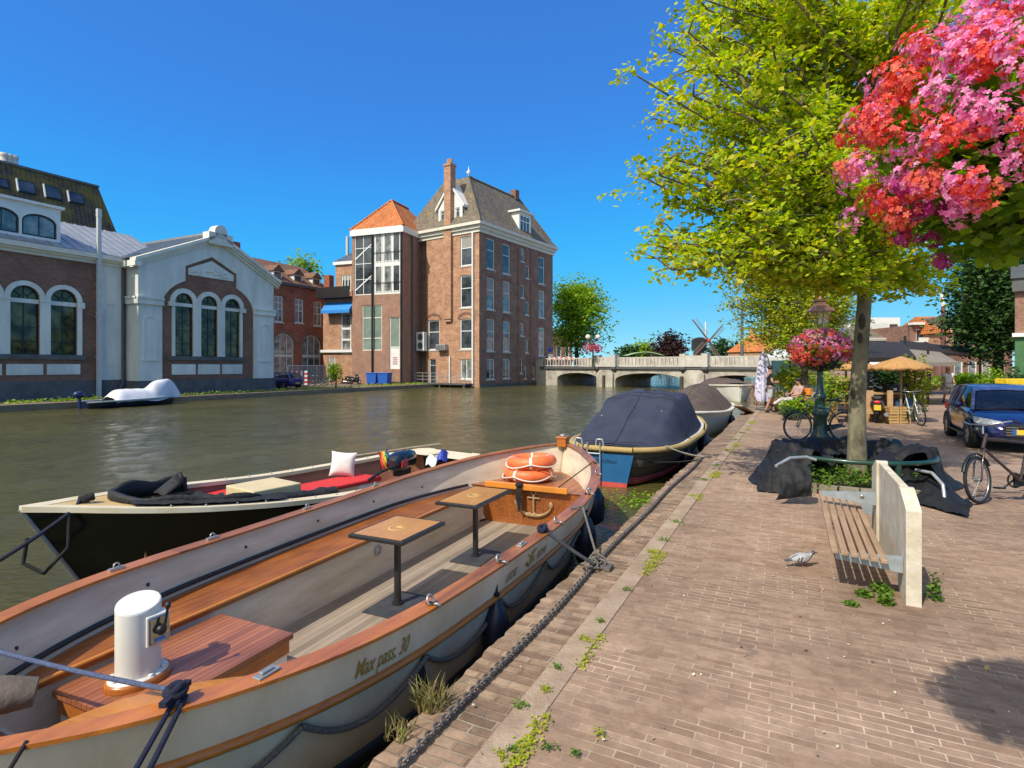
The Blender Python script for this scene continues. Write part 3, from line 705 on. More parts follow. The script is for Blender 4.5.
mb.box(cs[0]-hw-.2,cs[0]-hw,.022,.2,zw0,zsp-.3,WC.M); mb.box(cs[2]+hw,cs[2]+hw+.2,.022,.2,zw0,zsp-.3,WC.M)
mb.box(cs[0]-hw-gap*.8,cs[0]-hw,-.02,.115,zsp-.32,zsp-.02,WC.M); mb.box(cs[2]+hw,cs[2]+hw+gap*.8,-.02,.115,zsp-.32,zsp-.02,WC.M)
mb.build('arch_surround', M_stone, rt)
mb = MB(); mb.box(cs[0]-hw-.5,cs[2]+hw+.5,-.02,.115,zw0-.28,zw0-.002,WC.M); mb.build('sill_course', M_plinth, rt)
zp0, zp1 = WC.z(209,374.3), WC.z(209,364.3)
for c in cs:
    mb = MB(); mb.box(c-hw-.2,c+hw+.2,.06,.114,zp0,zp1,WC.M); mb.box(c-hw-.1,c+hw+.1,.05,.06,zp0+.1,zp1-.1,WC.M); mb.build('apron_panel', M_stone, rt)
mb = MB(); mb.box(-.06,LC+.06,-.08,11,zb,zpl,WC.M); mb.box(fr+.2,LC+.08,-.14,.2,zb,zpl-.05,WC.M)
for c in cs[:2]: mb.box(c-.4,c+.1,-.1,-.07,zb+.3,zb+.8,WC.M)
mb.build('plinth', M_plinth, rt)
zbn0, zbn1 = WC.z(150,304.5), WC.z(150,299)
for (x0,x1) in ((-.12,fl+.05),(fr-.05,LC+.12)):
    mb = MB(); mb.box(x0,x1,-.14,.0,zbn0,zbn1,WC.M); mb.box(x0,x1,-.2,.0,zbn1,zbn1+.12,WC.M)
    if x0 < 0: mb.box(-.14,0,.0,1.6,zbn0,zbn1,WC.M); mb.box(-.2,0,.0,1.6,zbn1,zbn1+.12,WC.M)
    mb.build('string_course', M_stone, rt)
for (x0,x1) in ((WC.a(144.5),WC.a(155)),(WC.a(260),WC.a(268.5))):
    mb = MB(); z0, z1 = WC.z(150,359), WC.z(150,322); c=(x0+x1)/2; h=(x1-x0)/2
    arch_band(mb,c,z1,h,h+.1,-.05,0,WC.M,12); mb.box(x0-.1,x0,-.05,0,z0,z1,WC.M); mb.box(x1,x1+.1,-.05,0,z0,z1,WC.M); mb.box(x0-.2,x1+.2,-.07,0,z0-.12,z0,WC.M); mb.build('niche', M_stone, rt)
# raking cornice and roof
mb = MB(); ov = .45; rz = .55
def rake(x0,z0,x1,z1,y0,y1,t): mb.prism([(x0,z0),(x1,z1),(x1,z1+t),(x0,z0+t)],'y',y0,y1,WC.M)
sl = (zap-zeave)/aap; sr = (zap-zeave)/(LC-aap)
for (y,dz,t) in ((-.15,-.12,.2),(-.3,.08,.18),(-.45,.26,.22)):
    rake(-.4,zeave-.4*sl+dz+.1,aap,zap+dz+.1,y,.2,t); rake(aap,zap+dz+.1,LC+.4,zeave-.4*sr+dz+.1,y,.2,t)
mb.box(-.42,0,-.4,1.5,zeave-.12,zeave+.25,WC.M)
mb.build('raking_cornice', M_stone, rt)
mb = MB(); zA = zap+.25
mb.lathe([(.50,-.35),(.50,.35)],20,WC.M @ Matrix.Translation((aap,-.1,zA+.45)) @ Matrix.Rotation(R(90),4,'X')); 
for y in (-.45,.25): mb.add([(aap+.50*math.cos(2*math.pi*k/20),y,zA+.45+.50*math.sin(2*math.pi*k/20)) for k in range(20)],[tuple(range(20)) if y<0 else tuple(range(20))[::-1]],WC.M)
mb.box(aap-.95,aap+.95,-.45,.25,zA-.5,zA+.35,WC.M); mb.build('acroterion', M_stone, rt)
mb = MB(); zo = .62
mb.quad((-.5,.2,zeave-.5*sl+zo),(-.5,11,zeave-.5*sl+zo),(aap,11,zap+zo),(aap,.2,zap+zo),WC.M)
mb.quad((aap,.2,zap+zo),(aap,11,zap+zo),(LC+.5,11,zeave-.5*sr+zo),(LC+.5,.2,zeave-.5*sr+zo),WC.M)
mb.poly([(-.5,11,zeave+zo-.5*sl),(LC+.5,11,zeave+zo-.5*sr),(aap,11,zap+zo)],WC.M)
k = 0
while .5+k*.62 < 10.8:
    y = .5+k*.62; mb.prism([(-.5,zeave-.5*sl+zo),(aap,zap+zo),(aap,zap+zo+.12),(-.5,zeave-.5*sl+zo+.12)],'y',y-.03,y+.03,WC.M); k += 1
mb.box(aap-.18,aap+.18,.2,11,zap+zo-.02,zap+zo+.18,WC.M)
mb.build('roof', M_zinc, rt)
mb = MB(); v = WC.M @ Vector((-1.6,6.0,0)); mb.lathe([(.28,zeave-1),(.28,zeave+2.2),(.36,zeave+2.25),(.36,zeave+2.5),(.1,zeave+2.75)],14,Matrix.Translation((v.x,v.y,0)))
mb.build('vent_pipe', M_pipe, rt)

# ---------------------------------------------------------------- D: red brick row
o = W(30,-50.5); WD = Wall(o.x,o.y,UX,UY)
rt = thing('red_brick_house', 'dark red brick shop house with three small roof dormers', 'building', (o.x,o.y,ZB), WD.ang)
a0, a1 = WD.a(240), WD.a(327); ze = WD.z(300,287.5); zr = WD.z(300,266,3.5)
ww = [(WD.a(x0),WD.a(x1),WD.z((x0+x1)/2,y1),WD.z((x0+x1)/2,y0)) for x0,x1,y0,y1 in ((274.2,283.2,296,322),(294.8,303.6,299,323),(313.5,321.9,301.5,326))]
aa = [(WD.a(274),WD.a(294)),(WD.a(302),WD.a(321))]; zas = WD.z(300,344)
hl = [rect_pts(*q) for q in ww]+[arch_pts(q[0],q[1],ZB+.1,zas,1.1) for q in aa]
mb = MB(); wall_poly(mb, rect_pts(a0,a1,ZB-.1,ze), hl, WD.M,0,.2); mb.box(a0,a1,.4,8,ZB,ze-.01,WD.M); mb.box(a1-.1,a1,.001,.5,ZB,ze,WD.M); mb.build('wall', M_bred, rt)
for q in ww: window(rt,WD,*q,M_white,M_glassw,fw=.12,xs=(.5,),zs=(.5,.75),y=.1,sill=M_sill,bw=.07)
for q in aa: window(rt,WD,q[0],q[1],ZB+.1,zas+1.1,M_cream,M_glassw,fw=.14,xs=(.33,.66),zs=((.55,.3),),arch=(zas,1.1),y=.12,name='shop_front',bw=.1)
for q in aa:
    mb = MB(); arch_band(mb,(q[0]+q[1])/2,zas,(q[1]-q[0])/2+.003,(q[1]-q[0])/2+.3,-.05,0,WD.M,14,rise0=1.103,rise1=1.4); mb.build('arch_trim', M_bplum, rt)
mb = MB(); mb.box(a0,a1+.1,-.35,.4,ze,ze+.3,WD.M); mb.build('gutter', M_lead, rt)
mb = MB(); mb.quad((a0,-.35,ze+.3),(a1,-.35,ze+.3),(a1,4,zr),(a0,4,zr),WD.M); mb.quad((a0,4,zr),(a1,4,zr),(a1,8,ze),(a0,8,ze),WD.M); mb.poly([(a1,-.35,ze+.3),(a1,8,ze),(a1,4,zr)],WD.M); mb.build('roof', M_tile_b, rt)
for x0,x1,y0,y1 in ((274.5,280.8,270.5,280),(295,301,274.5,283.5),(313.5,319.3,278,287)):
    yd=.35; b0,b1,z0,z1 = WD.a(x0,yd),WD.a(x1,yd),WD.z(x1,y1,yd),WD.z(x0,y0,yd)
    mb = MB(); mb.box(b0-.15,b1+.15,yd,yd+2.2,z0-.1,z1,WD.M); dm = mb.build('dormer', M_white, rt); mb = MB(); bm_=(b0+b1)/2; mb.prism([(b0-.35,z1),(b1+.35,z1),(bm_,z1+.75)],'y',yd-.2,yd+3,WD.M); mb.build('dormer_roof', M_tile_b, dm)
    mb = MB(); mb.box(b0,b1,yd-.02,yd,z0,z1-.12,WD.M); mb.build('pane', M_glass, dm)
mb = MB(); a=WD.a(258); mb.box(a-.5,a+.5,3.4,4.4,zr-.5,zr+1.2,WD.M); mb.build('chimney', M_bred, rt)

# ---------------------------------------------------------------- E: tall house with orange roof and glazed stair
dE = (.9375,-.348); cE = atd(402.5,384,60.0)
lE = Wall(cE.x,cE.y,*dE); aL = lE.a(352); oE = (cE.x+lE.d[0]*aL, cE.y+lE.d[1]*aL); WE = Wall(oE[0],oE[1],*dE); LE = -aL
WE2 = Wall(cE.x,cE.y,.348,.9375)
rt = thing('orange_roof_house', 'tall pink brick house with orange hipped roof and glazed stair bay', 'building', (oE[0],oE[1],ZB), WE.ang)
ztop = WE.z(402,232); zcor = WE.z(402,225.5); DE = 9.0
def ER(x0,x1,y0,y1): return WE.rect(x0,x1,y0,y1)
bayL, bayR, lowW, lowD = ER(354.6,372,232.4,295), ER(373.6,401.7,231.5,294), ER(362,382,305,350.6), ER(389.6,399.8,317,369)
mb = MB(); wall_poly(mb, rect_pts(0,LE,ZB-.2,ztop), [rect_pts(*q) for q in (bayL,bayR,lowW,lowD)], WE.M,0,.18)
mb.box(0,.2,.001,DE,ZB,ztop,WE.M); mb.box(LE-.2,LE,.0005,DE,ZB,ztop,WE.M); mb.box(.2,LE-.2,.7,DE,ZB,ztop-.01,WE.M)
mb.build('wall', M_bor, rt)
f = window(rt,WE,*bayL,M_white,M_glass,fw=.09,xs=(.5,),zs=(.25,.5,.75),y=.06,bw=.07,name='stair_glazing')
q = MB()
for (s0,s1) in (((.0,.06),(1,.3)),((.0,.56),(1,.8))):
    x0=bayL[0]+(bayL[1]-bayL[0])*s0[0]; x1=bayL[1]; zA=bayL[2]+(bayL[3]-bayL[2])*s0[1]; zB=bayL[2]+(bayL[3]-bayL[2])*s1[1]
    q.prism([(x0,zA),(x1,zB),(x1,zB+.16),(x0,zA+.16)],'y',.045,.06,WE.M)
q.build('stair_string', M_white, f)
q = MB(); q.box(bayR[0],bayR[1],.06,.16,bayR[2],bayR[3],WE.M); q.build('bay_panel', M_white, rt)
zm = (bayR[2]+bayR[3])/2
for (z0,z1) in ((bayR[2]+.25,zm-.25),(zm+.15,bayR[3]-.1)):
    x0,x1=bayR[0]+.1,bayR[1]-.15; d=(x1-x0)
    for (u,v) in ((.02,.30),(.36,.66),(.70,.98)):
        window(rt,WE,x0+d*u,x0+d*v,z0,z1,M_white,M_glassw if u<.6 else M_glass,fw=.1,y=.03,th=.04,name='french_window')
    q = MB(); q.box(bayR[0],bayR[1],-.06,-.03,z0+1.0,z0+1.05,WE.M)
    for k in range(9): q.box(bayR[0]+k*(bayR[1]-bayR[0])/8-.012,bayR[0]+k*(bayR[1]-bayR[0])/8+.012,-.055,-.035,z0,z0+1.0,WE.M)
    q.build('balcony_rail', M_black, rt)
window(rt,WE,*lowW,M_cream,M_glassg,fw=.12,xs=(.48,),zs=(.27,.72),y=.08,bw=.12)
f = window(rt,WE,*lowD,M_white,M_glassg,fw=.1,zs=((.42,.12),),y=.08,name='door')
q = MB(); q.box(lowD[0]+.1,lowD[1]-.1,.1,.13,lowD[2]+.1,lowD[2]+(lowD[3]-lowD[2])*.40,WE.M); q.build('door_panel', M_white, f)
q = MB(); zz=lowD[2]+.5
for k in range(4): q.box(lowD[0]+.35,lowD[1]-.35,.09,.099,zz+k*.22,zz+k*.22+.1,WE.M)
q.build('poster', mat('red_poster',(.45,.06,.05)), f)
q = MB(); q.box(-.15,LE+.2,-.2,.05,ztop,zcor,WE.M); q.box(LE+.001,LE+.2,.05,DE,ztop,zcor,WE.M); q.box(-.15,0,.05,DE,ztop,zcor,WE.M); q.build('fascia', M_white, rt)
za = WE.z(391.5,200.5,3.4); aA = WE.a(391.5,3.4)
q = MB(); c0,c1,c2,c3 = (-.15,-.2,zcor),(LE+.2,-.2,zcor),(LE+.2,DE,zcor),(-.15,DE,zcor); r0,r1=(aA,3.4,za),(aA,DE-2,za)
q.add([c0,c1,c2,c3,r0,r1],[(0,1,4),(1,2,5,4),(2,3,5),(3,0,4,5)],WE.M); q.build('roof', M_tile_o, rt)
q = MB(); q.tube([c0,r0],.14,6,M=WE.M); q.tube([c1,r0],.14,6,M=WE.M); q.tube([r0,r1],.16,6,M=WE.M); q.build('ridge_tiles', M_tile_o, rt)
q = MB(); a=WE.a(372.8); q.tube([(a,-.12,ztop),(a,-.12,ZB+.3)],.1,8,M=WE.M); q.tube([(LE-.1,-.12,ztop),(LE-.1,-.12,ZB)],.1,8,M=WE.M); q.build('downpipe', M_black, rt)
q = MB(); a2=1.9; q.tube([(a2,-.12,ztop),(a2,-.12,ZB)],.1,8,M=WE2.M); q.tube([(4.3,-.1,ztop+.4),(4.2,-.15,ztop-1.2),(4.2,-.15,ZB)],.12,8,M=WE2.M); q.build('side_pipe', M_lead, rt)
# low annex with the blue awning
wx = Wall(oE[0]-WE.d[0]*4.4-WE.d[1]*.6, oE[1]-WE.d[1]*4.4+WE.d[0]*.6, *dE)
rt = thing('brick_annex', 'narrow brick annex beside the orange roofed house with balcony', 'building', (wx.o[0],wx.o[1],ZB), wx.ang)
LX = 4.35; zt = wx.z(340,265)
r1,r2 = wx.rect(341.5,351,275,291), wx.rect(341,351,313,354); r3 = wx.rect(328.6,335,357,380); r1=(r1[0],min(r1[1],LX-.1),r1[2],r1[3]); r2=(r2[0],min(r2[1],LX-.1),r2[2],r2[3]); r3=(max(.2,r3[0]),r3[1],r3[2],r3[3])
q = MB(); wall_poly(q, rect_pts(0,LX,ZB-.1,wx.z(330,298)), [rect_pts(*r2),rect_pts(*r3)], wx.M,0,.15); q.box(0,LX,.3,6,ZB,wx.z(330,298)-.01,wx.M); q.box(0,.05,.001,.3,ZB,wx.z(330,298)-.02,wx.M)
zm = wx.z(330,298); xu = wx.a(335.5)
wall_poly(q, rect_pts(xu,LX,zm,zt), [rect_pts(*r1)], wx.M,.0,.15); q.box(xu,LX,.3,6,zm,zt-.01,wx.M); q.box(xu,xu+.05,.001,.3,zm,zt-.02,wx.M)
q.build('wall', M_bsun, rt)
window(rt,wx,*r1,M_white,M_glass,fw=.12,xs=(.33,.66),y=.06,bw=.1); window(rt,wx,*r2,M_white,M_glassw,fw=.14,xs=(.0,),zs=((.35,.2),(.62,.25)),y=.06,bw=.1); window(rt,wx,*r3,M_white,M_glass,fw=.1,zs=(.7,),y=.06)
q = MB(); q.box(xu-.2,LX,-.2,.5,zt,zt+.35,wx.M); q.build('fascia', M_white, rt); q = MB(); zb2 = wx.z(330,352.5); q.box(-.3,LX,-.25,0,zb2,zb2+.3,wx.M); q.build('band_course', M_white, rt)
zrr = wx.z(345,249,3); q = MB(); q.add([(xu-.2,-.2,zt+.35),(LX,-.2,zt+.35),(LX,3,zrr),(xu+1.4,3,zrr),(xu-.2,6,zt+.35),(LX,6,zt+.35)],[(0,1,2,3),(0,3,4),(4,3,2,5)],wx.M); q.build('roof', M_zincd, rt)
q = MB(); q.box(-.2,LX,-1.0,-.95,zm,zm+1.1,wx.M); q.box(-.2,LX,-1.0,0,zm-.12,zm,wx.M)
q.build('balcony', M_black, rt)
q = MB(); q.prism([(-1.0,wx.z(335,311)),(-.05,wx.z(335,302.5)),(-.05,wx.z(335,302.5)-.1),(-.95,wx.z(335,311)-.35),(-1.0,wx.z(335,311)-.35)],'x',.5,LX-.05,wx.M); q.build('awning', mat('blue_awning',(.02,.22,.62),rough=.7), rt)
q = MB(); q.box(.3,1.1,-.3,.5,zm,zm+2.6,wx.M); q.build('chimney', M_bred, rt)
q = MB(); q.box(2.0,2.25,1.5,1.75,zt,zt+3.6,wx.M); q.build('flue', M_pipe, rt)

# ---------------------------------------------------------------- F: the big brick warehouse
oF = atd(479.2,387.5,58.6); WF = Wall(oF.x,oF.y,.5585,.8295); LF = WF.a(552.7)
WL = Wall(oF.x-.833*7.35,oF.y+.553*7.35,.833,-.553); LL = 7.35
rt = thing('brick_warehouse', 'four storey brick warehouse with steep tiled hip roof by the bridge', 'building', (oF.x,oF.y,-.5), WF.ang)
zt = WF.z(480,232); zco = WF.z(480,222); zg = -.7
Rw = {}
def FR(x0,x1,y0,y1):
    r = WF.rect(x0,x1,y0,y1); return r
cA, cB, cC = (486.9,494.7),(503,510.2),(538.6,544.6)
rows = [(cA,[(238.7,269.3),(277.9,309.6),(319.2,351.1),(359,379.4)]),(cB,[(244.4,274),(281.5,312.3),(321.4,352),(359,378.5)]),(cC,[(257,284),(290.6,317.8),(327.8,356)])]
fw_ = []
for (x0,x1),ys in rows:
    for i,(y0,y1) in enumerate(ys): fw_.append((FR(x0,x1,y0,y1), i))
small = [(520.8,524.3,248.4,261.5),(526,529.4,265.7,278.5),(520.8,524.3,285,298),(525.5,529,302,315),(520.5,524,323,336),(525.5,528.4,340,353),(519.7,522.6,359.3,373.4),(524,526.6,365.7,378.8),(532.3,535,365.7,379),(537.6,542.7,366,378.8),(547,549.6,365.7,379)]
hl = [rect_pts(*q[0]) for q in fw_] + [rect_pts(*FR(*q)) for q in small]
mb = MB(); wall_poly(mb, rect_pts(0,LF,zg,zt), hl, WF.M, 0, .2); D = 10.5
mb.box(.5,LF,.5,D,zg,zt-.01,WF.M); mb.box(LF-.05,LF,.001,.5,zg,zt-.02,WF.M); mb.box(.0,.02,.001,.5,zg,zt-.02,WF.M)
mb.box(FR(517.6,531.3,300,310)[0],FR(517.6,531.3,300,310)[0]+.25,-.12,0,zg,zt-.4,WF.M); mb.box(FR(517.6,531.3,300,310)[1]-.25,FR(517.6,531.3,300,310)[1],-.12,0,zg,zt-.4,WF.M)
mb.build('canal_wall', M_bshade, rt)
for k,(q,i) in enumerate(fw_):
    gl = M_glassw if i in (1,2) else M_glass
    window(rt,WF,*q,M_white,gl,fw=.11,zs=((.62,.07),) if i<3 else (), xs=() if i<3 else (.5,), y=.1, sill=M_sill, bw=.08)
for q in small: window(rt,WF,*FR(*q),M_white,M_glass,fw=.1,y=.1,sill=M_sill,xs=(.5,) if q[0]==537.6 else ())
for k,(q,i) in enumerate(fw_):
    if i>2: continue
    mb = MB()
    if i==2: arch_band(mb,(q[0]+q[1])/2,q[3],(q[1]-q[0])/2+.02,(q[1]-q[0])/2+.28,-.04,0,WF.M,10,rise0=.55,rise1=.8)
    elif i<2: mb.box(q[0]-.15,q[1]+.15,-.025,0,q[3],q[3]+.4,WF.M)
    mb.build('window_arch', M_bplum, rt)
mb = MB(); mb.box(0,LF+.03,-.12,0,zg,-.15,WF.M); mb.build('base_band', M_plinth, rt)
# sunlit end wall
def LR(x0,x1,y0,y1): return WL.rect(x0,x1,y0,y1)
lw = [LR(460.3,472.6,236,265.7),LR(460,472.4,275,307.7),LR(459.8,472.3,318.7,349.3),LR(460,472.4,359.3,379.4),LR(427.9,439.6,320,350)]; door = LR(429,436,359,384)
door = (door[0],door[1],zg+.4,door[3])
mb = MB(); wall_poly(mb, rect_pts(0,LL,zg,zt), [rect_pts(*q) for q in lw+[door]], WL.M,0,.2)
pc0,pc1 = WL.a(445.5),WL.a(452.8); zp0 = WL.z(449,319); mb.box(pc0,pc1,-.35,0,zp0,zt+.01,WL.M); mb.box(pc0+.08,pc1-.08,-.25,0,zp0-.3,zp0,WL.M)
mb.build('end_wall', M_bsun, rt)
for k,q in enumerate(lw): window(rt,WL,*q,M_white,M_glassw if k==3 else M_glass,fw=.13,zs=((.6,.08),) if k!=3 else (),xs=() if k!=3 else (.5,),y=.1,sill=M_sill,bw=.09)
f = window(rt,WL,*door,M_white,M_glass,fw=.1,zs=(.75,),y=.1,name='door')
for q in (lw[2],lw[4]):
    mb = MB(); arch_band(mb,(q[0]+q[1])/2,q[3],(q[1]-q[0])/2+.02,(q[1]-q[0])/2+.28,-.04,0,WL.M,10,rise0=.5,rise1=.75)
    mb.build('window_arch', M_bplum, rt)
a = WL.a(473.4); mb = MB(); mb.tube([(a,-.14,zt),(a,-.14,zg+.3)],.11,8,M=WL.M); a=WL.a(450.5); mb.tube([(a,-.14,WL.z(450,356)),(a,-.14,zg)],.09,8,M=WL.M); mb.build('downpipe', M_white, rt)
# cornice all round
mb = MB()
for (y,a_,b_) in ((-.12,0,.35),(-.3,.35,.7),(-.55,.7,1.0)):
    z0=zt+(zco-zt)*a_; z1=zt+(zco-zt)*b_-.001
    mb.box(y,LF-y,y,D-y,z0,z1,WF.M)
mb.build('cornice', M_cream, rt)
mb = MB(); zap = WF.z(468.7,178) ; 
apx = atd(468.7,176.5,62.6); ap = WF.M.inverted() @ apx; y_r = ap.y; za = ap.z; x0r = ap.x
ra = WF.a(519,y_r); e=.5
P = [(-e,-e,zco),(LF+e,-e,zco),(LF+e,D+e,zco),(-e,D+e,zco)]
k_ = .93; Q = [(-e+.7,-e+.7,zco+.9),(LF+e-.7,-e+.7,zco+.9),(LF+e-.7,D+e-.7,zco+.9),(-e+.7,D+e-.7,zco+.9)]
Rr = [(x0r,y_r,za),(ra,y_r,za),(ra,max(y_r+.2,D-y_r),za),(x0r,max(y_r+.2,D-y_r),za)]
mb.add(P+Q+Rr,[(0,1,5,4),(1,2,6,5),(2,3,7,6),(3,0,4,7),(4,5,9,8),(5,6,10,9),(6,7,11,10),(7,4,8,11),(8,9,10,11)],WF.M)
mb.build('roof', M_tile_d, rt)
mb = MB(); mb.tube([Q[0],Rr[0]],.13,6,M=WF.M); mb.tube([Rr[0],Rr[1]],.13,6,M=WF.M); mb.tube([Rr[1],Q[1]],.13,6,M=WF.M); mb.tube([P[0],Q[0]],.13,6,M=WF.M); mb.build('ridge_tiles', M_tile_d, rt)
mb = MB(); mb.lathe([(.06,za),(.10,za+.25),(.28,za+.45),(.10,za+.65),(.05,za+.8),(.01,za+1.2)],10,WF.M @ Matrix.Translation((x0r,y_r,0))); mb.build('finial', M_white, rt)
# chimney and gabled dormer on the end wall
zch = WL.z(450.5,163.5); mb = MB(); mb.box(pc0+.06,pc1-.06,-.33,.55,zco,zch,WL.M); mb.box(pc0,pc1,-.40,.62,zch-.3,zch-.05,WL.M)
for k in (0,1): mb.lathe([(.2,zch),(.18,zch+.55)],8,WL.M @ Matrix.Translation((pc0+.35+k*.35,.1,0)))
mb.box(pc0,pc1,-.35,0,zt+.012,zco,WL.M)
mb.build('chimney', M_bsun, rt)
yd=.25; g0,g1,gz0,gz1 = WL.a(438.5,yd),WL.a(462.5,yd),zco,WL.z(450,209,yd); gap_=(g0+g1)/2; gza=WL.z(450,186,yd)
Wg = Wall(WL.o[0]-WL.d[1]*yd,WL.o[1]+WL.d[0]*yd,*WL.d)
h1=rect_pts(g0+.25,pc0-.15,gz0+.2,gz1); h2=rect_pts(pc1+.15,g1-.35,gz0+.2,gz1)
mb = MB(); wall_poly(mb,[(g0,gz0),(g1,gz0),(g1,gz1+.2),(gap_,gza),(g0,gz1+.2)],[h1,h2],Wg.M,0,.15); mb.prism([(g0,gz0),(g1,gz0),(g1,gz1+.1),(gap_,gza-.1),(g0,gz1+.1)],'y',.3,4.5,Wg.M)
dm = mb.build('gable_dormer', M_white, rt)
for h in (h1,h2): window(rt,Wg,h[0][0],h[1][0],h[0][1],h[2][1],M_white,M_glass,fw=.1,zs=(.8,),y=.06,name='dormer_window')
mb = MB()
for (xa,xb) in ((g0-.35,gap_),(gap_,g1+.35)):
    za_ = gz1-.1 if xa<gap_-.01 and xb==gap_ else gza+.05; zb_ = gza+.05 if xb==gap_ else gz1-.1
    mb.prism([(xa,za_),(xb,zb_),(xb,zb_+.3),(xa,za_+.3)],'y',-.2,4.6,Wg.M)
mb.build('dormer_verge', M_white, dm)
# white box dormer on the canal slope
yd=.15; d0,d1 = WF.a(519.3,yd),WF.a(531,yd); dz0,dz1=WF.z(525,239,yd),WF.z(525,213.5,yd)
Wd = Wall(WF.o[0]-WF.d[1]*yd,WF.o[1]+WF.d[0]*yd,*WF.d)
mb = MB(); wall_poly(mb,rect_pts(d0,d1,dz0-.5,dz1),[rect_pts(d0+.25,d1-.25,dz0,dz1-.3)],Wd.M,0,.12); mb.box(d0,d1,.2,4.2,dz0-.5,dz1-.01,Wd.M); mb.box(d0,d0+.1,.001,.2,dz0-.5,dz1-.02,Wd.M); mb.box(d1-.1,d1,.001,.2,dz0-.5,dz1-.02,Wd.M); mb.box(d0-.3,d1+.3,-.3,4.4,dz1,dz1+.22,Wd.M); mb.build('box_dormer', M_white, rt)
window(rt,Wd,d0+.25,d1-.25,dz0,dz1-.3,M_white,M_glass,fw=.1,xs=(.33,.66),zs=(.75,),y=.05,name='dormer_window',bw=.12)
mb = MB(); mb.box(ra-1.2,ra-.4,y_r-.3,y_r+.5,za-.3,za+.9,WF.M); mb.build('ridge_chimney', M_bplum, rt)
# AC unit on brackets
zA0,zA1 = WL.z(421,351),WL.z(421,332.5); v = WL.M @ Vector((-.3,-.55,zA0))
q = thing('air_conditioner', 'white outdoor air conditioner with two fans on the wall', 'air conditioner', v, WL.ang)
hh=zA1-zA0; mb = MB(); mb.box(-.6,.55,-.2,.35,zA0,zA1,Matrix.Translation((v.x,v.y,0)) @ Matrix.Rotation(WL.ang,4,'Z')); mb.build('casing', M_white, q, bevel=.03)
TM = Matrix.Translation((v.x,v.y,0)) @ Matrix.Rotation(WL.ang,4,'Z')
for k in (.27,.73):
    mb = MB(); mb.lathe([(.02,.0),(.36,.0),(.38,.03)],20,TM @ Matrix.Translation((.05,-.2,zA0+hh*k)) @ Matrix.Rotation(R(90),4,'X')); mb.build('fan', M_lead, q)
mb = MB(); mb.box(-.5,-.42,-.2,.55,zA0-.1,zA0,TM); mb.box(.4,.48,-.2,.55,zA0-.1,zA0,TM); mb.build('bracket', M_lead, q)
zA0,zA1=WL.z(440,350.5),WL.z(440,344.5); a=WL.a(444)
q = thing('wall_vent_box','grey ventilation box on the lit warehouse wall','vent box',WL.M @ Vector((a,-.3,zA0)),WL.ang); mb=MB(); mb.box(a-.7,a+.6,-.6,0,zA0,zA1,WL.M); mb.build('casing',M_alu,q,bevel=.03); mb=MB(); [mb.box(a-.6,a+.5,-.62,-.6,zA0+.1+k*.12,zA0+.15+k*.12,WL.M) for k in range(4)]; mb.build('louvre',M_lead,q)
# landing stage with railing
v0,v1 = WL.a(424.5),WL.a(474); q = thing('landing_stage','grey steel landing with railing below the warehouse end wall','landing',WL.M @ Vector((v0,-1.4,-.5)),WL.ang)
mb=MB(); mb.box(v0,v1,-1.6,-.0,-.22,-.08,WL.M); mb.build('deck',M_lead,q)
mb=MB()
for k in range(7):
    a=v0+(v1-v0)*k/6; mb.tube([(a,-1.55,-.2),(a,-1.55,1.0)],.035,6,M=WL.M)
for zz in (.3,.65,1.0): mb.tube([(v0,-1.55,zz),(v1,-1.55,zz)],.03,6,M=WL.M); mb.tube([(v0,-1.55,zz),(v0,-.05,zz)],.03,6,M=WL.M)
mb.build('railing',M_alu,q)
mb=MB()
for a in (v0+.2,(v0+v1)/2,v1-.2): mb.box(a-.1,a+.1,-1.5,-1.3,-1.5,-.22,WL.M)
mb.build('pile',M_lead,q)
# ================================================================ boats
M_hull = mat('cream_hull_paint', (.60,.48,.32), var=.1, scale=2.4, rough=.45, bump=.03, bscale=8, col2=(.85,.72,.53), coat=.05, detail=11, stretch=(1,1,.35))
M_inner = mat('worn_inner_paint', (.50,.41,.30), var=.15, scale=2.6, rough=.6, col2=(.72,.63,.49), stretch=(.5,1,3), detail=10)
M_varn = woodmat('varnished_mahogany', (.27,.075,.014), (.56,.19,.028), rough=.3, coat=.2, grain=(2,30,30))
M_varnd = woodmat('dark_varnished_mahogany', (.12,.034,.011), (.42,.135,.026), rough=.32, coat=.2, grain=(2,30,30))
M_varnm = woodmat('worn_mahogany_rail', (.13,.042,.016), (.46,.165,.045), rough=.4, coat=.1, grain=(1.2,14,14))
M_teak = woodmat('weathered_teak_floor', (.22,.17,.125), (.34,.275,.205), rough=.75, plank=.06, grain=(1.2,25,25), seam=(.10,.075,.05), seamw=.05)
M_hatch = woodmat('oiled_hatch_planks', (.24,.075,.032), (.40,.15,.06), rough=.4, plank=.045, grain=(2,30,30), seam=(.05,.02,.012), seamw=.09, coat=.15)
M_ochre = mat('orange_varnish', (.60,.22,.03), var=.15, scale=3, rough=.25, coat=.6)
M_iron = mat('black_iron', (.016,.017,.018), var=.25, rough=.45, scale=9)
M_steel = mat('polished_steel', (.42,.41,.40), var=.1, rough=.35, metal=.6)
M_rope_d = mat('navy_rope', (.012,.016,.045), var=.35, rough=.85, scale=60, bump=.8, bscale=220)
M_rope_b = mat('faded_blue_rope', (.09,.12,.22), var=.3, rough=.85, scale=60, bump=.8, bscale=220)
M_rope_g = mat('grey_rope', (.16,.15,.13), var=.35, rough=.9, scale=60, bump=.8, bscale=200)
M_rope_k = mat('black_rope', (.012,.012,.012), var=.3, rough=.85, scale=60, bump=.6, bscale=200)
M_fend = mat('navy_vinyl', (.008,.014,.035), var=.25, rough=.38, scale=5)
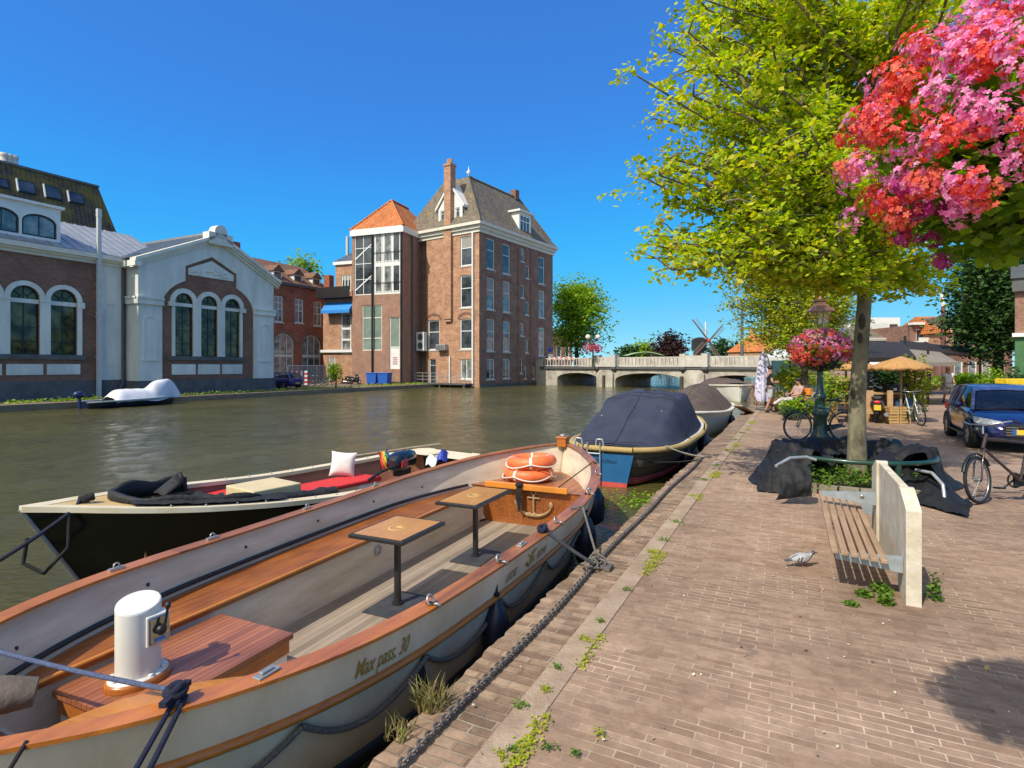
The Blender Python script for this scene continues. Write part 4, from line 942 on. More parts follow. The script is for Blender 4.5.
M_boatwhite = mat('boat_white', (.68,.66,.60), var=.08, rough=.35, scale=2)
M_gold = mat('gold_leaf', (.33,.21,.05), var=.2, rough=.35, scale=20)
M_chain = mat('weathered_chain', (.11,.10,.095), var=.4, rough=.6, metal=.5, scale=8, col2=(.20,.17,.15))

def boatframe(s0, p0, s1, p1):
    a = W(s0,p0); b = W(s1,p1); d = (b-a); L_ = d.length; d.normalize()
    M = Matrix(((d.x,-d.y,0,a.x),(d.y,d.x,0,a.y),(0,0,1,0),(0,0,0,1)))
    return M, math.atan2(d.y,d.x), L_
def smooth_tab(xs, ys):
    xs = np.array(xs, float); ys = np.array(ys, float)
    m = np.gradient(ys, xs)
    for i in range(1, len(xs)-1):
        if (ys[i]-ys[i-1])*(ys[i+1]-ys[i]) <= 0: m[i] = 0
    def f(x):
        x = min(max(x, xs[0]), xs[-1]); i = min(max(int(np.searchsorted(xs, x))-1, 0), len(xs)-2)
        h = xs[i+1]-xs[i]; t = (x-xs[i])/h
        return float((2*t**3-3*t**2+1)*ys[i] + (t**3-2*t**2+t)*h*m[i] + (-2*t**3+3*t**2)*ys[i+1] + (t**3-t**2)*h*m[i+1])
    return f
class Hull:
    # x forward, y to port; hg half breadth and zg height at the gunwale, wr breadth ratio at the waterline
    def __init__(s, x0, x1, hg, zg, wr, rake=(.3,.1), wl=-.5, pw=.75):
        s.x0, s.x1, s.hg, s.zg, s.wr, s.rake, s.wl, s.pw = x0, x1, hg, zg, wr, rake, wl, pw
    def pt(s, x, z, side, off=0.0):
        zg = s.zg(x); t = max(0, min(1, (z-s.wl)/(zg-s.wl))); h = s.hg(x); hw = h*s.wr(x)
        y = hw + (h-hw)*t**s.pw if z > s.wl else hw*(1+(z-s.wl)*.9)
        m = (s.x0+s.x1)/2
        k = (x-m)/(s.x1-m) if x > m else (x-m)/(m-s.x0)
        sh = (s.rake[0] if k > 0 else s.rake[1])*(abs(k)**3)*(1-(z-s.wl)/(zg-s.wl))*(1 if k > 0 else -1)
        return Vector((x-sh, side*max(0,y+off), z))
    def xs(s, n=56):
        return [s.x0 + (s.x1-s.x0)*(.5-.5*math.cos(math.pi*i/n)) for i in range(n+1)]
    def shell(s, mb, M, zlow=-.85, k=12, off=0.0, z_in=None, xr=None, n=56, flip=False, mi=0, ztop=0.0):
        for side in (-1,1):
            rows = []
            for x in s.xs(n):
                if xr and not (xr[0] <= x <= xr[1]): continue
                zt = s.zg(x)+ztop; zl = zlow if z_in is None else z_in
                rows.append([s.pt(x, zt+(zl-zt)*j/k, side, off) for j in range(k+1)])
            if (side > 0) != flip: rows = rows[::-1]
            mb.grid(rows, M, mi)
    def cap(s, mb, M, w, th, out=.02, n=64, xr=None, mi=0):
        for side in (-1,1):
            rows = []
            for x in s.xs(n):
                if xr and not (xr[0] <= x <= xr[1]): continue
                z = s.zg(x); h = s.hg(x)
                yo = h+out if h > .001 else 0; yi = max(0, h-w)
                rows.append([Vector((x,side*yo,z-th)),Vector((x,side*yo,z)),Vector((x,side*yi,z)),Vector((x,side*yi,z-th)),Vector((x,side*yo,z-th))])
            if side < 0: rows = rows[::-1]
            mb.grid(rows, M, mi, False)
    def line(s, dz, side, off, n=60, xr=None, top=True):
        out = []
        for x in s.xs(n):
            if xr and not (xr[0] <= x <= xr[1]): continue
            out.append(s.pt(x, s.zg(x)+dz if top else dz, side, off))
        return out
    def deck(s, mb, M, x0, x1, z, inset=.05, n=30, top=False, mi=0, ya=-1, yb=1):
        rows = []
        for i in range(n+1):
            x = x0+(x1-x0)*i/n; zz = s.zg(x)+z if top else z
            h = max(0, abs(s.pt(x, zz, 1).y)-inset)
            rows.append([Vector((x,h*(ya+(yb-ya)*j/6),zz)) for j in range(7)])
        mb.grid(rows[::-1], M, mi, False)
def text_on(name, txt, size, material, parent, M, hull, xs, zrel, side, shear=.25, sx=1.0, bold=.012, flip=1):
    cu = bpy.data.curves.new(name, 'FONT'); cu.body = txt; cu.size = size; cu.offset = bold*size; cu.shear = shear; cu.resolution_u = 3
    o = bpy.data.objects.new(name, cu); COL.objects.link(o)
    dg = bpy.context.evaluated_depsgraph_get(); me = bpy.data.meshes.new_from_object(o.evaluated_get(dg))
    mb = MB(); V = []
    for v in me.vertices:
        x = xs + flip*v.co.x*sx; z = hull.zg(x)+zrel+v.co.y
        V.append(hull.pt(x, z, side, .004))
    mb.add(V, [tuple(p.vertices) for p in me.polygons], M)
    bpy.data.objects.remove(o); bpy.data.curves.remove(cu); bpy.data.meshes.remove(me)
    return mb.build(name, material, parent)
def rope(name, label, pts, r, m, cat='rope', parent=None, group=None, sag=0.0, n=14):
    P = []
    for i in range(len(pts)-1):
        a, b = Vector(pts[i]), Vector(pts[i+1])
        for k in range(n):
            t = k/n; q = a.lerp(b,t); q.z -= sag*4*t*(1-t); P.append(q)
    P.append(Vector(pts[-1]))
    mb = MB(); mb.tube(P, r, 8); o = mb.build(name, m, parent)
    if parent is None: tag(o, label, cat, group)
    return o
def knot(mb, c, r, k=3, M=None):
    rr = random.Random(int(c[0]*1000)%997)
    for i in range(k):
        T = Matrix.Translation(c) @ Matrix.Rotation(rr.uniform(0,3),4,'Z') @ Matrix.Rotation(rr.uniform(-.9,.9),4,'X')
        mb.torus(r*rr.uniform(.8,1.2), r*.45, 14, 7, T)

# ---------------------------------------------------------------- the passenger sloop
MP, angP, LP = boatframe(0,-3.02,10,-3.38)
hg = smooth_tab([.66,.72,.82,1.0,1.23,1.45,1.9,2.2,2.6,3.2,4.3,5.3,6.3,6.9,7.35,7.8,8.2,8.45,8.6],[0,.22,.37,.54,.73,.86,1.05,1.13,1.19,1.23,1.27,1.28,1.19,1.05,.89,.66,.40,.18,0])
zg = smooth_tab([.6,1.5,3,4.3,5.5,6.4,7.3,8.0,8.6],[.39,.355,.31,.30,.32,.36,.415,.46,.50])
wr = smooth_tab([.6,1.2,2.5,5,7,8.6],[.45,.62,.76,.78,.62,.4])
HP = Hull(.66,8.6,hg,zg,wr,rake=(.35,.15))
lp = (MP @ Vector((4.5,0,-.5)))
pb = thing('passenger_boat', 'open cream passenger sloop with varnished rails and two pole tables alongside the quay', 'boat', lp, angP)
mb = MB(); HP.shell(mb, MP); mb.build('hull', M_hull, pb)
mb = MB(); HP.shell(mb, MP, off=-.05, z_in=-.46, flip=True, k=6, ztop=-.03); mb.build('inner_lining', M_inner, pb)
mb = MB(); HP.cap(mb, MP, .105, .018, out=.02, n=160, xr=(.6,2.77)); mb.build('gunwale_rail', M_varn, pb); mb = MB(); HP.cap(mb, MP, .104, .018, out=.019, n=160, xr=(2.74,8.7)); mb.build('gunwale_rail', M_varnm, pb)
for side in (-1,1):
    mb = MB(); mb.tube(HP.line(-.268, side, .010), .026, 8, M=MP, flat=.9); mb.build('rubbing_strake', M_varn, pb)
    mb = MB(); mb.tube(HP.line(-.47, side, .004, top=False), .05, 6, M=MP, flat=1.3); mb.build('boot_stripe', M_black, pb)
mb = MB(); HP.deck(mb, MP, .8, 7.02, -.44, .02); mb.build('floor', M_teak, pb)
# port bench
mb = MB(); rows = []; n=40
for i in range(n+1):
    x = 1.05+5.95*i/n; yi = HP.pt(x,.01,1).y-.05; yf = min(.64, yi-.12)
    rows.append([Vector((x,yi,.01)),Vector((x,yf,.01)),Vector((x,yf,-.035))])
mb.grid(rows, MP, 0, False); bench = mb.build('bench', M_varnd, pb)
mb = MB(); mb.tube([(r[1].x,r[1].y+.0,.004) for r in rows], .014, 6, M=MP); mb.build('bench_edge', M_ochre, bench)
mb = MB(); mb.grid([[Vector((r[1].x,r[1].y+.02,-.03)),Vector((r[1].x,r[1].y+.02,-.44))] for r in rows], MP, 0, False); mb.build('bench_front', M_inner, bench)
mb = MB(); mb.torus(.045,.009,18,6,MP @ Matrix.Translation((4.6,.645,-.16)) @ Matrix.Rotation(R(90),4,'X')); mb.build('ring_vent', M_alu, bench)
# dark moulding strip on the lining above the bench
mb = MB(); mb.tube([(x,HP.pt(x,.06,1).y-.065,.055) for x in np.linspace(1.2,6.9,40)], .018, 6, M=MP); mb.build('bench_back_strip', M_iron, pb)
# foredeck, bulkhead, anchor carving
xb = 6.98
mb = MB(); HP.deck(mb, MP, xb-.02, 8.5, .055, .03); mb.build('foredeck', M_hatch, pb)
mb = MB(); hb = HP.pt(xb,.0,1).y-.05; hb2 = HP.pt(xb,-.44,1).y-.05
mb.prism([(-hb2,-.44),(hb2,-.44),(hb,.05),(-hb,.05)], 'x', xb, xb+.04, MP); bk = mb.build('bulkhead', M_varnd, pb)
mb = MB(); mb.box(xb-.09,xb-.02,-.62,.60,.058,.135,MP); mb.build('deck_coaming', M_ochre, bk, bevel=.008)
mb = MB(); T = MP @ Matrix.Translation((xb-.02,-.12,-.17))
arc = [(0,.26*math.cos(R(a)),.05+.17*math.sin(R(a))) for a in range(195,350,9)]
mb.tube(arc, [.012+.014*math.sin(math.pi*i/(len(arc)-1)) for i in range(len(arc))], 6, M=T)
mb.tube([(0,0,-.12),(0,0,.17)], .016, 6, M=T); mb.tube([(0,-.09,.12),(0,.09,.12)], .013, 6, M=T); mb.torus(.035,.011,14,6,T @ Matrix.Translation((0,0,.2)) @ Matrix.Rotation(R(90),4,'Y'))
for sg in (-1,1): mb.ell((0,.25*sg,.04),(.02,.035,.05),8,6,T)
for k in range(5): mb.ell((0,-.05+.035*k,-.115+.012*(k%2)),(.025,.03,.028),8,6,T)
mb.build('anchor_carving', mat('carved_pale_wood',(.30,.19,.09),var=.3,rough=.5,scale=20), bk)
mb = MB(); 
for k in range(5): mb.tube([(xb-.08,.03+.014*k,.13),(xb-.115,.035+.013*k,.09),(xb-.11,.03+.018*k,-.05),(xb-.09,.02+.016*k+.02*math.sin(k),-.2-.02*(k%3))], .011, 6, M=MP)
mb.ell((xb-.1,.06,.13),(.05,.06,.035),10,6,MP); mb.build('rope_hank', M_rope_k, bk)
# stem head
mb = MB(); xt=8.5; mb.cbox((xt,0,zg(xt)+.02),(.16,.15,.14),M=MP); mb.cbox((xt+.01,0,zg(xt)+.10),(.20,.19,.035),M=MP); st = mb.build('stem_head', M_varn, pb, bevel=.01)
mb = MB(); mb.ell((xt,0,zg(xt)+.13),(.05,.05,.025),10,6,MP); mb.build('stem_cap', M_alu, st)
mb = MB(); mb.tube([HP.pt(8.6,zg(8.6)-.02-.1*k,1)+Vector((.02,0,0)) for k in range(12)], .035, 8, M=MP); mb.build('stem_post', M_varn, pb)
# hatch box with steering pedestal
y0,y1 = -.11,.60
mb = MB(); mb.box(1.66,2.72,y0,y1,-.09,-.05,MP); hx = mb.build('engine_hatch', M_hatch, pb, bevel=.006)
mb = MB(); mb.box(1.68,2.70,y0+.02,y1-.02,-.18,-.0905,MP); mb.build('hatch_skirt', M_varn, hx)
mb = MB(); mb.box(1.69,2.69,y0+.03,y1-.03,-.44,-.181,MP); mb.build('hatch_base', M_boatwhite, hx)
T = MP @ Matrix.Translation((1.93,.27,0)) @ Matrix.Diagonal((1.12,.92,1,1))
def slant(r, zb, zt, n=36): return None
mb = MB(); n=36; ring=lambda r,z,sl: [Vector((r*math.cos(2*math.pi*k/n), r*math.sin(2*math.pi*k/n), z+sl*(r*math.cos(2*math.pi*k/n)*.3+r*math.sin(2*math.pi*k/n)*.55))) for k in range(n)]
rows = [ring(.106,-.045,0),ring(.106,.05,0),ring(.106,.385,.45)]
mb.grid(rows, T, 0, True, True); rows = [ring(.106,.385,.45),ring(.103,.394,.45),ring(.097,.397,.45)]; mb.grid(rows, T, 0, False, True); mb.poly(ring(.097,.397,.45), T); pd = mb.build('steering_pedestal', M_boatwhite, pb)
mb = MB(); mb.lathe([(.0,-.012),(.15,-.012),(.153,-.03),(.153,-.048)],32,T); mb.build('wood_plinth', M_varn, pd)
mb = MB(); mb.lathe([(.0,-.004),(.135,-.004),(.14,-.011)],32,T)
for a in range(0,360,45): mb.lathe([(.014,-.004),(.014,.006),(.0,.008)],8,T @ Matrix.Translation((.122*math.cos(R(a)),.122*math.sin(R(a)),0)))
mb.build('flange', M_boatwhite, pd)
Tp = MP @ Matrix.Translation((1.975,.185,.245)) @ Matrix.Rotation(R(-4),4,'Z')
mb = MB(); mb.box(-.065,.065,-.03,.06,-.09,.085,Tp); mb.build('control_housing', M_boatwhite, pd, bevel=.008)
mb = MB(); mb.box(-.055,.055,-.04,-.0305,-.078,.072,Tp); pn = mb.build('control_panel', mat('chromed_panel',(.30,.27,.23),var=.3,rough=.15,metal=.9,scale=25), pd, bevel=.006)
mb = MB(); mb.lathe([(.026,0),(.03,.02),(.018,.035),(.0,.036)],16,Tp @ Matrix.Translation((0,-.04,.0)) @ Matrix.Rotation(R(90),4,'X')); mb.tube([(0,-.07,0),(.012,-.075,.05),(.02,-.08,.12)],.008,8,M=Tp); mb.ell((.022,-.08,.135),(.016,.016,.02),8,6,Tp); mb.build('throttle_lever', M_black, pn)
mb = MB(); mb.box(-.03,.03,-.043,-.041,-.065,-.045,Tp); mb.build('panel_sticker', mat('blue_sticker',(.06,.22,.55)), pn)
mb = MB(); mb.ell((2.03,.36,.38),(.025,.025,.03),10,8,MP); mb.tube([(2.02,.33,.34),(2.03,.36,.38)],.01,6,M=MP); mb.build('horn_button', M_black, pd)
mb = MB(); mb.tube([(1.50,-.10,-.2),(1.62,-.02,.02)],.012,8,M=MP); mb.ell((1.62,-.02,.02),(.018,.018,.02),8,6,MP); mb.build('gear_stick', M_black, pb)
# stern bench, hidden by the rail for the most part
mb = MB(); HP.deck(mb, MP, .8, 1.3, .02, .05); mb.build('stern_seat', M_varnd, pb)
mb = MB(); mb.box(1.28,1.32,-.7,.7,-.44,.019,MP); mb.build('stern_seat_front', M_inner, pb)
# side deck flare at the helm
mb = MB(); rows=[]
for i in range(17):
    x = 1.05+.75*i/16; h = hg(x); wd = .02+.20*math.sin(math.pi*i/16)**.8
    rows.append([Vector((x,-h+.085,zg(x)-.004)),Vector((x,-h+.085+wd,zg(x)-.03)),Vector((x,-h+.085+wd,zg(x)-.06))])
mb.grid(rows,MP,0,False); mb.build('side_deck', M_ochre, pb)
# two pole tables
def pole_table(x0,x1,ya,yb,xp,yp):
    t0 = MB(); zt=.262; t0.box(x0,x1,ya,yb,zt-.035,zt,MP); tb = t0.build('table_frame', M_iron, pb, bevel=.006)
    a = MB(); a.box(x0+.035,x1-.035,ya+.035,yb-.035,zt+.0005,zt+.004,MP); a.build('table_top', M_ochre2, tb)
    a = MB(); cx,cy=(x0+x1)/2,(ya+yb)/2
    a.tube([(cx+.10*math.cos(R(q)),cy+.075*math.sin(R(q)),zt+.005) for q in range(20,300,20)],.010,6,M=MP,flat=.2)
    a.ell((cx+.02,cy,zt+.004),(.03,.045,.004),10,6,MP); a.build('inlay_emblem', mat('inlay_gold',(.62,.42,.12),rough=.4), tb)
    a = MB(); a.tube([(xp,yp,zt-.03),(xp,yp,-.43)],.032,16,M=MP); a.tube([(xp,yp,-.43),(xp,yp,-.40)],.05,16,M=MP); a.build('table_pole', M_iron, tb)
    a = MB(); a.box(xp-.26,xp+.26,yp-.19,yp+.19,-.438,-.425,MP); a.build('table_base', mat('dark_steel_plate',(.045,.047,.05),var=.3,rough=.6,scale=8), tb)
M_ochre2 = woodmat('honey_wood', (.40,.17,.035), (.56,.27,.06), rough=.3, coat=.4, grain=(3,25,25))
pole_table(3.80,4.50,-.22,.36,4.12,.06)
pole_table(5.13,6.02,-.22,.30,5.55,.02)
# lettering, rope swags, eyes and cleats on the quay side
text_on('lettering_passengers', 'Max pass. 30', .15, M_gold, pb, MP, HP, 2.18, -.205, -1, shear=.0, sx=.50, bold=.006)
text_on('lettering_name', 'LEIDSE', .10, mat('brown_gilt',(.20,.13,.05)), pb, MP, HP, 3.74, -.20, -1, shear=.1, sx=.62, bold=.0)
text_on('lettering_owner', 'REDERIJ', .10, mat('brown_gilt2',(.20,.13,.05)), pb, MP, HP, 4.33, -.20, -1, shear=.1, sx=.62, bold=.0)
mb = MB()
def hp(x,z): return HP.pt(x,zg(x)+z,-1,.006)
mb.tube([hp(4.16,-.19),hp(4.22,-.08)],.008,6,M=MP); mb.tube([hp(4.1,-.15),hp(4.12,-.185),hp(4.16,-.20),hp(4.21,-.185),hp(4.24,-.14)],.008,6,M=MP); mb.tube([hp(4.17,-.095),hp(4.26,-.085)],.006,6,M=MP); mb.tube([hp(4.1,-.09),hp(4.2,-.14),hp(4.27,-.19)],.006,6,M=MP)
mb.build('anchor_emblem', M_gold, pb)
eyes = [1.1,1.9,2.75,3.7,4.6,5.6,6.6,7.5]
mb = MB()
for i in range(len(eyes)-1):
    x0,x1 = eyes[i],eyes[i+1]; P=[]
    for k in range(15):
        t=k/14; x=x0+(x1-x0)*t; z=zg(x)-.32-.18*4*t*(1-t)
        P.append(HP.pt(x,z,-1,.025))
    mb.tube(P,.016,7,M=MP)
mb.build('side_rope', M_rope_g, pb)
for x in (1.75,4.05,6.05):
    mb = MB(); T = MP @ Matrix.Translation((x,-hg(x)+.055,zg(x)+.006)); mb.cbox((0,0,0),(.12,.05,.012),M=T); mb.cbox((0,0,.012),(.07,.025,.012),M=T); mb.build('deck_fitting', M_steel, pb, bevel=.005)
for x in (2.75,3.6,4.75,5.85,6.75):
    mb = MB(); T = MP @ Matrix.Translation((x,-hg(x)+.03,zg(x)+.03)) @ Matrix.Rotation(R(70),4,'X'); mb.torus(.028,.008,14,7,T); mb.torus(.02,.007,12,6,MP @ Matrix.Translation((x,-hg(x)-.02,zg(x)+.005)) @ Matrix.Rotation(R(50),4,'Y')); mb.build('shackle', M_steel, pb)
for x in (2.3,3.1,4.2,5.3):
    mb = MB(); T = MP @ Matrix.Translation((x,hg(x)-.04,zg(x)+.01)); mb.cbox((0,0,0),(.10,.03,.02),M=T); mb.torus(.02,.006,10,6,T @ Matrix.Translation((0,0,.02)) @ Matrix.Rotation(R(90),4,'X')); mb.build('rail_fitting', M_steel, pb)
# bits of ironwork on the lining
mb = MB()
for x in (1.6,2.5,3.4,4.3,5.2,6.1): mb.ell((x,HP.pt(x,.16,1).y-.055,.16),(.014,.008,.014),8,6,MP)
mb.build('lining_studs', M_iron, pb)

# ring buoys on the foredeck
def ringbuoy(label, c, tilt, rz):
    r = thing('ring_buoy', label, 'ring buoy', c, rz, 'orange ring buoys on the bow')
    T = Matrix.Translation(c) @ Matrix.Rotation(rz,4,'Z') @ Matrix.Rotation(tilt,4,'X')
    mb = MB(); mb.torus(.285,.09,40,14,T); mb.build('ring', M_orange, r)
    for k in range(4):
        a = math.pi/2*k+.5+.15*(k%2); mb = MB()
        pts = [(.285*math.cos(a+d),.285*math.sin(a+d),0) for d in np.linspace(-.06,.06,4)]
        mb.tube(pts,.0922,14,M=T); mb.build('band', M_boatwhite, r)
    mb = MB(); P=[]
    for k in range(48):
        a = 2*math.pi*k/48; w = abs(math.sin(2*(a-.5)))
        P.append(((.38+.02*w)*math.cos(a),(.38+.02*w)*math.sin(a),-.05*w))
    mb.tube(P,.010,6,True,T); mb.build('grab_line', M_boatwhite, r)
M_orange = mat('buoy_orange', (.70,.13,.035), var=.12, rough=.5, scale=6, col2=(.80,.19,.06))
cb = MP @ Vector((7.62,.22,.15)); ringbuoy('lower orange ring buoy lying flat on the wooden foredeck', cb, 0, .4)
cb = MP @ Vector((7.66,.20,.322)); ringbuoy('upper orange ring buoy resting tilted on the other one', cb, R(-3), 1.0)
# folded canvas at the helm
mb = MB(); P=[at(-60,712,.20),at(0,694,.20),at(30,690,.19),at(42,697,.16)]
P=[at(-90,700,.22),at(-30,697,.22),at(10,693,.21),at(36,691,.19)]
mb.tube([q+Vector((0,0,.01*math.sin(i*2))) for i,q in enumerate(P)],[.10,.10,.095,.075],14,flat=.8)
tag(mb.build('rolled_canvas', mat('taupe_canvas',(.13,.105,.085),var=.2,rough=.9,scale=8,bump=.4,bscale=30), None), 'rolled taupe canvas lying at the stern of the cream sloop', 'canvas')
# fenders
def fender(label, x, hull, M, side, z0, ln, r, m=M_fend, bulb=False, ropem=M_rope_k, gap=.0, name='fender'):
    a = M @ hull.pt(x,hull.zg(x)+.01,side,.0); h = hull.pt(x,z0+ln*.4,side,r+.01+gap); c = M @ h
    t = thing(name, label, 'fender', (c.x,c.y,z0), 0, 'fenders hanging between the boats and the quay')
    prof = [(.012,ln+.05),(.02,ln),(r*.55,ln*.93),(r*.95,ln*.7),(r,ln*.35),(r*.9,ln*.15),(r*.5,.03),(.02,0)]
    mb = MB(); mb.lathe(prof[::-1],18,Matrix.Translation((c.x,c.y,z0))); mb.build('body', m, t)
    mb = MB(); mb.tube([a,a+(Vector((c.x,c.y,a.z))-a)*.5,Vector((c.x,c.y,z0+ln+.25)),Vector((c.x,c.y,z0+ln))],.011,7); knot(mb,(c.x,c.y,z0+ln+.05),.018); mb.build('lanyard', ropem, t)
fender('slim black fender hanging beside the passenger limit lettering', 2.75, HP, MP, -1, -.33, .26, .04, M_iron)
fender('navy fender hanging beside the boat name lettering', 3.6, HP, MP, -1, -.50, .52, .105)
fender('navy fender hanging below the second shackle from the bow', 5.85, HP, MP, -1, -.46, .56, .12)
fender('big dark ball fender hanging nearest the bow of the cream sloop', 7.35, HP, MP, -1, -.42, .55, .17)

# ropes
cl = MP @ Vector((1.42,-hg(1.42)+.05,zg(1.42)+.02))
mb = MB(); knot(mb, cl+Vector((0,0,.03)), .035, 4); mb.cbox(cl+Vector((0,0,.02)),(.17,.03,.022),angP+.4)
tag(mb.build('rope_knot', M_rope_d), 'navy rope lashed in a knot on the rail beside the pedestal', 'rope knot')
q1 = W(.28,-1.55,.02); q2 = W(.42,-1.56,.02)
rope('mooring_rope', 'navy mooring rope running down from the rail knot to the quay, nearer the stern', [cl, q1], .011, M_rope_d, group='mooring ropes', sag=.02)
rope('mooring_rope', 'navy mooring rope running down from the rail knot to the quay, nearer the bow', [cl+Vector((.03,.02,0)), q2], .012, M_rope_d, group='mooring ropes', sag=.03)
lft = atd(-60,634,2.9)
rope('mooring_rope', 'faded blue rope stretched from the rail knot past the white pedestal', [cl+Vector((0,0,.03)), lft], .011, M_rope_b, group='mooring ropes', sag=.02)
s0 = MP @ Vector((1.02,-.55,zg(1.0))); rope('mooring_rope', 'thin black line dropping from the sloop rail at the bottom left corner', [s0, W(.05,-1.6,.02)], .008, M_rope_k, group='mooring ropes')
ma = W(4.62,-1.53,.05); kb = MP @ Vector((4.45,-hg(4.45)+.04,zg(4.45)+.03))
mb = MB(); knot(mb, kb, .035, 4); tag(mb.build('rope_knot', M_rope_d), 'navy rope knot on the rail above the boat name', 'rope knot')
rope('mooring_rope', 'grey double rope from the rail above the boat name to the quay chain', [kb, ma], .016, mat('slate_rope',(.06,.06,.075),rough=.9,bump=.8,bscale=200), group='mooring ropes', sag=.01)
rope('mooring_rope', 'brown grey rope from the bow rail down to the tangle on the chain', [MP @ Vector((5.2,-hg(5.2)+.04,zg(5.2)+.02)), MP @ Vector((5.3,-hg(5.3)-.05,zg(5.3)+.03)), W(4.75,-1.53,.04)], .011, M_rope_g, group='mooring ropes')
mb = MB(); rr = random.Random(4)
for k in range(6):
    c = W(4.55+.05*k,-1.53+rr.uniform(-.04,.04),.03+rr.uniform(0,.03)); mb.torus(rr.uniform(.03,.06),.009,18,6,Matrix.Translation(c) @ Matrix.Rotation(rr.uniform(-1,1),4,'X') @ Matrix.Rotation(rr.uniform(0,3),4,'Z'))
tag(mb.build('rope_tangle', M_rope_g), 'tangle of grey rope tied round the chain on the quay edge', 'rope')
rope('bow_line', 'thin dark line from the foredeck plank to the bow rail', [MP @ Vector((6.9,-.5,.14)), MP @ Vector((7.3,-hg(7.3)+.04,zg(7.3)+.04))], .008, M_rope_k)
# quay chain
mb = MB(); s = .2; k = 0
while s < 11.2:
    p = -1.53+.012*math.sin(s*2.1)+.018*math.sin(s*.7); c = W(s,p,.018); T = Matrix.Translation(c) @ Matrix.Rotation(math.atan2(UY,UX)+rnd.uniform(-.12,.12),4,'Z') @ Matrix.Rotation(R(45)+(R(90) if k%2 else 0),4,'X') @ Matrix.Diagonal((1.55,1,1,1))
    mb.torus(.0155,.0062,12,6,T); s += .034; k += 1
tag(mb.build('mooring_chain', M_chain), 'heavy steel chain lying along the brick quay edge', 'chain')
for s in (4.7,11.3):
    mb = MB(); mb.torus(.06,.012,18,8,Matrix.Translation(W(s,-1.50,.03)) @ Matrix.Rotation(R(20),4,'X')); mb.cbox(W(s,-1.42,.01),(.12,.06,.03),math.atan2(UY,UX))
    tag(mb.build('mooring_ring', M_chain), 'iron mooring ring in the quay edge '+('under the rope tangle' if s<5 else 'at the far end of the chain'), 'mooring ring')

# ---------------------------------------------------------------- the black sloop behind
MS, angS, LS = boatframe(8.30,-5.30,2.52,-6.20)
hs2 = smooth_tab([0,.12,.5,1.2,2.2,3.2,4.1,4.8,5.3,5.6,LS],[.55,.70,.85,.96,1.02,.99,.88,.66,.38,.16,0])
zs2 = smooth_tab([0,1.5,3,4.5,LS],[.27,.20,.21,.33,.49])
ws2 = smooth_tab([0,2.5,4.5,LS],[.7,.8,.6,.35])
HS = Hull(0,LS,hs2,zs2,ws2,rake=(.55,.05))
bs_ = thing('black_sloop', 'small black open sloop with cream decks and red cushions beside the cream boat', 'boat', MS @ Vector((2.8,0,-.5)), angS)
M_blackhull = mat('gloss_black_hull', (.006,.006,.007), var=.2, rough=.2, spec=.4, coat=.15)
M_creamdeck = mat('cream_deck', (.62,.52,.33), var=.08, scale=3, rough=.5, col2=(.70,.63,.48)); M_tandeck = mat('tan_deck', (.50,.34,.14), var=.12, scale=4, rough=.6, col2=(.60,.44,.20))
M_inwood = woodmat('red_brown_lining', (.26,.10,.06), (.40,.18,.11), rough=.45)
mb = MB(); HS.shell(mb, MS); mb.poly([MS @ HS.pt(0,zs2(0)+( -.85-zs2(0))*j/12,sd) for sd in (1,) for j in range(13)]+[MS @ HS.pt(0,zs2(0)+(-.85-zs2(0))*j/12,-1) for j in range(12,-1,-1)]); mb.build('hull', M_blackhull, bs_)
mb = MB(); HS.shell(mb, MS, off=-.06, z_in=-.35, flip=True, k=5, ztop=-.03, xr=(.1,4.3)); HS.shell(mb, MS, off=-.06, z_in=-.05, flip=True, k=3, ztop=-.03, xr=(4.1,5.0)); mb.build('inner_lining', M_inwood, bs_)
mb = MB(); HS.cap(mb, MS, .13, .05, out=.035); mb.build('gunwale', M_creamdeck, bs_, bevel=.012)
mb = MB(); HS.deck(mb, MS, 4.95, LS-.02, -.005, .02, top=True); mb.build('bow_deck', M_tandeck, bs_)
mb = MB(); HS.deck(mb, MS, 0.02, .5, -.005, .02, top=True); mb.build('stern_deck', M_creamdeck, bs_)
mb = MB(); HS.deck(mb, MS, .1, 4.3, -.34, .05); mb.build('floor', M_teak, bs_)
mb = MB(); yb2=HS.pt(4.97,-.15,1).y-.06; yt2=HS.pt(4.97,.2,1).y-.06; mb.prism([(-yb2,-.15),(yb2,-.15),(yt2,zs2(4.97)-.01),(-yt2,zs2(4.97)-.01)],'x',4.96,4.99,MS); mb.build('bow_bulkhead', M_inwood, bs_)
mb = MB(); mb.tube([HS.pt(LS,zs2(LS)-.03-.08*k,1)+Vector((.012,0,0)) for k in range(14)],.022,8,M=MS); mb.build('stem_band', M_steel, bs_)
def lb(px,py,z): return MS.inverted() @ at(px,py,z)
M_red = mat('red_cushion', (.55,.025,.025), var=.1, rough=.8, scale=10, bump=.1)
M_box = mat('cream_locker', (.60,.49,.28), var=.08, rough=.5, scale=3)
def locker(name, a, b, yw, z0, z1, mtop, cushion=None):
    x0,x1=min(a.x,b.x),max(a.x,b.x); yc=(a.y+b.y)/2
    mb = MB(); mb.box(x0,x1,yc-yw,yc+yw,z0,z1,MS); o = mb.build(name, mtop, bs_, bevel=.012)
    if cushion: mb = MB(); mb.box(x0-.01,x1+.01,yc-yw-.015,yc+yw+.015,z1,z1+.055,MS); mb.build('cushion', cushion, o, bevel=.02, seg=3)
    mb = MB(); mb.box((x0+x1)/2-.09,(x0+x1)/2-.01,yc+yw,yc+yw+.004,(z0+z1)/2-.05,(z0+z1)/2+.05,MS); mb.build('clasp', M_iron, o)
    return o
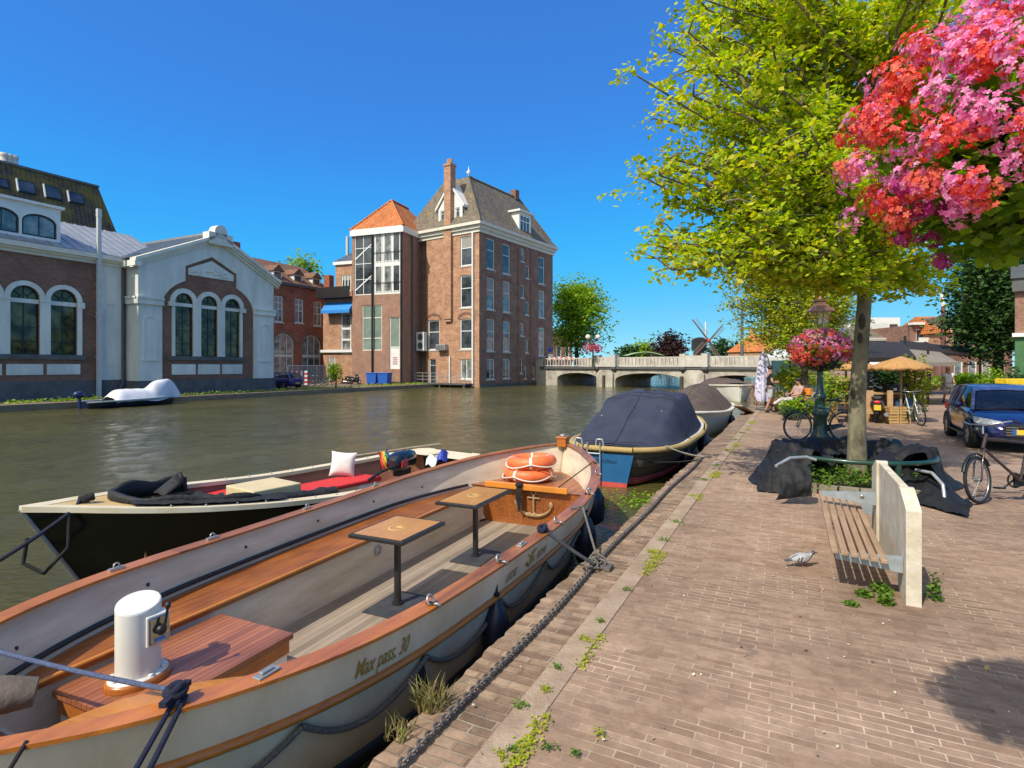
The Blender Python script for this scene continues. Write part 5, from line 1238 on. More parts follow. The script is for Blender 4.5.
a,b = lb(300,497,.1),lb(366,480,.1); lk=locker('locker', a, b, .24, -.34, .13, M_box, M_red)
mb = MB(); mm=(a+b)/2; x0=min(a.x,b.x); mb.box(mm.x-.42,mm.x-.2,mm.y+.241,mm.y+.246,-.02,.12,MS); mb.build('sticker', mat('white_sticker',(.65,.68,.75)), lk)
mb = MB(); mb.box(mm.x+.18,mm.x+.40,mm.y+.241,mm.y+.246,-.04,.06,MS); mb.build('sticker', mat('blue_sticker2',(.10,.22,.50)), lk)
a,b = lb(240,500,.2),lb(286,490,.2); locker('locker', a, b, .30, -.34, .33, M_box)
a,b = lb(203,503,.1),lb(238,495,.1); locker('thwart', a, b, .42, -.1, .08, M_box, M_red)
# folded black hood round the front of the cockpit
M_hood = mat('black_canvas', (.012,.013,.015), var=.3, rough=.75, scale=8, bump=.6, bscale=22)
edge = lambda x,sd,dz,off: Vector((x,sd*max(.02,hs2(x)-off),zs2(x)+dz))
def wall(P, top, m, name, wid=.035):
    mb = MB(); rows=[]
    for i,q in enumerate(P):
        h = top[i]; w_=mnoise.noise((i*.9,2,4))*.02
        rows.append([q+Vector((0,0,-.02)), q+Vector((w_,0,h*.5)), q+Vector((w_*.3,0,h)), q+Vector((-.05,0,h*.85)), q+Vector((-.06,0,-.1))])
    mb.grid(rows, MS); return mb.build(name, m, bs_, solid=.012)
n=22; U=[]
for i in range(n+1):
    t=i/n; 
    if t<.38: x=4.15+.85*t/.38; U.append(edge(x,-1,.02,.14))
    elif t<.62: k=(t-.38)/.24; q=edge(5.0,-1,.02,.14).lerp(edge(5.0,1,.02,.14),k); q.x+=.14*math.sin(math.pi*k); U.append(q)
    else: x=5.0-.95*(t-.62)/.38; U.append(edge(x,1,.02,.14))
wall(U,[.06+.025*math.sin(i*1.3)+(.02 if i<8 else 0) for i in range(n+1)],M_hood,'hood_coaming')
mb = MB(); rows=[]
for i in range(31):
    x=5.12-1.35*i/30; w_=.13+.03*math.sin(i*.8); z=.014+.03*abs(mnoise.noise((i*.4,1,1)))
    rows.append([edge(x,1,z,.05+w_),edge(x,1,z+.035,.05+w_*.6),edge(x,1,z+.01,.045)])
mb.grid(rows,MS); mb.build('hood_skirt', M_hood, bs_)
rows=[]; nu,nv=34,18
for i in range(nu+1):
    u=i/nu; row=[]
    for j in range(nv+1):
        v=j/nv; x=3.85+1.12*u; y=(hs2(x)-.17)*(2*v-1)
        z=zs2(x)-.12+.10*mnoise.noise((x*4.5,y*4.5,1.3))+.07*mnoise.noise((x*11,y*9,3))+.02*max(0,v-.55)*2
        row.append(Vector((x,y,z)))
    rows.append(row)
mb = MB(); mb.grid(rows,MS); mb.build('folded_hood', M_hood, bs_)
mb = MB(); q0=Vector((4.42,-.30,zs2(4.4))); mb.grid([[q0+Vector((.06*i-.05,-.15+.05*j+.02*i,(.22-.03*abs(j-2))*(1-i/5)-.02)) for j in range(6)] for i in range(5)],MS); mb.tube([q0+Vector((-.08,.05,0)),q0+Vector((-.05,.02,.21))],.016,8,M=MS); mb.build('hood_flap', M_hood, bs_, solid=.015)
rows=[]
for i in range(15):
    x=4.2-1.15*i/14; r_=.05+.05*abs(mnoise.noise((i*.7,5,2))); rows.append([Vector((x,hs2(x)-.24+r_*1.4*math.cos(w),zs2(x)+.0+r_*math.sin(w))) for w in [2*math.pi*k/9 for k in range(9)]])
mb = MB(); mb.grid(rows,MS,0,True,True); mb.build('hood_roll', M_hood, bs_)
mb = MB()
for k in range(9):
    x=2.6+k*.28; mb.ell(edge(x,1,.012,.05),(.012,.012,.008),6,5,MS)
    x=.8+k*.34; mb.ell(edge(x,-1,.015,.05),(.014,.014,.012),6,5,MS)
mb.build('rail_studs', M_steel, bs_)
# outboard motor
mo = MS.inverted() @ at(402,462,.30); 
mb = MB(); prof=[]; T = MS @ Matrix.Translation((mo.x,mo.y,.27)) @ Matrix.Rotation(R(200),4,'Z')
rows=[]
for i,(x,hy,hz,zc) in enumerate(((-.32,.05,.06,.05),(-.28,.11,.11,.05),(-.12,.14,.14,.06),(.10,.145,.145,.07),(.26,.12,.12,.06),(.33,.05,.06,.04))):
    rows.append([Vector((x,hy*math.copysign(abs(math.cos(a))**.7,math.cos(a)),zc+hz*math.copysign(abs(math.sin(a))**.7,math.sin(a)))) for a in [2*math.pi*k/16 for k in range(16)]])
mb.grid(rows,T,0,True,True); mb.poly(rows[0],T); mb.poly(rows[-1][::-1],T)
mo_ = mb.build('outboard_motor', mat('motor_navy',(.008,.012,.022),rough=.2,coat=.5,var=.2), bs_)
mb = MB(); mb.tube([(0,0,-.05),(0,0,-.7)],.05,8,M=T); mb.box(-.14,.14,-.08,.08,-.16,-.06,T); mb.build('motor_leg', M_iron, mo_)
mb = MB(); mb.tube([(-.3,0,0),(-.55,.05,-.02),(-.8,.12,-.1)],.02,8,M=T); mb.build('tiller_arm', M_iron, mo_)
mb = MB(); mb.box(-.3,-.12,-.152,-.143,.0,.10,T); mb.build('motor_badge', mat('motor_badge_red',(.5,.04,.04)), mo_)
# pillow, flag, oar and a folded flag at the stern
c = at(343,476,.19); pi_ = MB(); n=12; rows=[]
for sgn in (1,-1):
    rows=[]
    for i in range(n+1):
        row=[]
        for j in range(n+1):
            u,v=2*i/n-1,2*j/n-1; e=(1-abs(u)**2.5)*(1-abs(v)**2.5); pull=1-.10*(1-abs(v)**2)*abs(u)**3-.0
            row.append(Vector((.175*u*(1-.10*(1-v*v)),sgn*.075*max(0,e)**.5,.175*v*(1-.10*(1-u*u)))))
        rows.append(row)
    if sgn<0: rows=rows[::-1]
    pi_.grid(rows, Matrix.Translation(c+Vector((0,0,.17))) @ Matrix.Rotation(R(12),4,'Z') @ Matrix.Rotation(R(-12),4,'X') @ Matrix.Rotation(R(6),4,'Y'))
M_pil = mat('white_pillow',(.70,.64,.58),var=.1,rough=.9,scale=9,bump=.2,bscale=30,col2=(.80,.77,.73))
tag(pi_.build('pillow', M_pil), 'white pillow standing on the red bench of the black sloop', 'pillow')
mb = MB(); A,B = at(343,458,.32),at(432,445,.42); mb.tube([A,A.lerp(B,.85)],.022,8); d=(B-A).normalized(); mb.cbox(A.lerp(B,.94),(.5,.13,.02),math.atan2(d.y,d.x),tilt=('Y',-.05)); tag(mb.build('oar', woodmat('grey_oar_wood',(.20,.15,.10),(.32,.26,.18),rough=.7)), 'weathered wooden oar lying along the far rail of the black sloop', 'oar')
fl = thing('rainbow_flag', 'small rainbow striped flag standing near the outboard motor', 'flag', at(385,470,.1))
fcols=[(.55,.02,.02),(.65,.22,.02),(.7,.5,.03),(.03,.25,.08),(.03,.12,.45)]
c = at(386,462,.25)
for k,cc in enumerate(fcols):
    mb = MB(); rows=[]
    for i in range(7):
        z=.16-.05*i; rows.append([c+Vector((-.08+.035*k+.035*j+.025*i*.6-.05,.02*math.sin(i*1.1+k),z)) for j in (0,1)])
    mb.grid(rows); mb.build('stripe', mat('flag_stripe',cc,var=.05), fl)
mb = MB(); mb.tube([c+Vector((-.2,0,-.45)),c+Vector((.02,0,.2))],.01,6); mb.build('staff', M_iron, fl)
rows=[]; c=at(437,463,.28); mb = MB()
for i in range(9): rows.append([c+Vector((-.16+.04*i,.05*math.sin(i*.9)-.1*j,.06+.018*i+.05*math.sin(i*1.3+j)-.12*j)) for j in (0,.5,1)])
mb.grid(rows); o=mb.build('folded_flag', [mat('flag_blue',(.03,.05,.35)),M_boatwhite]); 
for p_ in o.data.polygons: p_.material_index = 0 if p_.center.x > c.x-.0 else 1
tag(o,'crumpled blue and white flag at the stern of the black sloop','flag')
mb = MB(); A = MS @ Vector((LS-.45,0,zs2(LS-.4)+.03)); pts=[A, MS @ Vector((LS-.15,.22,zs2(LS)-.05)), at(35,520,.15), at(-40,590,.1)]
rope('mooring_rope','navy rope leading from the bow of the black sloop to the left',[A, MS @ Vector((LS-.3,.22,.40)), atd(-50,588,4.6)],.018,M_rope_d,group='mooring ropes',sag=.03)
B=MS @ Vector((LS-.3,.22,.40)); rope('hanging_loop','black rope loop hanging from the bow of the black sloop',[B, B+Vector((.03,-.05,-.3)), B+Vector((-.15,-.1,-.52)), B+Vector((-.32,-.12,-.42)), B+Vector((-.30,-.1,-.2))],.016,M_rope_k,n=4)
mb = MB(); knot(mb,MS @ Vector((LS-.5,0,zs2(LS-.5)+.04)),.05,4); tag(mb.build('rope_knot',M_rope_k),'black rope coiled on the bow post of the black sloop','rope knot')

# ---------------------------------------------------------------- covered boats along the quay
def covered(name, label, s0,p0,s1,p1, hgt, zgt, wrt, m_hull, m_cover, ch, cw=.9, rub=None, rubr=.04, wrinkle=.04, prof=2.4, rake=(.4,.15), deckm=None, sd=0, capw=.2, lin=False):
    M, ang, L_ = boatframe(s0,p0,s1,p1)
    h = smooth_tab([L_*q for q in hgt[0]], hgt[1]); z = smooth_tab([L_*q for q in zgt[0]], zgt[1]); w = smooth_tab([L_*q for q in wrt[0]], wrt[1])
    Hh = Hull(0,L_,h,z,w,rake=rake); c = M @ Vector((L_/2,0,-.5))
    r = thing(name, label, 'boat', c, ang)
    mb = MB(); Hh.shell(mb, M)
    st = [Hh.pt(0,z(0)+(-.85-z(0))*j/12,1) for j in range(13)]+[Hh.pt(0,z(0)+(-.85-z(0))*j/12,-1) for j in range(12,-1,-1)]
    mb.poly(st,M); mb.build('hull', m_hull, r)
    mb = MB(); Hh.cap(mb, M, capw, .05, out=.02); mb.build('deck_rim', deckm or M_boatwhite, r)
    if rub:
        mb = MB(); mb.tube([Hh.pt(0,z(0)-.03,sd_,.02)+Vector((-.03,0,0)) for sd_ in (1,)]+[Vector((-.05,0,z(0)-.03))]+[Hh.pt(0,z(0)-.03,-1,.02)+Vector((-.03,0,0))],rubr,8,M=M); mb.build('stern_rub_rope', rub, r)
        for side in (-1,1):
            mb = MB(); mb.tube(Hh.line(-.03,side,.02),rubr,8,M=M); mb.build('rub_rope', rub, r)
    chf = smooth_tab([L_*q for q in ch[0]], ch[1]) if not lin else (lambda x: float(np.interp(x,[L_*q for q in ch[0]],ch[1])))
    mb = MB(); rows=[]; nx,ny=(70,32) if not lin else (60,50)
    x0,x1 = L_*ch[0][0], L_*ch[0][-1]
    for i in range(nx+1):
        x=x0+(x1-x0)*i/nx; hw_=max(.0,h(x)-capw*.55)*1.0; row=[]
        for j in range(ny+1):
            v=2*j/ny-1; zz=z(x)+.015+chf(x)*(1-abs(v)**prof if not lin else float(np.interp(abs(v),[0,.5,.74,.86,1],[1,.97,.90,.62,0])))
            wv = wrinkle*(mnoise.noise((x*1.3+sd,v*3.2,sd))+.6*mnoise.noise((x*3.7+sd,v*2.0+x*.8,sd+4)))*(1-abs(v)**6)*min(1,chf(x)*3)
            wv -= wrinkle*.7*abs(math.sin(x*3.1+1.2*v*v+sd))*abs(v)**1.5*(1-abs(v)**8)*min(1,chf(x)*2)
            row.append(Vector((x,hw_*v*(cw+(1-cw)*abs(v)**2),zz+wv)))
        rows.append(row)
    mb.grid(rows[::-1],M); cv = mb.build('canvas_cover', m_cover, r)
    for ii in ([int(nx*q) for q in (.02,.34,.37,.60)] if lin else [int(nx*q) for q in (.25,.5,.75)]):
        mb = MB(); mb.tube([q+Vector((0,0,.006)) for q in rows[ii][1:-1]],.011,6,M=M); mb.build('seam', m_cover, cv)
    mb = MB(); mb.tube([q[ny//2]+Vector((0,0,.006)) for q in rows],.011,6,M=M); mb.build('seam', m_cover, cv)
    mb = MB(); e=[q[0] for q in rows]+[q[-1] for q in rows[::-1]]; mb.tube([q+Vector((0,0,.0)) for q in e],.02,6,True,M); mb.build('cover_hem', m_cover, cv)
    return r, M, Hh, cv
M_navyc = mat('navy_canvas', (.022,.028,.055), var=.18, rough=.85, scale=3, bump=.25, bscale=14, col2=(.034,.04,.07))
M_brownc = mat('brown_canvas', (.075,.052,.042), var=.2, rough=.9, scale=2, bump=.25, bscale=12, col2=(.11,.08,.065))
M_clink = woodmat('weathered_clinker', (.045,.04,.035), (.12,.10,.075), rough=.7, plank=.17, axis='Z', seam=(.02,.016,.012), seamw=.1, grain=(1.2,14,14))
M_ropey = mat('manila_rope', (.42,.29,.10), var=.3, rough=.9, scale=50, bump=.9, bscale=120, col2=(.55,.40,.17))
bb, MBb, HBb, cvb = covered('blue_transom_boat', 'wooden boat with navy tent cover, rope fender and blue transom', 10.25,-3.06,16.9,-3.0,
  ([0,.02,.06,.12,.3,.55,.75,.9,.97,1],[.42,.66,.90,1.06,1.16,1.14,.97,.62,.26,0]), ([0,.4,.8,1],[.22,.22,.30,.42]), ([0,.05,.2,.5,.8,1],[.50,.42,.52,.68,.6,.3]), M_clink, M_navyc,
  ([.03,.10,.33,.36,.56,.60,.93],[.03,.16,.84,.90,.92,.86,.03]), cw=.93, rub=M_ropey, rubr=.055, wrinkle=.085, prof=8.0, rake=(.5,.05), sd=2, lin=True)
mb = MB(); zt=.10; yb_=.34; yt_=.46
mb.prism([(-yb_,-.42),(yb_,-.42),(yt_,zt),(-yt_,zt)],'x',-.06,-.02,MBb); tr=mb.build('transom', mat('transom_blue',(.02,.11,.26),var=.12,rough=.35,scale=4), bb)
mb = MB(); mb.prism([(-yb_+.02,-.60),(yb_-.02,-.60),(yb_,-.421),(-yb_,-.421)],'x',-.06,-.02,MBb); mb.build('antifouling', mat('red_bottom_paint',(.50,.07,.06),var=.15,rough=.6), tr)
cu = bpy.data.curves.new('t','FONT'); cu.body='Achilleas'; cu.size=.115; cu.shear=.2; o=bpy.data.objects.new('t',cu); COL.objects.link(o); me=bpy.data.meshes.new_from_object(o.evaluated_get(bpy.context.evaluated_depsgraph_get()))
mb = MB(); mb.add([(-.064,.28-v.co.x*1.05,-.07+v.co.y) for v in me.vertices],[tuple(p.vertices) for p in me.polygons],MBb); mb.build('lettering', mat('dark_blue_lettering',(.006,.02,.07)), tr); bpy.data.objects.remove(o)
for y in (.20,.62):
    mb = MB(); mb.tube([(-.02,y-.07,.10),(-.02,y-.07,.30),(-.02,y-.05,.36),(-.02,y+.05,.36),(-.02,y+.07,.30),(-.02,y+.07,.20)],.018,8,M=MBb); mb.build('rail_hoop', M_alu, bb)
mb = MB(); mb.tube([(-.09,.17,.30),(-.10,.17,-.45)],.016,8,M=MBb); mb.tube([(-.09,.42,.30),(-.10,.42,-.45)],.016,8,M=MBb)
for z in (-.35,-.12,.1): mb.tube([(-.1,.17,z),(-.1,.42,z)],.014,8,M=MBb)
mb.build('boarding_ladder', M_alu, bb)
mb = MB(); 
for (xa,ya) in ((1.2,.55),(1.7,-.6),(2.6,.0),(3.2,.5),(3.0,-.45)):
    mb.cbox((xa,ya,.22+.9*(1-abs(ya)**3)*(.62 if xa<1.5 else .8 if xa<2 else 1)+.02),(.05,.02,.01),M=MBb)
mb.build('cover_toggles', M_boatwhite, cvb)
for sd_ in (-1,1): mb = MB(); mb.tube(HBb.line(-.40,sd_,.004,top=False),.07,6,M=MBb,flat=1.2); mb.build('waterline_stripe', mat('dull_red_bottom',(.22,.035,.04),var=.2,rough=.6), bb)
fender('navy fender on the near side of the blue transom boat', 2.0, HBb, MBb, -1, -.45, .5, .12)
fender('big navy ball fender at the far side of the rope railed boat', 3.6, HBb, MBb, -1, -.30, .45, .17)
rope('mooring_rope','pale rope from the stern of the blue transom boat to the quay ring',[MBb @ Vector((.35,-.95,.26)), W(11.1,-1.5,.03)],.014,mat('pale_rope',(.34,.31,.26),rough=.9),group='mooring ropes',sag=.03)
rope('mooring_rope','second pale rope from the blue transom boat to the quay ring',[MBb @ Vector((.42,-.97,.26)), W(11.2,-1.52,.03)],.012,mat('pale_rope2',(.30,.28,.24),rough=.9),group='mooring ropes',sag=.06)
rope('mooring_rope','dark slack rope from the boarding ladder across to the quay',[MBb @ Vector((-.06,.25,.1)), W(10.8,-1.52,.02)],.012,M_rope_k,group='mooring ropes',sag=.10)
b2, MB2, HB2, cv2 = covered('brown_covered_boat', 'white boat under a rounded brown canvas cover beyond the navy covered boat', 23.8,-3.1,17.2,-3.05,
  ([0,.05,.15,.35,.6,.8,.93,1],[.8,1.0,1.12,1.2,1.12,.85,.45,0]), ([0,.5,1],[.30,.26,.38]), ([0,.3,.7,1],[.7,.8,.65,.3]), M_boatwhite, M_brownc,
  ([.02,.12,.35,.6,.8,.95],[.12,.58,.78,.66,.34,.03]), cw=.95, rub=M_cream, rubr=.05, wrinkle=.06, prof=2.2, sd=5)
fender('dark fender hanging beside the brown covered boat', 2.8, HB2, MB2, 1, -.42, .45, .12)
b3, MB3, HB3, cv3 = covered('white_canal_boat', 'white boat with low brown cover moored under the bridge arch', 38.2,-2.9,44.6,-5.6,
  ([0,.05,.15,.3,.5,.8,.95,1],[.08,.62,1.05,1.28,1.35,1.05,.4,0]), ([0,.5,1],[.55,.46,.62]), ([0,.1,.3,.7,1],[.5,.6,.8,.65,.3]), M_boatwhite, M_brownc,
  ([.10,.22,.5,.8,.95],[.1,.30,.42,.3,.03]), cw=.95, rub=M_cream, rubr=.05, wrinkle=.03, prof=2.6, sd=8)
# little boat under a white tarpaulin by the far bank
a,b = at(84,409,-.5), at(192,404,-.5); sa,sb = sp(a), sp(b)
MT, angT, LT = boatframe(sa[0],-33.3,sb[0],-33.2)
ht = smooth_tab([0,.3,LT*.5,LT*.8,LT],[.55,.7,.8,.55,0]); zt_ = smooth_tab([0,LT],[-.12,.0]); wt = smooth_tab([0,LT],[.75,.5]); HT = Hull(0,LT,ht,zt_,wt)
r = thing('tarped_dinghy', 'small dinghy with a white tarpaulin moored by the brick hall', 'boat', MT @ Vector((LT/2,0,-.5)), angT)
mb = MB(); HT.shell(mb, MT); mb.build('hull', mat('dinghy_dark',(.02,.025,.04),rough=.4), r)
mb = MB(); HT.cap(mb, MT, .14, .06, out=.03); mb.build('rim', M_pipe, r)
mb = MB(); rows=[]; nx=50
hf = smooth_tab([LT*q for q in (.25,.30,.42,.62,.72,.85,.95,1.02)],[.15,.42,.52,.50,.85,1.0,.80,.25])
for i in range(nx+1):
    x=LT*(.25+.77*i/nx); row=[]
    for j in range(19):
        v=2*j/18-1; hw_=ht(min(x,LT*.93))*.98; z=zt_(x)-.12+(hf(x)+.12)*(1-abs(v)**2.6)+.06*mnoise.noise((x*1.6,v*2.5,2))
        row.append(Vector((x,hw_*v,z-.10*abs(v)*max(0,math.sin(x*2.2)))))
    rows.append(row)
mb.grid(rows[::-1],MT); mb.build('tarpaulin', mat('white_tarpaulin',(.62,.63,.68),var=.06,rough=.6,scale=2,bump=.4,bscale=6), r)
mb = MB(); mb.ell((-.15,0,.25),(.28,.18,.2),12,8,MT); mb.tube([(-.12,0,.2),(-.12,0,-.6)],.08,8,M=MT); mb.build('outboard_motor', mat('motor_blue',(.015,.03,.10),rough=.35), r)
# ================================================================ trees
M_bark = mat('lime_bark', (.07,.058,.038), var=.35, scale=4.5, rough=.95, bump=1.0, bscale=18, col2=(.29,.26,.16), stretch=(1,1,.45), detail=10)
M_barkd = mat('dark_bark', (.07,.055,.04), var=.35, scale=5, rough=.95, bump=.8, bscale=18)
M_leaf1 = leafmat('lime_leaves', [(.20,.32,.014),(.36,.50,.02),(.48,.60,.03),(.58,.60,.045),(.62,.50,.07)], trans=.48, pos=[.25,.5,.8])
M_leaf2 = leafmat('yellowing_leaves', [(.20,.28,.015),(.32,.40,.022),(.42,.46,.03),(.48,.44,.05)], trans=.42)
M_leaf3 = leafmat('fresh_green_leaves', [(.14,.26,.018),(.24,.38,.026),(.34,.48,.04)], trans=.42)
M_leaf4 = leafmat('dark_green_leaves', [(.022,.065,.014),(.04,.10,.022),(.07,.15,.03)], trans=.25)
M_leaf5 = leafmat('copper_leaves', [(.030,.014,.014),(.05,.022,.02),(.075,.035,.028)], trans=.15)
def limb(mb, a, b, r0, r1, bend=.12, n=7, sd=0, seg=9):
    a, b = Vector(a), Vector(b); L_ = (b-a).length; P = []; rr = []
    for i in range(n+1):
        t = i/n; q = a.lerp(b,t)
        w = math.sin(math.pi*t)*bend*L_
        q += Vector((mnoise.noise((t*2,sd,1)),mnoise.noise((t*2,sd,5)),.5*mnoise.noise((t*2,sd,9))+.25))*w
        P.append(q); rr.append(r0+(r1-r0)*t)
    mb.tube(P, rr, seg); return P
def tree(name, label, base, trunk_pts, r0, crown_fn, nl, leaf_n, leaf_size, lm, bark, group=None, sd=1, forks=(), spray=(.55,.55,.16), twigs=3, z0=None, up=.5, cat='tree', r_end=.35):
    """crown_fn(rng) -> a point of the crown where a leafy spray ends"""
    rng = np.random.default_rng(sd); t = thing(name, label, cat, base, 0, group)
    mb = MB(); TP = [Vector(q) for q in trunk_pts]; n=len(TP)
    # subdivide and roughen the trunk
    P=[];rr=[]
    for i in range(n-1):
        for k in range(6):
            u=(i+k/6)/(n-1); P.append(TP[i].lerp(TP[i+1],k/6)); rr.append(r0*(1-(1-r_end)*u)*(1+.35*math.exp(-u*14)))
    P.append(TP[-1]); rr.append(r0*r_end)
    mb.tube(P, rr, 14)
    for fk in forks:
        F=[Vector(q) for q in fk[1]]; Q=[]
        for i in range(len(F)-1): Q+=[F[i].lerp(F[i+1],k/5)+Vector((.05*mnoise.noise((i+k/5,sd,len(fk))),0,.03)) for k in range(5)]
        Q.append(F[-1]); mb.tube(Q,[fk[0]*(1-.75*i/len(Q)) for i in range(len(Q))],10)
    C=[]
    for i in range(nl):
        tip = Vector(crown_fn(rng))
        # leave the trunk a bit below the height of the tip
        hz = tip.z - .35*math.hypot(tip.x-TP[0].x, tip.y-TP[0].y) - rng.uniform(0,.5)
        cand = [q for q in P if q.z > (z0 if z0 is not None else P[len(P)//3].z)]
        a = min(cand, key=lambda q: abs(q.z-hz)); rad = r0*.34*(1-.5*(a.z-P[0].z)/max(.1,P[-1].z-P[0].z))
        Q = limb(mb, a, tip, rad*rng.uniform(.5,1), .012, .16, 7, sd*50+i, 6)
        for q in range(2, len(Q)):
            for k in range(twigs):
                c = Q[q] + Vector((rng.normal(0,1)*spray[0]*.8, rng.normal(0,1)*spray[1]*.8, rng.normal(0,1)*spray[2]*1.1))
                if rng.random() < .35: mb.tube([Q[q], Q[q].lerp(c,.5)+Vector((0,0,.04)), c], [.014,.01,.005], 4)
                C.append((c, 1.0))
    mb.build('trunk', bark, t)
    per = max(1, leaf_n//max(1,len(C))); pts=[]
    for c,wt in C:
        m = rng.poisson(per); d = rng.normal(0,1,(m,3))*np.array(spray)*.45
        d[:,2] -= .25*(d[:,0]**2+d[:,1]**2)/max(.1,spray[0])
        pts.append(np.array(c)+d)
    pts = np.concatenate(pts)
    leaf_mesh('crown', pts, leaf_size, lm, t, nrm_up=up, seed=sd, drop=.25)
    return t
def ellipsoid_crown(c, r, low=-.6, power=.38, inner=.35):
    def fn(g):
        while True:
            d = g.normal(0,1,3); d /= np.linalg.norm(d)
            if d[2] > low: break
        k = inner+(1-inner)*g.random()**power
        return (c[0]+d[0]*r[0]*k, c[1]+d[1]*r[1]*k, c[2]+d[2]*r[2]*k)
    return fn
# the big lime on the quay
tb = Vector((5.13,8.35,0))
TPp = [atd(857,480,8.35), atd(857,400,8.35), atd(863,320,8.35), atd(868,255,8.4), atd(871,190,8.5), atd(885,60,8.7), atd(895,-120,8.8), atd(890,-320,8.8)]
TPp[0].z = -.05
def crown_main(g):
    # measured outline: wide on the canal side, thin towards the right
    while True:
        z = g.uniform(3.15, 11.0); t = (z-3.1)/7.9
        rad = 3.55*math.sin(math.pi*min(1,max(0,.14+.80*t)))**.6
        th = g.uniform(0,2*math.pi); k = g.random()**.42
        x = tb.x+.25+math.cos(th)*rad*k*(1.0 if math.cos(th)<0 else .72); y = tb.y+math.sin(th)*rad*k*.85
        px = CX+FPX*x/y; py = HY-FPX*(z-H)/y
        if math.cos(th) > .2 and z < 4.3 and k > .45: continue
        return (x,y,z)
plates=[]
_g=np.random.default_rng(5)
for px,py,Y in ((653,157,7.6),(672,62,7.8),(680,125,8.0),(680,243,7.4),(690,205,8.2),(700,262,7.6),(690,235,8.6),(725,10,8.0),(720,170,7.2),(730,90,7.4),(760,215,7.2),(770,265,7.8),(740,250,8.8),(800,240,7.6),(830,262,8.0),(790,150,7.0),(800,60,7.2),(840,180,7.2),(900,250,8.6),(915,270,9.0),(890,225,7.8),(850,110,7.0),(915,170,8.4),(930,90,8.6),(880,30,7.6),(760,20,7.6),(705,160,8.8),(745,150,9.2),(820,120,9.5),(910,20,9.4),(860,225,9.4),(800,200,9.6),(780,90,9.8),(710,100,9.4),(905,120,9.6)): plates.append(atd(px,py,Y))
for i in range(12):
    while True:
        q=crown_main(_g)
        if 6.6<q[2]<8.4: break
    plates.append(Vector(q))
_pi=[0]
def crown_plates(g):
    c=plates[_pi[0]%len(plates)]; _pi[0]+=1
    th=g.uniform(0,6.283); r_=.66*g.random()**.5
    return (c.x+r_*math.cos(th), c.y+r_*math.sin(th), c.z-.10*r_+g.normal(0,.13))
tree('lime_tree', 'large yellow green lime tree growing from the ring planter on the quay', (tb.x,tb.y,0), TPp, .118, crown_plates, 200, 64000, .09, M_leaf1, M_bark, 'lime trees on the quay', sd=11, spray=(.20,.20,.10), twigs=4, z0=2.9, up=.42, forks=[(.075,[atd(863,300,8.38),atd(846,215,8.2),atd(828,120,8.0),atd(815,-40,7.9)]),(.06,[atd(868,262,8.4),atd(905,200,8.6),atd(925,90,8.8),atd(930,-60,8.9)]),(.05,[atd(864,285,8.4),atd(790,235,7.9),atd(725,195,7.7),atd(665,165,7.6)]),(.05,[atd(866,250,8.4),atd(800,150,7.6),atd(740,80,7.6),atd(690,40,7.7)]),(.045,[atd(864,290,8.4),atd(800,275,8.0),atd(735,262,7.8),atd(682,250,7.5)])])
_t=[o for o in bpy.data.objects if o.name=='lime_tree'][0]
for (px,py,sx_,sz_) in ((862,322,.045,.12),(860,338,.03,.08),(853,392,.02,.10)):
    mb=MB(); c=atd(px,py,8.36-.085); mb.ell(c,(sx_,.045,sz_),12,9); mb.build('bark_scar',mat('bark_scar_dark',(.055,.045,.032),var=.4,scale=12,rough=1,bump=1,bscale=30),_t)
# second lime further along
t2 = atd(806,413,21.5); t2.z=0
tree('lime_tree', 'smaller yellowing lime tree behind the flower lamp post', (t2.x,t2.y,0), [(t2.x,t2.y,-.05),(t2.x-.05,t2.y,1.5),(t2.x,t2.y,3.2),(t2.x+.1,t2.y,6.2)], .15, ellipsoid_crown((t2.x-.65,t2.y,4.25),(2.25,2.2,2.35),low=-.75), 110, 26000, .125, M_leaf2, M_barkd, 'lime trees on the quay', sd=12, spray=(.36,.36,.2), twigs=4, z0=1.9)
t3 = atd(905,390,30); t3.z=0
# trees behind the bridge and round about
def simple_tree(label, px, Y, z0, ztop, rad, lm, n, size, sd, name='broadleaf_tree', bark=M_barkd, low=-.8, group='trees beyond the bridge', base_z=0.0, trunk=None, nl=46, xy=None, rr=None, inner=.3, spray=None):
    x = (px-CX)/FPX*Y; cz=(z0+ztop)/2; rz=(ztop-z0)/2
    s_ = spray or (rad*.24,rad*.24,rad*.16)
    return tree(name, label, (x,Y,base_z), [(x,Y,base_z),(x+.1,Y,cz*.5),(x,Y,cz),(x,Y,cz+rz*.7)], trunk or rad*.07, ellipsoid_crown((x,Y,cz),(rad,rad,rz),low=low,inner=inner), nl, n, size, lm, bark, group, sd=sd, spray=s_, twigs=3, z0=base_z+(z0-base_z)*.8)
simple_tree('fresh green tree standing between the warehouse and the bridge', 576, 80, 3.2, 14.2, 4.6, M_leaf3, 12000, .42, 21, nl=60)
simple_tree('low green tree at the left of the trees beyond the bridge', 627, 170, .5, 8.0, 4.2, M_leaf4, 2600, .9, 22)
simple_tree('rounded green tree between the low one and the copper beech', 642, 180, .5, 9.6, 4.8, M_leaf3, 2600, .9, 23)
simple_tree('dark copper beech with purple leaves beyond the bridge', 669, 165, .5, 11.0, 5.6, M_leaf5, 4200, .85, 24)
simple_tree('green tree just right of the windmill', 722, 190, .5, 11.5, 6.2, M_leaf4, 3000, 1.0, 25)
simple_tree('green bush in front of the orange roofed house', 746, 120, .3, 5.5, 3.2, M_leaf3, 1800, .6, 26)
simple_tree('small tree showing above the red brick house roof', 301, 78, 6, 17.4, 3.6, M_leaf3, 2600, .5, 27, group=None)
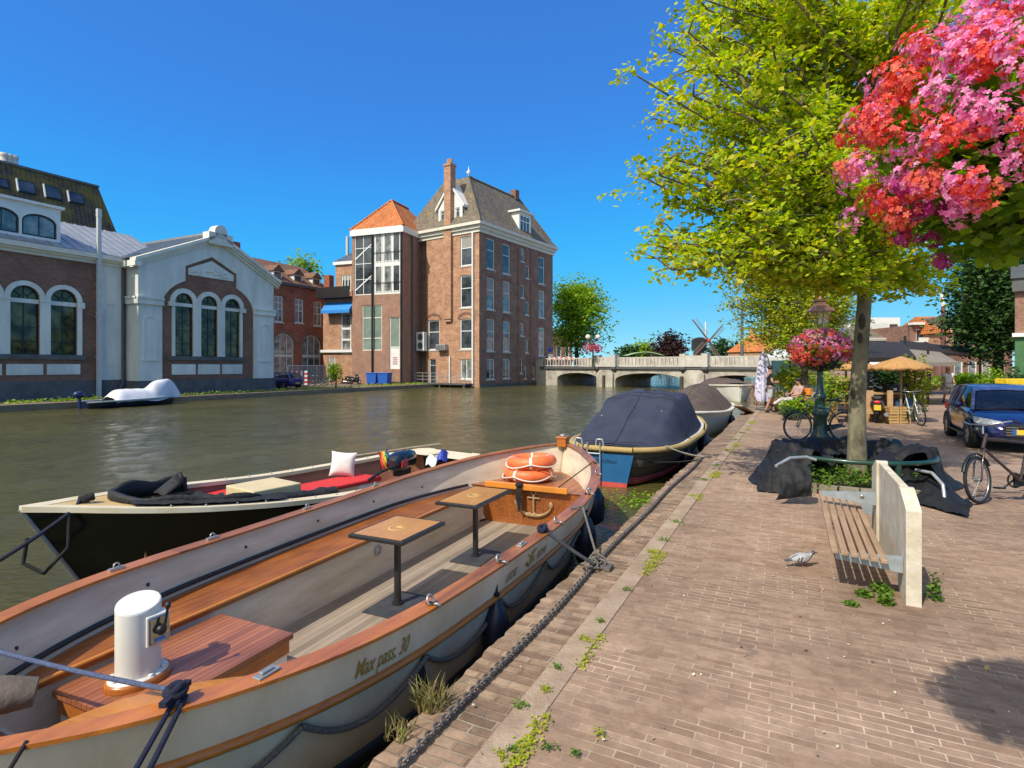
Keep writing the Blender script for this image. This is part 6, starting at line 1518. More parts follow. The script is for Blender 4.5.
simple_tree('tall dark green tree in front of the row of houses at the right', 997, 33, 2.0, 9.0, 2.45, M_leaf4, 26000, .24, 28, group=None, nl=110, trunk=.3, inner=.25, spray=(.6,.6,.45))
# ---------------------------------------------------------------- bridge
eB = Vector((.70,-.714,0)); eB.normalize(); oB = Vector((10.2,60.6,0))
MBR = Matrix(((eB.x,-eB.y,0,oB.x),(eB.y,eB.x,0,oB.y),(0,0,1,0),(0,0,0,1)))   # x along the bridge to the right, y away
M_bst = mat('bridge_stone', (.25,.225,.185), var=.2, scale=.8, rough=.9, bump=.3, bscale=6, col2=(.56,.52,.45), detail=9)
M_bst2 = mat('bridge_balustrade_stone', (.40,.375,.33), var=.12, scale=1.2, rough=.9, col2=(.58,.55,.49), detail=8)
br = thing('stone_bridge', 'pale stone bridge of three flat arches with iron balustrade across the canal', 'bridge', (oB.x,oB.y,-.5), math.atan2(eB.y,eB.x))
zd=1.62; Wd_=7.0
def arch_hole(x0,x1,zs,zc,n=16): 
    return [(x0,-1.2),(x1,-1.2)]+[((x0+x1)/2+(x1-x0)/2*math.cos(math.pi*i/n), zs+(zc-zs)*math.sin(math.pi*i/n)**.8) for i in range(n+1)]
holes=[arch_hole(-7.0,-1.15,.25,.98),arch_hole(1.15,9.0,.15,1.02),arch_hole(11.5,17.0,.05,.92)]
mb = MB(); wall_poly(mb, [(-9.6,-1.3),(18.2,-1.3),(18.2,zd),(-9.6,zd)], holes, MBR, 0, Wd_)
mb.quad((-9.6,0,zd),(18.2,0,zd),(18.2,Wd_,zd),(-9.6,Wd_,zd),MBR); mb.build('arches', M_bst, br)
mb = MB(); mb.box(-9.6,18.4,-.22,.0,zd-.18,zd+.05,MBR); mb.build('string_course', M_lead, br)
for (x0,x1) in ((-1.15,1.15),(9.1,11.45)):
    mb = MB(); mb.box(x0+.1,x1-.1,-.35,0,-1.2,.95,MBR); mb.prism([(x0+.1,.95),(x1-.1,.95),(x1-.5,1.35),(x0+.5,1.35)],'y',-.3,0,MBR); pr_ = mb.build('pier', M_bst, br)
    mb = MB(); mb.box(x0-.1,x1+.1,-.30,.35,zd+.05,zd+1.12,MBR); mb.box(x0-.25,x0+.35,-.36,.4,zd+.05,zd+1.3,MBR); mb.box(x1-.35,x1+.25,-.36,.4,zd+.05,zd+1.3,MBR); mb.build('parapet_block', M_bst2, pr_)
    mb = MB()
    for x in (x0+.05,x1-.05): mb.prism([(-.36,zd+.05),(-.36,zd-.2),(0,zd-.55),(0,zd+.05)],'x',x-.25,x+.25,MBR)
    mb.build('corbel', M_lead, pr_)
    mb = MB(); mb.box((x0+x1)/2-.14 if x0<0 else x0-.1,(x0+x1)/2+.14 if x0<0 else x0+.2,-.55,-.36,-1.2,.75,MBR); mb.build('fender_pile', M_barkd, pr_)
for (x0,x1) in ((-9.4,-1.5),(1.5,8.8),(11.8,18.0)):
    mb = MB(); n=int((x1-x0)/.42)
    mb.box(x0,x1,-.02,.12,zd+.93,zd+1.05,MBR); mb.box(x0,x1,-.02,.12,zd+.12,zd+.22,MBR)
    for k in range(n+1):
        x=x0+(x1-x0)*k/n; mb.box(x-.05,x+.05,.0,.10,zd+.22,zd+.93,MBR)
    mb.build('balustrade', M_bst2, br)
mb = MB(); mb.box(-9.6,18.2,Wd_-.15,Wd_,zd+.001,zd+1.05,MBR); mb.build('far_parapet', M_bst, br)
# ramps up to the deck on both banks
mb = MB(); mb.prism([(18.19,-.3),(34,-.3),(34,-.02),(18.19,zd-.01)],'y',0.05,Wd_-.05,MBR); struct(mb.build('bridge_ramp_road', M_pave))
mb = MB(); mb.prism([(-26,-.6),(-9.58,-.6),(-9.58,zd-.01),(-26,ZB)],'y',0.05,Wd_+8,MBR); struct(mb.build('bank_ramp_road', M_bank))
mb = MB(); mb.box(-9.6-3.2,-9.61,-.1,.25,-1,zd+.95,MBR); tag(mb.build('abutment_wall', M_bst), 'short pale stone wall joining bridge and brick warehouse', 'wall')
def lamp_globes(px):
    Y=61; x=(px-CX)/FPX*Y; r=thing('globe_lamp','green double globe lamp with pink flower baskets on the bridge','street lamp',(x,Y,zd))
    T=Matrix.Translation((x,Y,0)); zt=H-(337-HY)/FPX*Y
    mb=MB(); mb.tube([(0,0,zd),(0,0,zt-.3)],[.10,.05],8,M=T); mb.tube([(-.55,0,zt-.25),(-.3,0,zt-.4),(0,0,zt-.5),(.3,0,zt-.4),(.55,0,zt-.25)],.04,6,M=T); mb.build('post',M_greenp,r)
    for s in (-.55,.55): mb=MB(); mb.ell((s,0,zt),(.28,.28,.28),12,8,T); mb.build('globe',M_boatwhite,r)
    g=np.random.default_rng(5); n=420; P=g.normal(0,1,(n,3))*np.array([.55,.4,.28])+np.array([x,Y-.1,zt-1.25]); leaf_mesh('flower_basket',P,.22,M_pinkfl,r,nrm_up=.3,seed=3)
M_greenp = mat('dark_green_paint',(.010,.045,.030),var=.2,rough=.35,scale=4,coat=.3)
M_pinkfl = leafmat('pink_petals',[(.50,.05,.16),(.65,.10,.28),(.60,.14,.12),(.14,.20,.03)],trans=.2)
lamp_globes(593)
# signs and barriers at the left end
def box_thing(name,label,cat,c,sz,m,rz=0,group=None,bevel=0):
    mb=MB(); mb.cbox(c,sz,rz); return tag(mb.build(name,m,bevel=bevel),label,cat,group)
M_blue = mat('sign_blue',(.02,.09,.45),var=.05,rough=.4); M_redp = mat('signal_red',(.55,.03,.03),var=.1,rough=.45)
c = MBR @ Vector((-8.6,.6,zd)); r=thing('traffic_sign','blue round traffic sign on a post at the left bridge end','sign',c)
mb=MB(); mb.tube([c,c+Vector((0,0,2.4))],.05,8); mb.build('post',M_alu,r); mb=MB(); mb.lathe([(.0,-.02),(.30,-.02),(.30,.02),(0,.02)],18,Matrix.Translation(c+Vector((0,-.08,2.1))) @ Matrix.Rotation(R(90),4,'X')); mb.build('disc',M_blue,r); mb=MB(); mb.box(-.3,.3,-.06,-.03,1.15,1.55,Matrix.Translation(c)); mb.build('plate',M_white,r)
for k in range(3):
    c=MBR @ Vector((-8.3+k*1.5,.35,zd)); r=thing('road_barrier',('left','middle','right')[k]+'most red and white barrier board behind the bridge railing','barrier',c,math.atan2(eB.y,eB.x),'barrier boards on the bridge')
    T=Matrix.Translation(c) @ Matrix.Rotation(math.atan2(eB.y,eB.x),4,'Z')
    for i in range(4): mb=MB(); mb.box(-.68+.34*i,-.34+.34*i,-.03,.03,.65,1.15,T); mb.build('stripe',M_redp if i%2==0 else M_white,r)
    mb=MB(); [mb.box(x-.04,x+.04,-.04,.04,0,.66,T) for x in (-.55,.55)]; mb.build('legs',M_alu,r)
# dark house under the green tree, barge with green canopy, orange house, windmill
def house(name,label,Wl,L_,D,zb,ze,zr,mw,mr,wins=(),ridge='x',over=.25,frame=M_white,glass=M_glass,hip=0.0,group=None,chim=None):
    r=thing(name,label,'building',(Wl.o[0],Wl.o[1],zb),Wl.ang,group)
    mb=MB(); wall_poly(mb,rect_pts(0,L_,zb,ze),[rect_pts(*q) for q in wins],Wl.M,0,.15); mb.box(0,L_,.35,D,zb,ze-.01,Wl.M); mb.box(0,.05,.001,.4,zb,ze-.02,Wl.M); mb.box(L_-.05,L_,.001,.4,zb,ze-.02,Wl.M)
    if ridge=='y': mb.prism([(0,ze-.01),(L_,ze-.01),(L_/2,zr-.05)],'y',.001,D,Wl.M)
    mb.build('wall',mw,r)
    mb=MB()
    if ridge=='x':
        a=[(-over,-over,ze),(L_+over,-over,ze),(L_+over,D+over,ze),(-over,D+over,ze),(hip,D/2,zr),(L_-hip,D/2,zr)]
        mb.add(a,[(0,1,5,4),(2,3,4,5),(1,2,5),(3,0,4)],Wl.M)
    else:
        a=[(-over,-over,ze-.1),(L_+over,-over,ze-.1),(L_+over,D+over,ze-.1),(-over,D+over,ze-.1),(L_/2,-over+hip,zr),(L_/2,D+over,zr)]
        mb.add(a,[(0,4,5,3),(1,2,5,4),(0,1,4)] if hip else [(0,4,5,3),(1,2,5,4)],Wl.M)
    if zr>ze+.05: mb.build('roof',mr,r)
    for q in wins: window(r,Wl,*q,frame,glass,fw=.1,xs=(.5,) if q[1]-q[0]>.9 else (),y=.06)
    if chim: mb=MB(); mb.box(chim-.4,chim+.4,D/2-.4,D/2+.4,zr-.8,zr+.9,Wl.M); mb.build('chimney',mw,r)
    return r
def fw(px0,px1,Y,slope=0.0): # front wall between two columns, facing the camera
    a=((px0-CX)/FPX*Y,Y); b=((px1-CX)/FPX*(Y+slope),Y+slope); return Wall(a[0],a[1],b[0]-a[0],b[1]-a[1]), math.hypot(b[0]-a[0],b[1]-a[1])
wl,L_=fw(549,572,92); house('dark_house','shadowed dark brick house under the green tree by the bridge',wl,L_,6,-.2,wl.z(560,334),wl.z(560,328),M_bplum,M_zincd,[(1.2,2.0,3.2,5.0),(2.6,3.3,3.2,5.0)])
wl,L_=fw(728,768,95,-6); house('orange_tiled_house','far house with orange tiled roof right of the windmill',wl,L_,8,0,wl.z(745,352),wl.z(745,333),M_bsun,M_tile_o,[(1,1.8,2.2,3.2),(3.2,4,2.2,3.2)],hip=1.8,chim=2.0)
Y=74; x0,x1=(627-CX)/FPX*Y,(664-CX)/FPX*Y; r=thing('canopy_roof','low curved pale green canopy roof beyond the bridge','canopy',((x0+x1)/2,Y,0))
mb=MB(); rows=[[Vector((x0+(x1-x0)*i/12,Y+j*3,H-(355.5-HY)/FPX*Y+.45*math.sin(math.pi*i/12))) for j in (0,1)] for i in range(13)]; mb.grid(rows); mb.build('roof',mat('pale_green_roof',(.35,.45,.25)),r,solid=.12)
mb=MB(); [mb.tube([(x,Y+.5,0),(x,Y+.5,H-(355-HY)/FPX*Y+.1)],.07,6) for x in (x0+.3,x1-.3)]; mb.build('posts',M_greenp,r)
# windmill
Y=150.0; k=Y/FPX; bx=(699-CX)*k; zc=H+(HY-341)*k
wm=thing('windmill','dark wooden post mill with four long sails beyond the bridge','windmill',(bx,Y,0))
T=Matrix.Translation((bx,Y,0)); mb=MB(); w_=5.6*k
mb.lathe([(7*k,0),(6.2*k,4),(5.2*k,zc-2.2)],8,T); mb.build('body',mat('mill_boards',(.055,.045,.04),var=.3,rough=.8),wm)
mb=MB(); mb.box(-6.4*k,6.2*k,-4*k,4*k,zc-2.6,zc-.1,T); rows=[]
for i in range(9):
    a=math.pi*i/8; rows.append([Vector((6.6*k*math.cos(a),y,zc-.1+4.0*k*math.sin(a))) for y in (-4.2*k,4.2*k)])
mb.grid(rows,T); 
for y in (-4.2*k,4.2*k): mb.poly([(6.6*k*math.cos(math.pi*i/8),y,zc-.1+4.0*k*math.sin(math.pi*i/8)) for i in range(9)],T)
mb.build('cap',mat('mill_thatch',(.03,.03,.033),rough=.9),wm)
hub=Vector(((706.7-CX)*k,Y-6*k,zc)); 
mb=MB(); mb.ell(hub,(.5,.5,.5),10,8); mb.tube([hub,hub+Vector((0,4,0.2))],.3,8); mb.build('sail_axle',M_redp,wm)
for (px,py) in ((692.3,319.5),(722.5,325),(694,357),(721,357)):
    e=Vector(((px-CX)*(Y-6*k)/FPX,Y-6*k,H+(HY-py)*(Y-6*k)/FPX)); d=(e-hub).normalized(); n_=Vector((d.z,0,-d.x))
    mb=MB(); mb.tube([hub,e],[.24,.13],6); sl_=mb.build('sail',mat('sail_timber',(.13,.075,.06),rough=.8),wm)
    mb=MB(); L_=(e-hub).length
    for q in range(14):
        c=hub+d*(L_*(.22+.055*q)); mb.tube([c,c+n_*1.0],.05,4)
    mb.tube([hub+d*L_*.22+n_*1.0,hub+d*L_*.95+n_*1.0],.05,4); mb.build('lattice',mat('sail_lattice',(.28,.22,.19),rough=.8),sl_)
mb=MB(); fx=(709.5-CX)*k; mb.tube([(fx,Y+3,0),(fx,Y+3,H+(HY-321)*k)],.22,6); tag(mb.build('white_mast',M_white),'thin white mast rising behind the windmill sails','mast')
# tall street lamp by the canal
Y=58.0; x=(742-CX)/FPX*Y; zt=H+(HY-299)*Y/FPX; r=thing('street_lamp','tall grey street lamp post right of the windmill','street lamp',(x,Y,0))
mb=MB(); mb.tube([(x,Y,0),(x,Y,zt)],[.22,.13],8); mb.build('post',M_lead,r); mb=MB(); mb.cbox((x-.35,Y,zt-.05),(.8,.3,.16)); mb.build('lantern',M_white,r)
Y=70; x=(772-CX)/FPX*Y; mb=MB(); mb.tube([(x,Y,0),(x,Y,H+(HY-318)*Y/FPX)],.06,6); tag(mb.build('thin_pole',M_pipe),'very thin pale pole beside the trees right of the street lamp','pole')
# ---------------------------------------------------------------- houses beyond the square
def zY(py,Y): return H+(HY-py)*Y/FPX
M_hazelb = mat('grey_render',(.42,.42,.41),var=.08,rough=.8)
wl,L_=fw(826,872,72); house('white_house','white house with a blue arched window behind the flower lamp',wl,L_,8,0,zY(320,72),zY(314,72),M_white,M_zinc,[(wl.a(840),wl.a(849),zY(333,72),zY(322,72))],glass=glassmat('blue_glass',(.05,.12,.25)))
wl,L_=fw(868,910,62); r=house('slate_roof_house','low brick house with grey mansard roof left of the bay house',wl,L_,8,0,zY(339,62),zY(322,62),M_bor,M_tile_d,[(.6,1.4,2.6,3.8),(2.6,3.4,2.6,3.8)],hip=.8)
yd=.8; z0=zY(336,62); mb=MB(); a=wl.a(893); mb.box(a-.6,a+.6,-.1,3,z0,z0+1.5,wl.M); dm=mb.build('dormer',M_white,r); mb=MB(); mb.box(a-.45,a+.45,-.12,-.1,z0+.1,z0+1.3,wl.M); mb.build('pane',M_glass,dm)
mb=MB(); mb.box(0,L_,-.2,.2,zY(340.5,62),zY(338,62),wl.M); mb.build('gutter',M_white,r)
wl,L_=fw(868,900,92); house('pale_flats','long white flat roofed block behind the slate roofed house',wl,L_,8,0,zY(317.5,92),zY(317.5,92),M_white,M_white)
wl,L_=fw(911,946,58); r=house('bay_house','brown brick house with white cornice and balcony behind the square',wl,L_,8,0,zY(325,58),zY(325,58),M_bshade,M_zinc,[(wl.a(916),wl.a(924),zY(342,58),zY(329,58)),(wl.a(931),wl.a(939),zY(340,58),zY(329,58))])
mb=MB(); mb.box(-.1,L_+.1,-.5,.3,zY(325,58),zY(322.5,58),wl.M); mb.build('cornice',M_white,r)
mb=MB(); mb.box(.2,wl.a(928),-.9,-.8,zY(341.5,58),zY(338,58),wl.M); mb.box(.2,wl.a(928),-.9,0,zY(342.5,58),zY(341.5,58),wl.M); mb.build('balcony',M_white,r)
wl,L_=fw(945,975,55); r=house('orange_gable_house','pinkish house with orange roof and white dormer left of the dark tree',wl,L_,8,0,zY(333,55),zY(313,55),M_bsun,M_tile_o,[(wl.a(953),wl.a(962),zY(350,55),zY(337,55)),(wl.a(966),wl.a(974),zY(348,55),zY(337,55))],hip=0)
mb=MB(); mb.box(wl.a(953),wl.a(961),-.2,3,zY(333,55),zY(322,55),wl.M); mb.box(wl.a(953)-.2,wl.a(961)+.2,-.4,3.1,zY(322,55),zY(320.5,55),wl.M); dm=mb.build('dormer',M_white,r); mb=MB(); mb.box(wl.a(954),wl.a(960),-.22,-.2,zY(331,55),zY(323,55),wl.M); mb.build('pane',M_glass,dm)
mb=MB(); mb.box(wl.a(946),wl.a(953),.8,3.2,zY(333,55),zY(316,55),wl.M); mb.build('slate_gable',M_tile_d,r)
wl,L_=fw(938,1012,50); house('terrace_house','low dark shop front with awnings beneath the dark tree',wl,L_,6,0,zY(349,50),zY(349,50),M_bplum,M_zincd,[(wl.a(940)+i*1.25,wl.a(940)+i*1.25+.8,.6,2.2) for i in range(5)],glass=M_glassw)
# house at the right edge
Y=26.0; x=(1015-CX)/FPX*Y; wl=Wall(x,Y,.745,-.667); r=thing('corner_house','white framed house with green painted ground floor at the right edge','building',(x,Y,0),wl.ang)
mb=MB(); z1=zY(292,Y); z2=zY(336,Y); L_=5; q=(.35,1.5,z2+.3,z1-.4); wall_poly(mb,rect_pts(0,L_,z2,z1),[rect_pts(*q)],wl.M,0,.15); mb.box(0,L_,.3,6,0,z1,wl.M); mb.build('wall',M_bshade,r); window(r,wl,*q,M_white,M_glassw,fw=.14,xs=(.5,),y=.03,bw=.1)
mb=MB(); mb.box(-.1,L_,-.25,.3,z1,z1+.6,wl.M); mb.build('cornice',M_plinth,r)
mb=MB(); mb.box(-.15,L_,-.35,.3,z1+.6,z1+1.2,wl.M); mb.build('fascia',M_zincd,r)
mb=MB(); mb.box(0,.45,-.12,.3,0,z2,wl.M); mb.box(.45,L_,-.05,.3,0,z2-.3,wl.M); mb.build('green_shopfront',mat('shop_green',(.05,.15,.06),var=.2),r); mb=MB(); mb.box(-.1,L_,-.3,0,z2-.05,z2+.12,wl.M); mb.build('shop_cornice',M_white,r)
mb=MB(); mb.prism([(-.9,z2-.5),(0,z2-.1),(0,z2-.35),(-.9,z2-.75)],'x',.5,L_,wl.M); mb.build('awning',M_white,r)
# red and white mast
Y=48.0; x=(943.5-CX)/FPX*Y; r=thing('flag_mast','brown mast with white top and red pennant above the square','mast',(x,Y,0))
mb=MB(); mb.tube([(x,Y,0),(x-.02,Y,zY(306,Y))],[.24,.15],8); mb.build('pole',mat('mast_brown',(.16,.06,.05)),r)
mb=MB(); mb.tube([(x-.02,Y,zY(306,Y)),(x-.25,Y,zY(290,Y))],[.17,.10],8); mb.build('mast_top',M_white,r)
mb=MB(); mb.tube([(x-.25,Y,zY(291,Y)),(x-.5,Y,zY(289.5,Y)),(x-.8,Y,zY(290.5,Y)),(x-.95,Y,zY(294.5,Y))],.06,6); mb.build('pennant',M_redp,r)
# ================================================================ things on the quay
M_conc = mat('weathered_concrete', (.46,.40,.30), var=.2, scale=6, rough=.9, bump=.15, bscale=40, col2=(.66,.61,.50), detail=9)
M_slat = woodmat('weathered_bench_slats', (.24,.15,.09), (.42,.29,.19), rough=.8, grain=(2,40,40))
M_galv = mat('dull_galvanised', (.36,.41,.44), var=.15, rough=.5, metal=.4, scale=10)
def spM(s,p,z=0.0):   # frame with x along the quay, y towards the canal
    o=W(s,p,z); return Matrix(((UX,-UY,0,o.x),(UY,UX,0,o.y),(0,0,1,o.z),(0,0,0,1)))
AQ=math.atan2(UY,UX)
# bench with concrete back
TB=spM(4.95,.745); bn=thing('park_bench','slatted wooden bench with a pale concrete back on the brick quay','bench',W(5.9,.6),AQ)
YB=-.095
def prof(x0,x1,zl,zh,c): return [(x0,-.02),(x1,-.02),(x1,zl),(x1-c,zh),(x0+c,zh),(x0,zl)]
mb=MB(); mb.prism([(0,-.02),(.34,-.02),(.34,.81),(.27,.81),(0,.70)],'y',YB,.0,TB); mb.build('near_back_post',M_conc,bn,bevel=.012)
mb=MB(); mb.prism([(1.60,-.02),(1.95,-.02),(1.95,.70),(1.68,.81),(1.60,.81)],'y',YB,.0,TB); mb.build('far_back_post',M_conc,bn,bevel=.012)
mb=MB(); mb.box(.342,1.598,-.08,-.022,-.02,.80,TB); pn=mb.build('back_panel',M_conc,bn,bevel=.008)
for i in range(6):
    y=.105+i*.064; mb=MB(); z=.335-.012*(5-i)*.5
    mb.box(.02,2.28,y,y+.048,z-.03,z,TB); mb.build('slat',M_slat,bn,bevel=.005)
for x in (.10,1.95):
    mb=MB(); mb.prism([(.002,.20),(.002,.31),(.44,.285),(.44,.245)],'x',x,x+.07,TB); mb.build('bracket',M_galv,bn)
mb=MB(); mb.prism([(.002,.37),(.002,.49),(.47,.455),(.47,.42)],'x',1.62,1.69,TB); br_=mb.build('armrest',M_galv,bn); mb=MB(); mb.lathe([(0,0),(.018,0),(.018,.01),(0,.012)],10,TB @ Matrix.Translation((1.62,.12,.45)) @ Matrix.Rotation(R(-90),4,'Y')); mb.build('bolt',M_steel,br_)
# ring planter round the lime
rc=Vector((5.05,8.35,0)); pl_=thing('tree_planter','round kerbed planter with a green tube rail round the big lime','planter',rc)
mb=MB(); n=28
for k in range(n):
    a0_,a1_=2*math.pi*k/n+.01,2*math.pi*(k+1)/n-.01
    q=[(rc.x+r_*math.cos(a),rc.y+r_*math.sin(a)) for r_,a in ((1.0,a0_),(1.12,a0_),(1.12,a1_),(1.0,a1_))]; mb.prism(q,'z',-.02,.13+.01*math.sin(k*3.3))
mb.build('kerb_blocks',mat('planter_kerb',(.22,.19,.14),var=.3,rough=.95,bump=.4,bscale=30),pl_,bevel=.01)
mb=MB(); mb.lathe([(0,.10),(.6,.10),(1.0,.07)],28,Matrix.Translation(rc)); mb.build('soil',mat('planter_soil',(.07,.055,.03),var=.4,scale=9,rough=1),pl_)
mb=MB(); mb.torus(1.03,.032,48,10,Matrix.Translation(rc+Vector((0,0,.47)))); mb.build('tube_rail',M_greenp,pl_)
for k in range(6):
    a=R(20+60*k+10); v=rc+Vector((1.03*math.cos(a),1.03*math.sin(a),0)); mb=MB(); mb.tube([v+Vector((0,0,.05)),v+Vector((0,0,.46))],.038,8); mb.build('rail_post',M_greenp,pl_)
M_weed=leafmat('weed_leaves',[(.06,.14,.015),(.10,.20,.02),(.17,.25,.03)],trans=.3)
M_dry=leafmat('dry_grass',[(.20,.16,.06),(.28,.22,.09),(.13,.16,.03)],trans=.2)
def tuft(name,label,c,r,n,h,m,group=None,seed=1,blade=False,size=.05):
    g=np.random.default_rng(seed); c=np.array(c)
    if blade:
        V=[]
        for i in range(n):
            th=g.uniform(0,6.28); rr=r*g.random()**.5; b=c+np.array([rr*math.cos(th),rr*math.sin(th),0]); lean=g.normal(0,.35,2)*h; hh=h*g.uniform(.5,1.1); w=.004+.003*g.random(); t2_=g.uniform(0,6.28); d=np.array([math.cos(t2_),math.sin(t2_),0])*w
            mid=b+np.array([lean[0]*.35,lean[1]*.35,hh*.6]); tip=b+np.array([lean[0],lean[1],hh])
            V+=[b-d,b+d,mid+d*.7,mid-d*.7, mid-d*.7,mid+d*.7,tip+d*.1,tip-d*.1]
        o=raw_mesh(name,np.array(V),4,m)
    else:
        P=c+np.stack([g.normal(0,r*.5,n),g.normal(0,r*.5,n),np.abs(g.normal(0,h*.5,n))+.005],1); o=leaf_mesh(name,P,size,m,None,nrm_up=.4,seed=seed)
    return tag(o,label,'weed',group)
o=leaf_mesh('ground_cover',np.array(rc)+np.stack([np.clip(np.random.default_rng(3).normal(0,.36,1500),-.7,.7),np.clip(np.random.default_rng(4).normal(-.25,.34,1500),-.68,.5),np.abs(np.random.default_rng(5).normal(0,.09,1500))+.09],1),.055,M_weed,None,seed=8); tag(o,'green weeds growing inside the round tree planter','ground cover',kind='stuff')
tuft('weed_tuft','bright green weeds at the near kerb of the tree planter',at(817,488,.05),.2,220,.22,M_weed,seed=31,size=.06)
# black sheet thrown over the planter
def hsheet(x,y):
    dx,dy=x-rc.x,y-rc.y; r_=math.hypot(dx,dy)
    h=.52*max(0,1-((r_-.75)/.62)**2)**.6 if r_>.35 else .0
    return h
M_sheet=mat('black_plastic_sheet',(.016,.017,.019),var=.3,rough=.62,scale=5,bump=.7,bscale=13,spec=.22)
def sheet_patch(name,label_root,quadpts,hf,nu=46,nv=26,seed=0,amp=.07):
    rows=[]
    for i in range(nu+1):
        u=i/nu; row=[]
        for j in range(nv+1):
            v=j/nv; a,b,c,d=quadpts
            q=Vector(a).lerp(Vector(b),u).lerp(Vector(d).lerp(Vector(c),u),v)
            e=mnoise.noise((u*7+seed,v*3,seed))+.6*mnoise.noise((u*15,v*9+seed,seed+3))+.35*mnoise.noise((u*30,v*18,seed+6))
            z=hf(u,v)+amp*e*min(1,.35+hf(u,v)*4)
            row.append(Vector((q.x+.07*mnoise.noise((u*3,v*4,seed+8)),q.y+.07*mnoise.noise((u*4,v*3,seed+9)),max(.012,z))))
        rows.append(row)
    mb=MB(); mb.grid(rows); return mb
bs2=thing('black_sheet','black plastic sheet with bent metal tubes thrown over the tree planter','sheet',rc)
mb=MB(); rows=[]; nu,nv=90,40
for i in range(nu+1):
    u=i/nu; th=R(214-276*u); row=[]; ex=1.44+.24*mnoise.noise((u*6,1,2))+.12*math.sin(u*19)
    for j in range(nv+1):
        v=j/nv; r_=.26+(ex-.26)*v
        crest=math.exp(-((r_-.98)/.30)**2); inner=max(0,1-r_/.95)
        z=.06+.50*crest+.46*inner
        if r_>1.06: z=max(.012,.50*(1-((r_-1.06)/(ex-1.06+.001))**.6))
        rg=mnoise.noise((u*16,v*2.2,1))+.7*mnoise.noise((u*34,v*4,5))+.4*mnoise.noise((u*60,v*14,9))
        z+=.095*rg*min(1,z*3)*(1-.6*inner); fl=.07*mnoise.noise((u*26,v*3,12))
        row.append(Vector((rc.x+(r_+fl)*math.cos(th),rc.y+(r_+fl)*math.sin(th)*.94,max(.012,z))))
    rows.append(row)
mb.grid(rows); mb.build('main_fold',M_sheet,bs2)
hB=lambda u,v: (.48*(1-u)**1.0*(1-abs(2*v-1)**2.5)+.03)
mb=sheet_patch('b',None,[at(868,492,0),at(968,519,0),at(972,505,0),at(905,458,0)],hB,seed=7,amp=.06); mb.build('trailing_fold',M_sheet,bs2)
hC=lambda u,v: .36*(1-abs(2*v-1)**3)*math.sin(math.pi*min(1,.15+.8*u))+.02
mb=sheet_patch('c',None,[at(757,492,0),at(812,497,0),at(818,474,0),at(757,472,0)],hC,nu=26,nv=20,seed=13,amp=.09); mb.build('crumpled_end',M_sheet,bs2)
# hanging flap in front of the rail
rows=[]
for i in range(15):
    u=i/14; top=atd(778+30*u,465-2*math.sin(u*3),7.25-.1*u); bot=atd(775+33*u,500-4*u,7.1-.1*u); rows.append([top.lerp(bot,j/10)+Vector((0,-.10*math.sin(j/10*3.1)+.05*mnoise.noise((u*5,j*.4,3)),0)) for j in range(11)])
mb=MB(); mb.grid(rows); mb.build('hanging_flap',M_sheet,bs2)
for pts in ([(916,470,.36),(932,473,.36),(943,485,.25),(945,503,.05)],[(776,466,.42),(790,458,.50),(806,457,.5),(816,460,.46)]):
    P=[at(*q) for q in pts]; mb=MB(); Q=[]
    for i in range(len(P)-1):
        for k in range(6): Q.append(P[i].lerp(P[i+1],k/6))
    mb.tube(Q+[P[-1]],.022,8); mb.build('bent_tube',M_alu,bs2)

# ---------------------------------------------------------------- flower lamp post
lx=atd(820,366,13.2); T=Matrix.Translation((lx.x,lx.y,0)); lp_=thing('lamp_post','old green cast iron lamp post with a lantern and a flower ball','street lamp',(lx.x,lx.y,0))
mb=MB(); mb.lathe([(r_*.72,z_) for r_,z_ in ((.0,0),(.29,0),(.29,.12),(.22,.18),(.20,.55),(.25,.60),(.25,.66),(.17,.74),(.145,.95),(.20,1.0),(.20,1.06),(.12,1.12),(.09,1.45),(.085,2.3),(.08,2.55))],16,T); mb.build('column',M_greenp,lp_)
mb=MB(); M_copper=mat('old_copper_paint',(.20,.10,.055),var=.25,rough=.5,scale=8)
zb_=2.62; zt=3.03
for sx in (-1,1):
    for sy in (-1,1): mb.tube([(sx*.10,sy*.10,zb_),(sx*.19,sy*.19,zt)],.014,6,M=T)
mb.box(-.11,.11,-.11,.11,zb_-.05,zb_,T); mb.add([(-.24,-.24,zt),(.24,-.24,zt),(.24,.24,zt),(-.24,.24,zt),(-.10,-.10,zt+.17),(.10,-.10,zt+.17),(.10,.10,zt+.17),(-.10,.10,zt+.17)],[(3,2,1,0),(0,1,5,4),(1,2,6,5),(2,3,7,6),(3,0,4,7),(4,5,6,7)],T)
mb.box(-.09,.09,-.09,.09,zt+.17,zt+.25,T); mb.box(-.11,.11,-.11,.11,zt+.25,zt+.29,T); mb.lathe([(.05,zt+.29),(.03,zt+.36),(.0,zt+.38)],8,T); mb.tube([(0,0,2.5),(0,0,zb_-.04)],.04,8,M=T); la=mb.build('lantern_frame',M_copper,lp_)
mb=MB(); a,b=.105,.185
for k in range(4):
    T2=T @ Matrix.Rotation(math.pi/2*k,4,'Z'); mb.quad((-a,-a,zb_),(a,-a,zb_),(b,-b,zt),(-b,-b,zt),T2)
gm,nt,b_=_nt('lantern_glass'); nt.nodes.remove(b_); tr_=_n(nt,'ShaderNodeBsdfTransparent'); gl_=_n(nt,'ShaderNodeBsdfGlossy',Roughness=.05); mx=_n(nt,'ShaderNodeMixShader'); mx.inputs[0].default_value=.14; nt.links.new(tr_.outputs[0],mx.inputs[1]); nt.links.new(gl_.outputs[0],mx.inputs[2]); nt.links.new(mx.outputs[0],nt.nodes['Material Output'].inputs[0])
